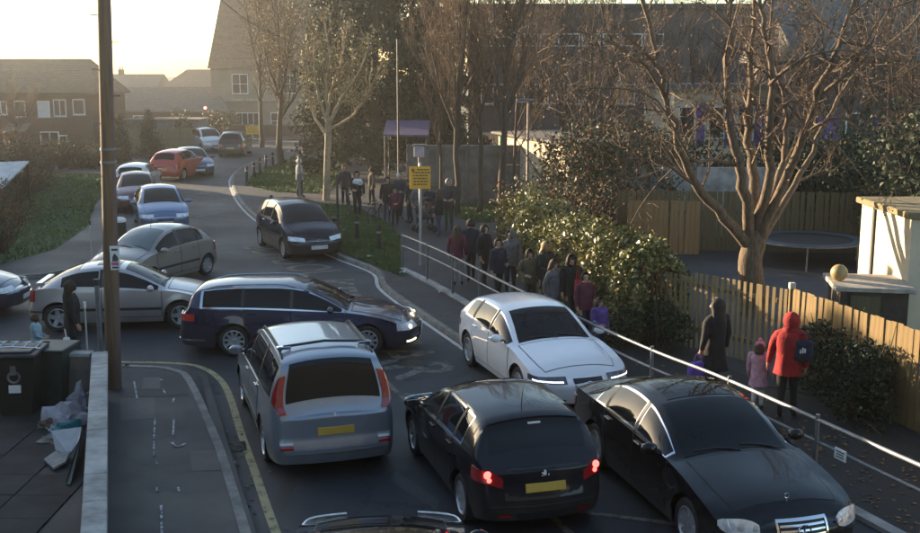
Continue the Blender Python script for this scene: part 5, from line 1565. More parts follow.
# pollarded pale tree on the verge
t = Tree(31); D1 = 47.5; A1 = lambda x, y, dd=0: AT(x + 31, y, D1 + dd)
b = A1(295, 196); b.z = 0
t.trunk.tube(curve_pts([b, A1(296, 165), A1(297, 140), A1(297, 118)], 4), [.17, .16, .15, .15, .15, .15, .15, .15, .15, .15, .14, .13, .1], 9)
for k, pts in enumerate([[(297, 125), (290, 105), (283, 75), (284, 40)], [(297, 122), (299, 95), (309, 65), (313, 30)], [(297, 128), (310, 100), (326, 75), (338, 48)], [(297, 130), (318, 118), (336, 95), (352, 60)],
                         [(296, 135), (284, 118), (277, 92), (272, 55)], [(297, 120), (295, 90), (298, 60), (294, 20)], [(297, 126), (305, 108), (320, 92), (322, 50)]]):
    q = [A1(x, y, math.sin(k * 2.1) * .8 * i / 3) for i, (x, y) in enumerate(pts)]
    pp_, rr_ = t.limb(q, .085, .035, 6)
    t.sprout(pp_, rr_, 18, 1.0, 1, 2, (.4, 1.0), .3, .3, .18, .5, (0, 6, 4), 0, .008)
    t.trunk.ball(tuple(q[-1]), .10, 8, 6)
t.done('pollarded_tree', 'pale pollarded tree with knuckled branches on the grass verge', b, M_BARKP, MATS['bark_pale'], 'trees', (.11, (M_LEAFY, M_LEAFI), 2.0, .16, 8, (.6, .4)))
# yellow-leaved young growth left of it
upright(33, 281, 168, 66, 9.5, 'dark-trunked tree with a fine hazy crown beside the far bend', .26, .30, 22, M_BARKD, M_TWIG, (.14, (M_LEAFY, M_LEAFB), 1.2, .25, 9, (.6, .4)), clear=.3, length=2.4)
upright(34, 262, 150, 84, 13.5, 'tall hazy bare tree in front of the tall house', .22, .30, 24, M_BARKD, M_TWIG, (.14, (M_LEAFY, M_LEAFB), .6, .3, 10, (.5, .5)), clear=.25, length=3.0, twigr=.012)
upright(35, 330, 160, 76, 12.0, 'slender bare tree behind the pollarded tree', .18, .25, 22, M_BARKD, M_TWIG, (.14, (M_LEAFI, M_LEAFB), 2.0, .3, 11, (.7, .3)), clear=.2, length=2.6, twigr=.01)

def conifer(seed, px, py, D, h, w, label, n=16000, name='conifer', trunk=.28, top=.12, leaf=.34, m=(M_LEAFD, M_LEAFD), wts=(.5, .5), clear=.06):
    rg = np.random.default_rng(seed); b = AT(px, py, D); b.z = 0
    o = thing(name, label, 'tree', tuple(b), 0, 'evergreen trees')
    g = random.Random(seed); tk = MB(); tk.tube([(0, 0, -.1), (.05, 0, h * .5), (0, .05, h * .96)], [trunk, trunk * .6, .03], 8)
    P = []
    nb = 90
    for k in range(nb):
        f = clear + (1 - clear) * (k + g.random()) / nb; z = h * f
        R = w * (1 - f) ** .75 * g.uniform(.65, 1.15) + top; a = g.uniform(0, 6.283)
        e = Vector((math.cos(a) * R, math.sin(a) * R, z - .12 * R + g.uniform(-.2, .25)))
        tk.tube([(0, 0, z), tuple(e * .5 + Vector((0, 0, z * .5 + .1))), tuple(e)], [trunk * .18 * (1.1 - f), .025, .01], 4, False)
        m_ = int(n / nb * (.3 + 1.4 * (1 - f)))
        s_ = rg.uniform(.2, 1.05, m_) ** .7
        pos = np.array([0, 0, z])[None] + (np.array(e) - np.array([0, 0, z]))[None] * s_[:, None]
        pos += rg.normal(0, 1, (m_, 3)) * np.array([.30, .30, .20]) * (.35 + R * .28)
        P.append(pos)
    tk.build('trunk', M_BARKD, o, True, 60)
    leaves('crown', np.concatenate(P), leaf, m, seed, o, wts, .42)
    return o
conifer(41, 376, 168, 60, 18, 4.4, 'broad dark conifer towering behind the pupils', 42000, leaf=.30)
conifer(42, 412, 165, 64, 17, 3.6, 'dark conifer just right of the broadest one', 34000, leaf=.30)
conifer(43, 345, 160, 68, 17, 2.6, 'tall dark conifer behind the pollarded tree', 30000, leaf=.30)
conifer(44, 445, 160, 62, 13, 2.3, 'conifer standing behind the row of brown trees', 24000, leaf=.30)
conifer(45, 151, 165, 72, 3.2, .85, 'small pointed evergreen between the parked cars and the grey outbuilding', 3500, trunk=.08, leaf=.16, top=.05)
conifer(46, 121, 168, 68, 3.0, .9, 'small dark evergreen just right of the telegraph pole', 3500, trunk=.08, leaf=.16, top=.05)

def shrub(seed, px, py, D, w, d_, h, label, n=6000, ms=(M_LEAFI, M_LEAFD), wts=None, leaf=.14, name='shrub', lumps=9, twigs=60, tm=None, group='shrubs', cat='shrub', pos=None):
    rg = np.random.default_rng(seed); b = AT(px, py, D) if pos is None else Vector(pos); b.z = 0
    o = thing(name, label, cat, tuple(b), 0, group)
    cs = np.stack([rg.uniform(-.5, .5, lumps) * w, rg.uniform(-.5, .5, lumps) * d_, h * rg.uniform(.25, .78, lumps)], 1)
    rs = h * rg.uniform(.22, .36, lumps)
    tw = MB(); g = random.Random(seed)
    for k in range(twigs):
        i = g.randrange(lumps); e = Vector(cs[i]) + Vector((g.gauss(0, 1), g.gauss(0, 1), g.gauss(.3, .8))) * rs[i] * .95
        e.z = max(.15, e.z); s0 = Vector((cs[i][0] * .6 + g.uniform(-.1, .1), cs[i][1] * .6, 0)); mid = s0.lerp(e, .5) + Vector((g.gauss(0, .12), g.gauss(0, .12), .12)) * h * .4
        tw.tube([s0, mid, e], [.018 * h ** .5, .011 * h ** .5, .004], 4, False)
    tw.build('stems', tm or M_TWIGD, o)
    if n:
        idx = rg.integers(0, lumps, n); u = rg.normal(size=(n, 3)); u /= np.linalg.norm(u, axis=1)[:, None]
        P = cs[idx] + u * (rs[idx] * rg.uniform(.55, 1.08, n) ** .6)[:, None] * np.array([max(1, w / h * .45), max(1, d_ / h * .35), 1])
        P = P[P[:, 2] > .03]
        leaves('crown', P, leaf, ms, seed, o, wts)
    return o

# laurel hedge in front of the paling fence
HL = [Vector((1.95, 32.5, 0)), Vector((2.35, 28.6, 0)), Vector((3.0, 25.2, 0)), Vector((3.7, 22.9, 0)), Vector((4.2, 21.9, 0))]
hc = curve_pts(HL, 10)
hg = thing('hedge', 'glossy laurel hedge with pink blooms, its top lit by the sun', 'hedge', tuple(HL[0]))
rgh = np.random.default_rng(77); N = 30000
ii = rgh.uniform(0, len(hc) - 1.01, N); i0 = ii.astype(int); fr = (ii - i0)[:, None]
HC = np.array([tuple(p) for p in hc]); pos = HC[i0] * (1 - fr) + HC[i0 + 1] * fr
tgn = HC[i0 + 1] - HC[i0]; tgn /= np.linalg.norm(tgn, axis=1)[:, None]; nr = np.stack([-tgn[:, 1], tgn[:, 0], 0 * tgn[:, 0]], 1)
th = rgh.uniform(-.15 * math.pi, 1.15 * math.pi, N); rad = rgh.uniform(.55, 1.05, N) ** .45
lump = 1 + .16 * np.sin(ii * .75 + 1) + .12 * np.sin(ii * 2.1) + .10 * np.sin(th * 5 + ii * 1.7)
hh = (1.02 + .10 * np.sin(ii * .33)) * lump
hh *= np.clip((len(hc) - 1 - ii) / 4 + .62, 0, 1) * np.clip(ii / 4 + .7, 0, 1)
P = pos + nr * (np.cos(th) * .72 * rad * lump)[:, None]
P[:, 2] = 1.08 + np.sin(th) * hh * rad
low = rgh.random(N) < .30
P[low, 2] = rgh.uniform(.15, 1.1, low.sum())
base_h = np.array(tuple(HL[0]))
leaves('foliage', P - base_h, .125, (M_LEAFG, M_LEAFI, M_LEAFY), 78, hg, (.74, .18, .08), .5, .3)
q = P[(ii > 22) & (th > 1.2) & (th < 2.9) & (rad > .85)]; q = q[rgh.integers(0, len(q), 26)]
leaves('blossom', q - base_h, .11, (M_PETAL,), 79, hg, None, .9)
st = MB(); g9 = random.Random(9)
for k in range(70):
    x = g9.uniform(0, len(hc) - 1.01); i = int(x); p = hc[i].lerp(hc[i + 1], x - i) - HL[0] + Vector((g9.uniform(-.3, .3), g9.uniform(-.2, .2), 0))
    st.tube([p, p + Vector((g9.gauss(0, .12), g9.gauss(0, .12), .8)), p + Vector((g9.gauss(0, .3), g9.gauss(0, .3), 1.7))], [.025, .018, .006], 4, False)
st.build('stems', M_BARKD, hg)

shrub(51, 600, 205, 37, 3.2, 2.0, 4.6, 'tall ivy-clad thicket with russet leaves between hut and back fence', 9000, (M_LEAFI, M_LEAFB, M_LEAFD), (.45, .3, .25), .15, 'ivy_thicket', 14, 160, M_TWIG)
shrub(52, 560, 213, 33, 2.6, 1.6, 2.5, 'russet bush at the back of the laurel hedge', 3500, (M_LEAFB, M_LEAFI), (.55, .45), .12, 'russet_bush', 9, 120, M_TWIGR)
shrub(53, 650, 205, 41, 2.4, 1.6, 3.4, 'dark evergreen bush left of the pale school wing', 5000, (M_LEAFD, M_LEAFI), (.6, .4), .16, 'evergreen_bush')
for k, (x, D, w, h) in enumerate(((770, 40, 3.5, 3.4), (820, 39, 3.5, 3.2), (870, 37, 3.4, 3.8), (915, 34, 3.4, 4.4), (955, 31, 3.4, 4.6))):
    shrub(60 + k, x, 200, D, w, 2.2, h, ['dark evergreen bush behind the big tree', 'dark evergreen bush below the purple shutters', 'dark evergreen bush right of the back fence', 'tall dark bush behind the white garage', 'tall dark bush at the right edge behind the garage'][k], 7000, (M_LEAFD, M_LEAFI), (.65, .35), .17, 'evergreen_bush', 11, 60)
for k, (x, D, hgt) in enumerate(((560, 56, 11), (610, 55, 12), (650, 57, 11), (880, 42, 10), (905, 38, 9), (530, 58, 11), (845, 44, 9.5), (590, 45, 8.5), (690, 52, 10), (800, 44, 9))):
    upright(70 + k, x, 190, D, hgt, ['bare brown tree behind the hut', 'bare brown tree behind the ivy-clad thicket', 'bare brown tree left of the pale school wing', 'bare brown tree above the right-hand bushes', 'bare brown tree by the right edge', 'bare brown tree behind the row by the wall', 'bare brown tree in front of the purple shutters', 'smaller bare tree rising from the ivy-clad thicket', 'bare tree in front of the pale school wing', 'bare tree behind the big tree, right of its fork'][k], .15, .34, 14, M_BARKD, M_TWIG, (.085, (M_LEAFB, M_LEAFI), .9, .07, 90 + k, (.75, .25)), clear=.2, length=2.6, twigr=.009, kids=(0, 5, 3))

# left-hand brambles, shrubs and the bare tree before the house
for k, (x, y, D, w, h, ms) in enumerate(((-22, 230, 33, 2.4, 1.7, 0), (-8, 215, 40, 2.6, 1.9, 0), (14, 190, 50, 3.4, 2.2, 0), (48, 170, 63, 4.2, 1.9, 1), (82, 170, 65, 3.6, 1.8, 1), (16, 168, 68, 6, 2.4, 0), (70, 163, 73, 6, 1.7, 1), (105, 168, 67, 2.6, 1.6, 1), (-4, 200, 45, 2.6, 2.1, 0))):
    shrub(110 + k, x, y, D, w, 2.0, h, ['brown bramble clump at the left edge beside the verge', 'brown bramble clump second from the left edge', 'tangled brown scrub below the left house', 'dark leafy scrub at the back of the verge', 'dark leafy scrub left of the telegraph pole', 'brown scrub in front of the left house', 'dark bushes under the patio window of the left house', 'low dark bush by the telegraph pole', 'tangled bramble heap under the white shed roof'][k],
          3200 if ms else 1800, (M_LEAFI, M_LEAFD, M_LEAFB) if ms else (M_LEAFB, M_LEAFI), (.4, .45, .15) if ms else (.6, .4), .11, 'bramble' if not ms else 'shrub', 10, 220, M_TWIGD)
upright(130, 18, 160, 72, 5.0, 'small bare rounded tree in front of the left house', .10, .40, 16, M_BARKD, M_TWIGD, None, clear=.35, length=1.3, limbs=6)
for k, (x, y, D, w, h) in enumerate(((185, 158, 82, 3.0, 2.4), (172, 150, 88, 3.4, 2.2), (201, 140, 94, 3.5, 2.6), (215, 133, 100, 4.0, 2.4), (136, 160, 80, 2.6, 2.2))):
    shrub(140 + k, x, y, D, w, 2.0, h, ['round bush behind the slate blue car', 'bush beside the grey outbuilding', 'bush by the far bend', 'hazy bush in front of the tall house', 'bush left of the grey outbuilding'][k], 2600, (M_LEAFI, M_LEAFB), (.7, .3), .2, 'garden_bush', 8, 40)
shrub(150, 690, 0, 0, 1.5, 1.0, 1.0, 'low ivy at the foot of the laurel hedge', 2500, (M_LEAFI, M_LEAFD), (.6, .4), .09, 'ivy_clump', 8, 30, pos=(3.75, 21.4, 0))

# unseen round-headed tree, added so that its crown shades a patch of the board fence
tS = thing('shade_caster_tree', 'unseen round-headed tree on the left verge, added to shade the board fence', 'tree', (-19.2, 36.6, 0), 0, 'evergreen trees')
MB().tube([(0, 0, 0), (.04, 0, 2.6), (0, 0, 5.4)], [.16, .13, .07], 8).build('trunk', M_BARKD, tS, True, 60)
rgs = np.random.default_rng(5); us_ = rgs.normal(size=(9000, 3)); us_ /= np.linalg.norm(us_, axis=1)[:, None]
leaves('crown', us_ * (rgs.uniform(.15, 1, 9000) ** .4)[:, None] * np.array([1.25, 1.25, 1.15]) * (1 + .12 * np.sin(us_[:, :1] * 6 + us_[:, 1:2] * 5)) + np.array([0, 0, 5.65]), .22, (M_LEAFI, M_LEAFD), 5, tS, (.5, .5))

# fallen leaves along the kerbs, under the hedge and on the verges
rgl = np.random.default_rng(12); L_ = []
for i in rgl.integers(0, len(KERB_R) - 1, 900):
    p = KERB_R[i].lerp(KERB_R[i + 1], rgl.random()); L_.append((p.x + abs(rgl.normal(0, .35)) - .02, p.y + rgl.normal(0, .3), .122))
for i in rgl.integers(0, len(rail_line) - 1, 900):
    p = rail_line[i].lerp(rail_line[i + 1], rgl.random()); L_.append((p.x + rgl.uniform(.2, 2.3), p.y + rgl.normal(0, .4), .118))
for i in rgl.integers(0, len(KERB_L) - 1, 160):
    p = KERB_L[i].lerp(KERB_L[i + 1], rgl.random()); L_.append((p.x + abs(rgl.normal(0, .22)) + .02, p.y + rgl.normal(0, .3), .010))
lv = leaves('fallen_leaves', np.array(L_), .075, (M_LEAFB, M_LEAFY), 13, None, (.8, .2), .6, 6.0); lv['kind'] = 'stuff'

shrub(160, 860, 0, 0, .55, 2.3, 1.38, 'big dark rounded mass of leaves against the board fence, right of the person in red', 9000, (M_LEAFD, M_LEAFI), (.8, .2), .075, 'rounded_leaf_mass', 16, 70, pos=(6.50, 17.55, 0))  # rounded mass of dark leaves set against the board fence
# ------------------------------------------------------------------ street furniture and small things
# telegraph pole with its notice
pb = G(114, 388, .1); pb.z = 0
tp = thing('telegraph_pole', 'tall wooden telegraph pole at the corner of the pavement', 'pole', tuple(pb))
top_ = AT(103, -40, pb.y + .1) - pb
MB().tube([Vector((0, 0, -.05)), top_ * .3, top_ * .6, top_], [.135, .128, .12, .11], 14).build('shaft', M_WOODP, tp, True)
MB().tube([Vector((.115, -.05, .1)), top_ * .5 + Vector((.10, -.05, 0)), top_ + Vector((.09, -.04, 0))], .018, 6).build('cable_guard', mat('purple_conduit', (.10, .06, .14), .6, var=.2), tp)
for k in range(9):
    q = top_ * (.46 + .06 * k); MB().tube([q + Vector((-.11 if k % 2 else .11, 0, 0)), q + Vector((-.24 if k % 2 else .24, 0, 0))], .010, 5).build('step_bolt', M_GALV, tp)
for k, z in enumerate((.55, .58)):
    q = top_ * z; MB().lathe([(.13, -.02), (.134, -.02), (.134, .02), (.13, .02)], 14, c=tuple(q)).build('steel_band', M_GALV, tp, True)
nt_ = thing('notice', 'small white notice with pink and dark marks on the telegraph pole', 'sign', tuple(AT(115, 258, pb.y - .19)))
MB().cbox((0, 0, 0), (.17, .012, .42), .004).build('plate', MATS['sign_white'], nt_)
MB().box((0, -.008, .145), (.11, .004, .035)).build('text_line', MATS['sign_ink'], nt_)
obj('pictogram', [(-.05, -.009, -.06), (.05, -.009, -.06), (.06, -.009, .0), (.02, -.009, .06), (-.01, -.009, .08), (-.04, -.009, .02)], [(0, 1, 2, 3, 4, 5)], MATS['sign_ink'], nt_)
MB().box((0, -.008, -.10), (.13, .004, .06)).build('pink_band', mat('notice_pink', (.5, .12, .28), .6, var=.2), nt_)
MB().box((0, -.008, -.165), (.11, .004, .03)).build('text_line', MATS['sign_ink'], nt_)

# yellow signs
M_SIGNY = mat('sign_yellow', (.72, .40, .025), .5, var=.06, scale=3)
def yellow_sign(px0, px1, py0, py1, D, base_z, label, lines, crown_=True):
    a, b = AT(px0, py0, D), AT(px1, py1, D); w, h = b.x - a.x, a.z - b.z; cx, cz = (a.x + b.x) / 2, (a.z + b.z) / 2
    s_ = thing('yellow_sign', label, 'sign', (cx, D, base_z))
    MB().tube([(0, .05, 0), (0, .05, cz + h * .5 - base_z + .1)], .04, 8).build('post', mat('post_grey', (.42, .44, .45), .5, .4, var=.15), s_, True)
    z = cz - base_z
    pl = MB().cbox((0, 0, z), (w, .02, h), .008).build('plate', M_SIGNY, s_)
    n = lines
    rr = random.Random(lines)
    for k in range(n):
        zz = z + h * (.36 - .76 * k / (n - .2)); x = -w * .32 + (w * .18 if k == 0 else 0)
        while x < w * .36:
            ln = rr.uniform(.06, .16) * w; MB().box((x + ln / 2, -.0125, zz), (ln, .004, h * .055)).build('text_mark', MATS['sign_ink'], pl); x += ln + .03 * w
    MB().lathe([(1e-3, -.013), (h * .07, -.013), (h * .07, -.010)], 12, 'Y', (-w * .33, 0, z + h * .33)).build('red_emblem', mat('sign_red', (.4, .03, .02), .5, var=.1), pl)
    for k in (.25, -.25): MB().box((0, .03, z + h * k), (.14, .04, .03)).build('bracket', M_GALV, s_)
    return s_
yellow_sign(409.5, 430.5, 166.5, 189, 31.0, .1, 'square amber notice sign on a grey post behind the railing end', 6)
MB_ = thing('camera_box', 'small grey box on a bracket above the amber notice sign', 'box', tuple(AT(419, 152, 31.4)))
MB().cbox((0, 0, 0), (.30, .18, .30), .02).build('housing', mat('box_lilac_grey', (.30, .29, .36), .6, var=.15), MB_)
MB().cbox((0, 0, .2), (.36, .22, .05), .01).build('lid', M_GALV, MB_)
MB().tube([(0, .05, -.15), (0, .05, -.55)], .03, 6).build('bracket', M_GALV, MB_)
yellow_sign(245.5, 259, 125.5, 134.5, 92, .1, 'distant yellow sign in front of the tall house', 3)

# lamp post and other posts
lpb = AT(527, 222, 38.5); lpb.z = 0
lp = thing('lamp_post', 'slim lamp post with a flat lantern beside the sunlit hut', 'lamp post', tuple(lpb))
lt = AT(527, 101, 38.5).z
MB().tube([(0, 0, 0), (0, 0, 1.2), (0, 0, 1.25), (0, 0, lt)], [.085, .08, .05, .04], 10).build('column', mat('lamp_column', (.16, .12, .10), .6, .3, var=.2), lp, True)
MB().cbox((-.12, 0, lt + .03), (.62, .22, .09), .03).build('lantern', M_GALV, lp); MB().cbox((-.2, 0, lt - .03), (.40, .16, .04), .015).build('lens', M_CLEARLAMP, lp)
lp2b = G(412, 280, .1); 
for k, (px, py, D, ytop, lb) in enumerate(((300, 197, 47.5, 157, 'thin grey post beside the person on the verge'), (338, 232, 37, 176, 'slim dark pole on the grass right of the black people carrier'), (399, 200, 49, 40, 'tall dark pole behind the group of pupils'))):
    b_ = AT(px, py, D); b_.z = 0; hgt = AT(px, ytop, D).z
    o = thing('street_post', lb, 'post', tuple(b_)); MB().tube([(0, 0, 0), (0, 0, hgt)], [.05, .04], 8).build('shaft', M_GALV if k == 0 else M_GUTTER, o, True)
    MB().lathe([(1e-3, .05), (.045, .03), (.05, 0)], 8, c=(0, 0, hgt)).build('cap', M_GUTTER, o, True)
    if k == 0: MB().cbox((0, -.06, hgt * .55), (.22, .05, .3), .01).build('plate', M_GALV, o)

# bollards
M_BOLL = mat('bollard_timber', (.035, .03, .026), .8, var=.3, scale=5)
bo_me = None
spots = [(357, 241, 'on the grass, left of the two before the amber sign'), (379, 252, 'on the grass, right of the two before the amber sign'), (272, 217, 'on the path corner left of the black people carrier'),
         (247, 183, 'at the tip of the far grass triangle'), (254, 178, 'second along the far grass triangle'), (260, 173, 'third along the far grass triangle'), (266, 169.5, 'fourth along the far grass triangle'), (273, 166.5, 'fifth along the far grass triangle'), (283, 164, 'last along the far grass triangle')]
for x, y, lb in spots:
    b_ = G(x, y, .1); o = thing('bollard', 'timber bollard ' + lb, 'bollard', tuple(b_), .3, 'timber bollards along the verge')
    if bo_me is None:
        q = MB().tube([(0, 0, -.05), (0, 0, .78), (0, 0, .86)], [.075, .075, .045], 8).build('shaft', M_BOLL, o, True); bo_me = q.data
        q = MB().lathe([(.078, .60), (.080, .60), (.080, .66), (.078, .66)], 8).build('band', mat('bollard_band', (.28, .28, .26), .5, var=.1), o); bo_bd = q.data
    else:
        share('shaft', bo_me, o); share('band', bo_bd, o)
b_ = G(121, 251, .1); o = thing('bollard', 'stout black bollard with a white domed top behind the telegraph pole', 'bollard', tuple(b_))
MB().tube([(0, 0, 0), (0, 0, .95)], [.20, .20], 14).build('shaft', mat('plastic_black', (.02, .02, .022), .5, var=.2), o, True)
MB().lathe([(.21, .93), (.21, 1.0), (.15, 1.06), (1e-3, 1.09)], 14).build('cap', M_WHITE, o, True)
for k, (x, y, yt, lb) in enumerate(((93, 275, 225, 'thin pale stake standing on the verge behind the silver three-door'), (88, 362, 308, 'thin white-topped stake at the end of the yard wall'), (101, 352, 285, 'grey steel post with a dark top beside the telegraph pole'))):
    b_ = G(x, y, .1); h_ = AT(x + (0 if k else -1), yt, b_.y).z - .1
    o = thing('stake', lb, 'post', tuple(b_)); MB().tube([(0, 0, 0), (0, 0, h_)], [.022 if k < 2 else .05] * 2, 7).build('shaft', mat('stake_pale', (.45, .43, .38), .8, var=.2) if k < 2 else M_GALV, o, True)
    MB().tube([(0, 0, h_), (0, 0, h_ + .12)], .03 if k < 2 else .07, 7).build('cap', M_WHITE if k == 1 else M_GUTTER, o, True)

# white shed roof / lean-to at the left edge
sl = thing('lean_to', 'lean-to with a pale corrugated roof at the left edge', 'shed', tuple(AT(0, 190, 43)[:2]) + (0,))
q0 = Vector(sl.location)
c4 = [AT(-30, 163, 44) - q0, AT(29, 161, 44) - q0, AT(2, 187, 41) - q0, AT(-40, 190, 41) - q0]
obj('roof', c4 + [p - Vector((0, 0, .08)) for p in c4], [(0, 1, 2, 3), (7, 6, 5, 4), (0, 4, 5, 1), (1, 5, 6, 2), (2, 6, 7, 3), (3, 7, 4, 0)], mat('pale_sheet', (.48, .50, .50), .6, var=.2, scale=2), sl)
for k, p in enumerate((c4[1] + Vector((-.1, .05, 0)), c4[2] + Vector((0, .1, 0)), c4[1].lerp(c4[2], .5))):
    MB().tube([(p.x, p.y, -q0.z), (p.x, p.y, p.z - .05)], .05, 6).build('post', M_WOODD, sl)
wlx = c4[2]
MB().box((wlx.x - 1.2, wlx.y + 1.2, (c4[2].z - .2) / 2), (1.6, 2.0, c4[2].z - .25)).build('wall', M_WOODD, sl)

# wheelie bin, planter frame and rubbish in the yard
M_BIN = mat('bin_plastic', (.016, .018, .018), .5, var=.25, scale=5)
bb = G(22, 411, .1)
wb = thing('wheelie_bin', 'black wheelie bin with a white label standing in the yard', 'bin', tuple(bb), math.radians(6))
bn = MB(); 
v = [(-.24, -.28, 0), (.24, -.28, 0), (.24, .30, 0), (-.24, .30, 0), (-.36, -.40, 1.0), (.36, -.40, 1.0), (.36, .38, 1.0), (-.36, .38, 1.0)]
bn.add(v, [(3, 2, 1, 0), (0, 1, 5, 4), (1, 2, 6, 5), (2, 3, 7, 6), (3, 0, 4, 7), (4, 5, 6, 7)]); bn.build('tub', M_BIN, wb)
MB().cbox((0, -.01, 1.03), (.80, .86, .06), .02).cbox((0, -.02, 1.075), (.60, .62, .04), .015).build('lid', M_BIN, wb)
MB().tube([(-.3, .46, .98), (.3, .46, .98)], .02, 6).build('handle', M_BIN, wb)
for s_ in (-.3, .3): MB().lathe([(1e-3, -.03), (.10, -.03), (.10, .03), (1e-3, .03)], 14, 'X', (s_, .34, .10)).build('wheel', M_TYRE, wb, True)
MB().box((.02, -.352, .48), (.19, .008, .13), M=Matrix.Rotation(-.12, 3, 'X')).build('label_sticker', M_PAPER, wb)
MB().lathe([(.07, -.01), (.10, -.02), (.11, 0), (.07, .0)], 14, 'Y', (.02, -.365, .68)).box((.02, -.37, .80), (.09, .03, .16)).build('latch', mat('latch_grey', (.16, .16, .16), .4, .3, var=.2), wb, True)
b2 = G(56, 402, .1)
wb2 = thing('wheelie_bin', 'dark green wheelie bin behind the black one by the yard wall', 'bin', tuple(b2), math.radians(-4))
MB().add([(q[0] * .9, q[1] * .9, q[2] * .95) for q in v], [(3, 2, 1, 0), (0, 1, 5, 4), (1, 2, 6, 5), (2, 3, 7, 6), (3, 0, 4, 7), (4, 5, 6, 7)]).build('tub', mat('bin_green', (.03, .045, .04), .55, var=.2), wb2)
MB().cbox((0, -.01, .98), (.70, .76, .05), .02).build('lid', MATS['bin_green'], wb2)
for s_ in (-.26, .26): MB().lathe([(1e-3, -.03), (.10, -.03), (.10, .03), (1e-3, .03)], 14, 'X', (s_, .32, .10)).build('wheel', M_TYRE, wb2, True)
# metal clothes rack lying on the bin
rk = thing('metal_rack', 'bent chrome rack lying on top of the black wheelie bin', 'rack', (bb.x, bb.y, bb.z + 1.10))
rq = random.Random(3)
for k in range(5):
    MB().tube([(-.42 + k * .2, -.22, .03), (-.36 + k * .2, -.05, .10), (-.34 + k * .2, .2, .03)], .013, 5).build('rack_bar', M_CHROME, rk, True)
MB().tube([(-.46, -.2, .02), (.0, -.24, .06), (.46, -.18, .02)], .014, 5).tube([(-.44, .2, .03), (.46, .18, .03)], .014, 5).build('rack_frame', M_CHROME, rk, True)

def heap(name, label, cat, px, py, z, size, m, seed, flatten=.4, n=26):
    r = random.Random(seed); p = G(px, py, z); bm = bmesh.new(); bmesh.ops.create_icosphere(bm, subdivisions=3, radius=1)
    for vv in bm.verts:
        k = 1 + .32 * math.sin(vv.co.x * 4 + seed) * math.cos(vv.co.y * 5 + seed) + .16 * math.sin(vv.co.z * 9 + vv.co.x * 7 + seed) + r.uniform(-.06, .06)
        vv.co = Vector((vv.co.x * size[0] * k, vv.co.y * size[1] * k, max(-.02, vv.co.z) * size[2] * k))
    me = bpy.data.meshes.new(name); bm.to_mesh(me); bm.free(); me.materials.append(m)
    o = bpy.data.objects.new(name, me); link(o); o.location = p; o.rotation_euler = (0, 0, r.uniform(0, 3)); tag(o, label, cat, 'rubbish dumped in the yard'); return o
heap('rubbish_bag', 'pale burst rubbish bag slumped against the yard wall', 'bag', 70, 424, .10, (.42, .30, .34), mat('bag_pale', (.42, .40, .46), .4, var=.25, scale=6), 1)
heap('rubbish_bag', 'small brown rag bundle left of the burst bag', 'bag', 51, 427, .10, (.16, .18, .16), mat('bag_brown', (.16, .12, .09), .8, var=.3, scale=8), 2)
heap('rubbish_bag', 'teal plastic bag among the rubbish', 'bag', 68, 431, .12, (.24, .10, .14), mat('bag_teal', (.03, .22, .26), .4, var=.3, scale=8), 3)
heap('rubbish_bag', 'grey cloth bundle nearest the wall coping', 'bag', 82, 413, .10, (.20, .22, .40), mat('bag_grey', (.30, .29, .33), .7, var=.25, scale=8), 4)
heap('rubbish_bag', 'crumpled buff cardboard sack in front of the burst bag', 'bag', 62, 440, .10, (.30, .16, .12), mat('bag_buff', (.30, .27, .22), .8, var=.25, scale=8), 5)
# broken white cabinet panels
def sheet(name, label, pxs, zs, m, th_=.025, cat='board'):
    P_ = [G(x, y, z) for (x, y), z in zip(pxs, zs)]; b_ = sum(P_, Vector()) / len(P_); n_ = (P_[1] - P_[0]).cross(P_[-1] - P_[0]).normalized() * th_
    k = len(P_); v_ = [p - b_ for p in P_] + [p - b_ - n_ for p in P_]
    f_ = [tuple(range(k)), tuple(reversed(range(k, 2 * k)))] + [(i, k + i, k + (i + 1) % k, (i + 1) % k) for i in range(k)]
    o = obj(name, v_, f_, m, loc=b_); fix_normals(o); return tag(o, label, cat, 'rubbish dumped in the yard')
sheet('cabinet_panel', 'white broken cabinet panel leaning on the rubbish', [(52, 431), (82, 427), (80, 440), (70, 455), (56, 450)], [.45, .5, .4, .16, .2], mat('laminate_white', (.62, .62, .66), .35, var=.1), .03)
sheet('board', 'grey torn board lying on the yard floor', [(44, 461), (58, 451), (72, 449), (66, 463), (54, 470)], [.13, .16, .2, .16, .13], mat('board_grey', (.30, .30, .29), .7, var=.2), .03)
sheet('board', 'dark green panel edge standing against the wall', [(66, 484), (83, 430), (84, 436), (70, 486)], [.13, .55, .12, .12], mat('panel_green', (.03, .06, .05), .4, var=.2), .02)
# overhead wire
wr = thing('overhead_wire', 'sagging dark overhead wire crossing the sky', 'wire', tuple(AT(220, 0, 60)))
q0 = Vector(wr.location)
MB().tube(curve_pts([AT(205, -14, 55) - q0, AT(250, 22, 60) - q0, AT(300, 45, 66) - q0, AT(345, 58, 70) - q0], 6), .022, 5).build('cable', M_GUTTER, wr)

rdl = thing('warning_lamp', 'small lit red lamp on a post beside the tall house', 'lamp', tuple(AT(207, 150, 99)[:2]) + (0,))
zr_ = AT(207, 108, 99).z
MB().tube([(0, 0, 0), (0, 0, zr_)], .05, 8).build('post', M_GUTTER, rdl); MB().ball((0, 0, zr_), .13, 12, 8).build('lens', mat('red_lamp_lit', (.6, .05, .04), .3, emit=(1, .12, .08), estr=3.0, var=.05), rdl, True)
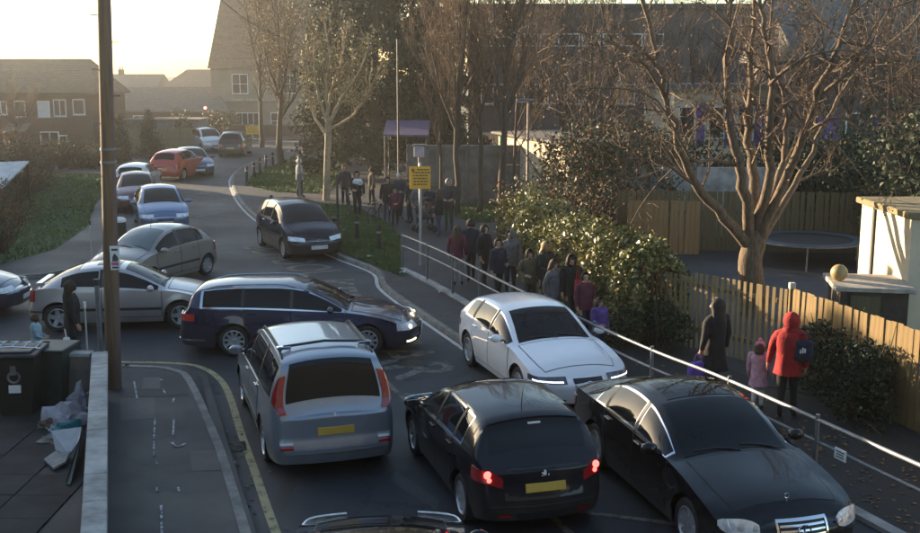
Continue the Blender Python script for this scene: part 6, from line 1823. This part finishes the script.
# ------------------------------------------------------------------ people
M_SKINT = mat('skin', (.45, .27, .19), .55, var=.08, scale=12)
M_SHOE = mat('shoe_dark', (.02, .018, .018), .6, var=.2)
M_EYE = mat('eye_dark', (.02, .015, .012), .3, var=.1)
M_LIP = mat('lip', (.33, .12, .10), .5, var=.1)
def cloth(name, c): return mat('cloth_' + name, c, .92, var=.3, scale=9, bump=.5, bscale=26)
FACE = {}
def face_meshes():
    if FACE: return FACE
    def keep(k, mb, m):
        o = mb.build(k, m, None, True, 60); FACE[k] = o.data; bpy.data.objects.remove(o)
    n = MB(); n.add([(-.008, 0, .014), (.008, 0, .014), (-.011, 0, -.012), (.011, 0, -.012), (0, .017, -.010), (0, .004, .018)], [(0, 2, 4, 5), (5, 4, 3, 1), (2, 3, 4)]); keep('nose', n, M_SKINT)
    keep('eye', MB().ball((0, 0, 0), (.0075, .004, .0045), 8, 5), M_EYE); keep('mouth', MB().ball((0, 0, 0), (.014, .004, .004), 8, 5), M_LIP)
    keep('ear', MB().ball((0, 0, 0), (.006, .012, .019), 8, 6), M_SKINT)
    return FACE

def person(label, px, py, h, face_deg, top, legs, hair=None, stride=.06, bulk=1.15, arms=('down', 'down'), hem=.46, coatlen=None, z=.10, hairlen=0.0, hood=None, hat=None, bobble=None, skirt=True, cuff=None, shoe=None, head_turn=0.0, lean=0.0, flare=1.0, pos=None):
    """standing figure; local +Y is where it faces; face_deg 0 = to the right of the picture, 90 = away"""
    p = G(px, py, z) if pos is None else Vector(pos)
    o = thing('person', label, 'person', tuple(p), math.radians(face_deg - 90), 'people on the pavements')
    J = []; E = []; R = []; Z = []
    rj = random.Random(int(px * 13 + py * 7 + h * 100)); sway = rj.uniform(-.018, .018); tilt = rj.uniform(-.10, .10); head_turn = head_turn or rj.uniform(-38, 38); hx = rj.uniform(-.008, .008)
    def j(x, y, zz, r, zone, par=None):
        y = y + lean * max(0, zz - .5)
        if zone in ('top', 'skin'): x = x + sway * min(1, max(0, (zz - .30) / .25)) + (hx if zz > .87 else 0); zz = zz + (tilt * x if zz > .6 and zz < .86 else 0)
        elif zone == 'legs': x = x + sway * max(0, (zz - .05) / .48)
        J.append((x * h, y * h, zz * h)); R.append(r if isinstance(r, tuple) else (r, r)); Z.append(zone)
        if par is not None: E.append((par, len(J) - 1))
        return len(J) - 1
    b = bulk
    pel = j(0, 0, .53, (.075 * b, .062 * b), 'top'); wst = j(0, .004, .63, (.068 * b, .058 * b), 'top', pel); ch = j(0, .004, .735, (.082 * b, .064 * b), 'top', wst)
    uc = j(0, -.002, .805, (.070 * b, .052 * b), 'top', ch); nk = j(0, 0, .855, .031, 'skin', uc); hl = j(0, .012, .893, .043, 'skin', nk)
    hm = j(0, .010, .935, .056, 'skin', hl); ht = j(0, .002, .968, .042, 'skin', hm)
    for sgn, pose in ((-1, arms[0]), (1, arms[1])):
        sh = j(sgn * .105 * (b * .5 + .5), -.002, .805, .038 * b, 'top', uc)
        if pose == 'down': el, wr, hd = (sgn * .142, -.015, .64), (sgn * .148, .025, .505), (sgn * .146, .04, .465)
        elif pose == 'swing': el, wr, hd = (sgn * .145, -.06, .655), (sgn * .150, -.04, .515), (sgn * .148, -.03, .475)
        elif pose == 'front': el, wr, hd = (sgn * .140, .02, .645), (sgn * .085, .13, .60), (sgn * .055, .165, .60)
        elif pose == 'hold': el, wr, hd = (sgn * .155, .0, .645), (sgn * .185, .03, .515), (sgn * .195, .035, .475)
        elif pose == 'up': el, wr, hd = (sgn * .150, .03, .68), (sgn * .175, .06, .80), (sgn * .180, .07, .845)
        e = j(*el, .030 * b, 'top', sh); w = j(*wr, .022 * b, 'top', e); k = j(*[w_ + (h_ - w_) * .35 for w_, h_ in zip(wr, hd)], .017, 'skin', w); m = j(*hd, (.020, .013), 'skin', k)
        d = Vector(hd) - Vector(wr); d.normalize(); side = Vector((0, 1, 0)) if abs(d.z) > .6 else Vector((0, 0, 1))
        for q, (off, ln) in enumerate(((-.017, .034), (-.006, .043), (.006, .046), (.017, .041))):
            a = Vector(hd) + side * off + d * .012; c1 = a + d * ln * .5 - Vector((sgn * .004, 0, 0)); c2 = a + d * ln * .95 - Vector((sgn * .016, 0, 0))
            f0 = j(*a, .0062, 'skin', m); f1 = j(*c1, .0056, 'skin', f0); j(*c2, .0045, 'skin', f1)
        th = Vector(hd) - d * .014 + side * .020; t1 = j(*th, .0072, 'skin', m); j(*(th + side * .014 + d * .022), .0055, 'skin', t1)
    for sgn in (-1, 1):
        st_ = stride * sgn
        hp = j(sgn * .046, 0, .50, .060 * (b * .5 + .5), 'legs', pel); kn = j(sgn * .050, .012 + st_ * .55, .285, .042, 'legs', hp)
        an = j(sgn * .050, -.012 + st_, .055 + max(0, -st_) * .25, .027, 'legs', kn); j(sgn * .052, .020 + st_, .026 + max(0, -st_) * .12, (.026, .020), 'shoe', an); j(sgn * .056, .078 + st_, .020, (.024, .014), 'shoe', len(J) - 1)
    me = bpy.data.meshes.new('body'); me.from_pydata(J, E, []); ob = bpy.data.objects.new('body', me); C.objects.link(ob)
    md = ob.modifiers.new('s', 'SKIN'); md.use_smooth_shade = True
    for i, sv in enumerate(me.skin_vertices[0].data): sv.radius = (R[i][0] * h, R[i][1] * h); sv.use_root = (i == 0)
    sb = ob.modifiers.new('d', 'SUBSURF'); sb.levels = 1; sb.render_levels = 1
    dg = bpy.context.evaluated_depsgraph_get(); me2 = bpy.data.meshes.new_from_object(ob.evaluated_get(dg)); bpy.data.objects.remove(ob)
    me2.name = 'body'; me2.materials.clear()
    slots = {'skin': M_SKINT, 'top': top, 'legs': legs, 'shoe': shoe or M_SHOE}; order = ['skin', 'top', 'legs', 'shoe']
    for k in order: me2.materials.append(slots[k])
    JA = np.array(J); A0 = JA[[e[0] for e in E]]; B0 = JA[[e[1] for e in E]]; ZN = [Z[e[1]] for e in E]
    co = np.array([tuple(pl.center) for pl in me2.polygons]); d = B0 - A0; L2 = (d * d).sum(1)
    t = np.clip(((co[:, None] - A0[None]) * d[None]).sum(2) / L2[None], 0, 1); dist = np.linalg.norm(co[:, None] - (A0[None] + t[..., None] * d[None]), axis=2)
    kk = dist.argmin(1); mi = []
    for i, k in enumerate(kk):
        zn = ZN[k]; zz = co[i][2] / h
        if zn in ('top', 'legs') and zz < hem and abs(co[i][0]) < .11 * h and zn == 'top': zn = 'legs'
        if zn == 'skin' and zz < .862 and abs(co[i][0]) < .06 * h and zz > .7: zn = 'top'
        if zn == 'legs' and zz > hem: zn = 'top'
        mi.append(order.index(zn))
    for v in me2.vertices:
        q = v.co / h
        if .06 < q.z < .845 and not (abs(q.x) > .11 and q.z < .50):
            f = noise.noise(Vector((q.x * 16 + px, q.y * 16, q.z * 9))) * .006 + noise.noise(Vector((q.x * 40 + px, q.y * 40, q.z * 22))) * .003
            v.co += v.normal * f * h
    me2.polygons.foreach_set('material_index', mi); me2.polygons.foreach_set('use_smooth', [True] * len(me2.polygons))
    link(bpy.data.objects.new('body', me2), o)
    r_ = random.Random(int(px * 7 + py))
    def ringshell(name, secs, m, nn=20, fold=.0):
        V = []; F = []
        if fold:
            fine = []
            for s0, s1 in zip(secs[:-1], secs[1:]):
                for q in range(3): fine.append(tuple(a + (b_ - a) * q / 3 for a, b_ in zip(s0, s1)))
            secs = fine + [secs[-1]]; nn = max(nn, 28)
        for (zz, rx, ry, yo) in secs:
            for q in range(nn):
                a = 2 * math.pi * q / nn; w = 1 + (fold * math.sin(a * 5 + zz * 9 + px) * (1.0 if zz < .6 else .3) + 2.2 * fold * noise.noise(Vector((math.cos(a) * 2.2 + px, math.sin(a) * 2.2, zz * 11))) if fold else 0)
                V.append(((rx * w * math.cos(a) + sway * min(1, max(0, (zz - .30) / .25)) + (hx if zz > .87 else 0)) * h, (yo + lean * max(0, zz - .5) + ry * w * math.sin(a)) * h, zz * h))
        for i in range(len(secs) - 1):
            for q in range(nn): F.append((i * nn + q, i * nn + (q + 1) % nn, (i + 1) * nn + (q + 1) % nn, (i + 1) * nn + q))
        s_ = obj(name, V, F, m, o, True); return s_
    cl = coatlen if coatlen else hem
    ringshell('coat' if coatlen else 'jacket', [(cl, .092 * b * flare, .082 * b * flare, 0), ((cl + .6) / 2, .090 * b, .078 * b, 0), (.60, .084 * b, .072 * b, .003), (.70, .094 * b, .078 * b, .003), (.78, .098 * b, .072 * b, 0), (.825, .072 * b, .054 * b, -.003), (.850, .042 * b, .040 * b, 0)], top, 20, .035)
    hy = lean * .43
    hd_c = Vector((sway + hx, .008 + hy, .930)) * h; RT_ = Matrix.Rotation(math.radians(head_turn), 3, 'Z')
    fm = face_meshes(); he = bpy.data.objects.new('face', fm['nose']); link(he, o); he.location = hd_c + RT_ @ Vector((0, .052, -.008)) * h; he.rotation_euler = (0, 0, math.radians(head_turn)); he.scale = (h,) * 3
    for sx in (-1, 1):
        share('eye', fm['eye'], he, (sx * .021, -.006, .014)); share('ear', fm['ear'], he, (sx * .056, -.050, .0))
    share('mouth', fm['mouth'], he, (0, -.004, -.030))
    def cap(name, m, rr, back, zlo, cut, parent=o):
        """shell over the skull, open towards the face"""
        V = []; F = []; nu, nv = 18, 9
        for i in range(nv + 1):
            ph = math.pi * .5 - (math.pi * .5 + zlo) * i / nv
            for q in range(nu + 1):
                a = math.radians(90 + cut) + math.radians(360 - 2 * cut) * q / nu
                x = rr * math.cos(ph) * math.cos(a); y = rr * 1.10 * math.cos(ph) * math.sin(a) - back; zz = rr * 1.12 * math.sin(ph)
                w = 1 + .05 * noise.noise(Vector((x * 30 + px, y * 30, zz * 30))); V.append(tuple(hd_c + RT_ @ Vector((x, y, zz)) * h * w))
        for i in range(nv):
            for q in range(nu): F.append((i * (nu + 1) + q, i * (nu + 1) + q + 1, (i + 1) * (nu + 1) + q + 1, (i + 1) * (nu + 1) + q))
        s_ = obj(name, V, F, m, parent, True); md_ = s_.modifiers.new('t', 'SOLIDIFY'); md_.thickness = .008 * h; md_.offset = 0
        return s_
    if hair and not hood:
        cap('hair', hair, .067, .010, .62, 46)
        if hairlen:
            ringshell('long_hair', [(.90 - hairlen, .056, .030, -.062), (.90 - hairlen * .5, .074, .046, -.046), (.90, .071, .058, -.020), (.945, .068, .064, -.010), (.975, .05, .052, -.006)], hair, 18, .05)
    if hood:
        cap('hood', hood, .073, .010, .95, 36); ringshell('hood_collar', [(.82, .072, .066, -.004), (.855, .064, .064, -.004), (.875, .060, .062, -.006)], hood, 18)
    if hat:
        cap('hat', hat, .071, .004, .12, 2); ringshell('hat_brim', [(.918, .072, .078, .008), (.945, .074, .079, .008)], hat, 18)
        if bobble: MB().ball(tuple(hd_c + Vector((0, -.005, .095)) * h), .030 * h, 12, 8).build('bobble', bobble, o, True)
    return o

HD = mat('hair_dark', (.014, .010, .008), .8, var=.3, scale=20); HBR = mat('hair_brown', (.06, .034, .02), .8, var=.3, scale=20); HBL = mat('hair_fair', (.26, .18, .09), .75, var=.3, scale=20); HGR = mat('hair_grey', (.42, .41, .40), .6, var=.2, scale=20)
RED = cloth('red', (.26, .010, .012)); PINK = cloth('pale_pink', (.52, .30, .36)); BLK = cloth('black', (.014, .014, .016)); CHAR = cloth('charcoal', (.035, .035, .04)); NAVY = cloth('navy', (.018, .022, .045))
DENIM = cloth('denim', (.045, .06, .10)); GREYL = cloth('light_grey', (.30, .30, .31)); GREYM = cloth('mid_grey', (.12, .12, .13)); MAROON = cloth('maroon', (.11, .02, .04)); PURP = cloth('purple', (.10, .05, .22)); GREEN = cloth('bottle_green', (.02, .09, .05)); WHT = cloth('white', (.62, .62, .64)); OLIVE = cloth('olive', (.07, .065, .04)); LBLUE = cloth('pale_blue', (.28, .42, .50)); HOTP = cloth('hot_pink', (.60, .22, .30))

pr = person('person in a red hooded jacket holding a child\'s hand, walking away by the board fence', 786, 418, 1.74, 62, RED, BLK, None, .05, 1.32, ('hold', 'down'), .46, .43, hood=RED, flare=1.08)
pc = person('small child in a pale pink coat and bobble hat beside the person in red', 757, 409, 1.16, 66, PINK, WHT, HBR, .05, 1.30, ('down', 'hold'), .44, .36, hat=HOTP, bobble=HOTP, flare=1.2, hairlen=.07)
pw = person('person in a long black coat with dark hair, walking by the paling fence', 713, 399, 1.76, 118, BLK, CHAR, HD, .06, 1.22, ('down', 'down'), .46, .30, hairlen=.20, flare=1.2)
person('child in a purple top just behind the railing by the white hatchback', 598, 362, 1.28, -60, PURP, NAVY, HBR, .04, 1.2, ('down', 'front'), hairlen=.10)
person('person in black with a red strap beside the laurel hedge', 570, 329, 1.66, -70, BLK, CHAR, HD, .05, 1.25, ('front', 'down'), hairlen=.12)
person('person with a fair head in a dark coat beside the laurel hedge', 545, 311, 1.66, -50, CHAR, BLK, HBL, .05, 1.2, ('front', 'front'), .46, .40, hairlen=.10)
person('person in a slate grey hooded top at the left end of the hedge', 510, 294, 1.64, -100, GREYM, NAVY, None, .05, 1.2, ('down', 'front'), hood=GREYM)
person('person in a black jacket with pale cuffs behind the railing', 484, 286, 1.62, -40, BLK, BLK, HD, .06, 1.2, ('front', 'down'))
person('person in a dark tracksuit top with white sleeves near the railing', 471, 281, 1.68, 100, NAVY, CHAR, HD, .08, 1.15, ('down', 'swing'))
person('person in a maroon top and light grey trousers behind the railing', 458, 285, 1.58, 80, MAROON, GREYL, HBR, .06, 1.15, ('down', 'down'), hairlen=.12)
person('person in a dark coat and green trousers right of the amber sign', 449, 230, 1.84, -95, CHAR, GREEN, HGR, .03, 1.3, ('front', 'front'), .46, .42)
person('person in a dark jacket standing with a bicycle on the grass', 387, 222, 1.70, -80, BLK, DENIM, HD, .03, 1.2, ('front', 'down'))
person('person with white hair in a dark jacket left of the amber sign', 400, 219, 1.78, -60, NAVY, CHAR, HGR, .04, 1.2, ('down', 'front'))
person('tall person in black behind the amber sign', 410, 223, 1.72, 180, BLK, NAVY, HBR, .04, 1.2, ('down', 'down'))
person('person in a black and white jacket standing on the grass', 358, 217, 1.78, -85, BLK, BLK, HD, .02, 1.22, ('down', 'front'))
person('person in dark clothes at the back of the group, by the conifers', 345, 205, 1.70, -90, CHAR, BLK, HBR, .02, 1.15, ('down', 'down'))
person('dark-clothed person behind the pair on the path', 372, 205, 1.62, 200, OLIVE, BLK, HD, .05, 1.15, ('down', 'down'))
person('person in a light grey jacket by the thin post on the far verge', 300, 197, 1.74, 20, GREYL, CHAR, HGR, .05, 1.2, ('down', 'front'))
person('person in a long dark coat at the corner in front of the silver three-door', 75, 363, 1.62, 30, BLK, CHAR, HD, .05, 1.22, ('down', 'down'), .46, .34, hairlen=.16)
person('small child in a pale blue top behind the bins', 39, 372, 1.12, 10, LBLUE, NAVY, HBR, .04, 1.2, ('front', 'front'))
person('dark-clothed pupil at the edge of the group, right of the grey post', 430, 226, 1.50, -100, NAVY, BLK, HBR, .05, 1.15, ('down', 'front'))
for i_, (x_, y_, h_, f_, t_, l_, hr_, lb_) in enumerate(((498, 301, 1.55, -55, NAVY, BLK, HBR, 'person in navy between the pale-cuffed person and the grey hooded one'), (530, 312, 1.50, -85, OLIVE, CHAR, HD, 'person in olive close to the railing, in the middle of the group'), (553, 329, 1.55, -40, GREYM, BLK, HBR, 'person in mid grey squeezed between the fair-headed and the black-clad person'),
        (585, 340, 1.45, -65, MAROON, NAVY, HD, 'shorter person in maroon beside the hedge foot'), (439, 236, 1.62, 150, BLK, DENIM, HBR, 'person in a black top and jeans right of the pushchair'), (418, 227, 1.70, -40, GREYM, CHAR, HD, 'person in a grey top hidden behind the amber sign post'), (395, 226, 1.40, -100, MAROON, BLK, HBR, 'child in maroon in front of the white-haired person'))):
    person(lb_, x_, y_, h_, f_, t_, l_, hr_, .05, 1.2, (('front', 'down'), ('down', 'front'), ('down', 'swing'))[i_ % 3], hairlen=(0, .12, .08)[i_ % 3])
# white yokes and straps lie on their wearers: bags and scarves are things of their own
def bag(name, label, px, py, z, size, m, face_deg, strap=None, cat='bag', pos=None):
    p = G(px, py, z) if pos is None else Vector(pos)
    o = thing(name, label, cat, tuple(p), math.radians(face_deg - 90))
    bm = bmesh.new(); bmesh.ops.create_cube(bm, size=1); bmesh.ops.subdivide_edges(bm, edges=bm.edges, cuts=3, use_grid_fill=True)
    for v in bm.verts:
        q = v.co * 2; k = 1 - .22 * max(0, (abs(q.x) ** 4 + abs(q.y) ** 4 + abs(q.z) ** 4) / 3 - .35); v.co = Vector((v.co.x * size[0] * k, v.co.y * size[1] * k, v.co.z * size[2] * k))
    me = bpy.data.meshes.new('pouch'); bm.to_mesh(me); bm.free(); me.materials.append(m); me.polygons.foreach_set('use_smooth', [True] * len(me.polygons))
    link(bpy.data.objects.new('pouch', me), o)
    for sx in (-1, 1):
        MB().tube([(sx * size[0] * .28, 0, size[2] * .45), (sx * size[0] * .2, -.02, size[2] * .45 + (strap or .12)), (0, -.02, size[2] * .45 + (strap or .12) * 1.1)], .010, 5).build('strap', m, o, True)
    return o
rp = Vector(pr.location)
bag('rucksack', 'black rucksack with a white logo on the back of the person in red', 0, 0, 0, (.27, .15, .36), NAVY, 62, .10, pos=(rp.x + .17, rp.y - .17, 1.27))
lg = MB(); lg.box((0, -.082, .02), (.025, .006, .09), rz=0).box((.035, -.082, .02), (.022, .006, .07)).box((-.035, -.083, .0), (.022, .006, .06)); 
lo = lg.build('logo', WHT, bpy.data.objects['rucksack'])
wp = Vector(pw.location)
bag('carrier_bag', 'purple carrier bag hanging from the hand of the person in black', 0, 0, 0, (.34, .16, .40), cloth('bag_purple', (.13, .07, .38)), 118, .14, pos=(wp.x - .30, wp.y - .06, .58))
bag('carrier_bag', 'white carrier bag beside the person in the long dark coat', 0, 0, 0, (.16, .12, .30), WHT, 30, .16, pos=tuple(G(67, 345, .55)))
bag('shoulder_bag', 'red shoulder bag on the person in black beside the hedge', 0, 0, 0, (.14, .10, .34), cloth('bag_red', (.40, .03, .03)), -70, .2, pos=tuple(AT(578, 287, G(570, 329, .1).y - .22)))
# pale yoke across the shoulders of the person on the grass
yk = MB().lathe([(.20, -.16), (.235, -.08), (.225, .02), (.14, .10)], 16); yk.v = [(v[0], v[1] * .78, v[2]) for v in yk.v]
tag(yk.build('scarf', WHT, None, True, loc=tuple(G(358, 217, .1) + Vector((0, 0, 1.41)))), 'white scarf wrapped round the shoulders of the person on the grass', 'scarf')

# bicycle and pushchair among the group
def bicycle(px, py, ang, label):
    o = thing('bicycle', label, 'bicycle', tuple(G(px, py, .1)), math.radians(ang))
    R_ = .32
    for x in (-.5, .5):
        w = MB().tube([(x + R_ * math.cos(a), 0, R_ + R_ * math.sin(a)) for a in np.linspace(0, 6.2832, 25)], .018, 6).build('wheel', M_TYRE, o, True)
        sp_ = MB()
        for k in range(10): sp_.tube([(x, 0, R_), (x + R_ * math.cos(k * .628), 0, R_ + R_ * math.sin(k * .628))], .003, 3)
        sp_.build('spokes', M_GALV, w)
    fm_ = cloth('bike_black', (.03, .03, .04))
    MB().tube([(-.5, 0, R_), (-.08, 0, .30)], .016, 6).tube([(-.08, 0, .30), (-.2, 0, .80)], .018, 6).tube([(-.18, 0, .74), (.36, 0, .78)], .018, 6).tube([(-.08, 0, .30), (.37, 0, .70)], .02, 6).tube([(-.5, 0, R_), (-.18, 0, .74)], .012, 6).tube([(.36, 0, .88), (.5, 0, R_)], .016, 6).build('frame', fm_, o, True)
    MB().cbox((-.21, 0, .86), (.26, .14, .05), .02).build('saddle', M_BLACKP, o); MB().tube([(.34, -.26, .95), (.36, 0, .92), (.34, .26, .95)], .014, 6).build('handlebar', M_GALV, o, True)
    MB().lathe([(1e-3, -.01), (.09, -.01), (.09, .01), (1e-3, .01)], 14, 'Y', (-.08, -.04, .30)).build('crank', M_GALV, o)
bicycle(377, 223, 70, 'dark bicycle held by the person on the grass'); bicycle(349, 215, 100, 'dark bicycle on the grass left of the person in black and white')
pu = thing('pushchair', 'dark pushchair with pale trim behind the amber sign post', 'pushchair', tuple(G(424, 232, .1)), math.radians(200))
MB().cbox((0, 0, .55), (.48, .50, .14), .04).cbox((-.22, 0, .82), (.12, .48, .52), .04, M=Matrix.Rotation(-.3, 3, 'Y')).build('seat', CHAR, pu)
MB().lathe([(.28, -.24), (.30, 0), (.28, .24)], 14, 'Y', (-.1, 0, .95)).build('hood', NAVY, pu, True)
MB().tube([(.25, -.22, .12), (-.1, -.22, .62), (-.52, -.22, 1.02), (-.52, .22, 1.02), (-.1, .22, .62), (.25, .22, .12)], .014, 6).tube([(-.3, -.22, .12), (.1, -.22, .60)], .014, 6).tube([(-.3, .22, .12), (.1, .22, .60)], .014, 6).build('frame', M_GALV, pu, True)
for x in (.27, -.32):
    for y in (-.24, .24): MB().lathe([(1e-3, -.02), (.12, -.02), (.12, .02), (1e-3, .02)], 14, 'Y', (x, y, .12)).build('wheel', M_TYRE, pu, True)
# ------------------------------------------------------------------ haze
hm_ = bpy.data.materials.new('haze_air'); hm_.use_nodes = True
nn = hm_.node_tree.nodes; nn.remove(nn['Principled BSDF'])
pv = nn.new('ShaderNodeVolumePrincipled'); pv.inputs['Color'].default_value = (.93, .92, .90, 1); pv.inputs['Density'].default_value = .0009; pv.inputs['Anisotropy'].default_value = .8
hm_.node_tree.links.new(pv.outputs[0], nn['Material Output'].inputs['Volume'])
hz = MB().box((-6, 79, 9.3), (160, 186, 21.2)).build('haze', hm_); hz['kind'] = 'stuff'
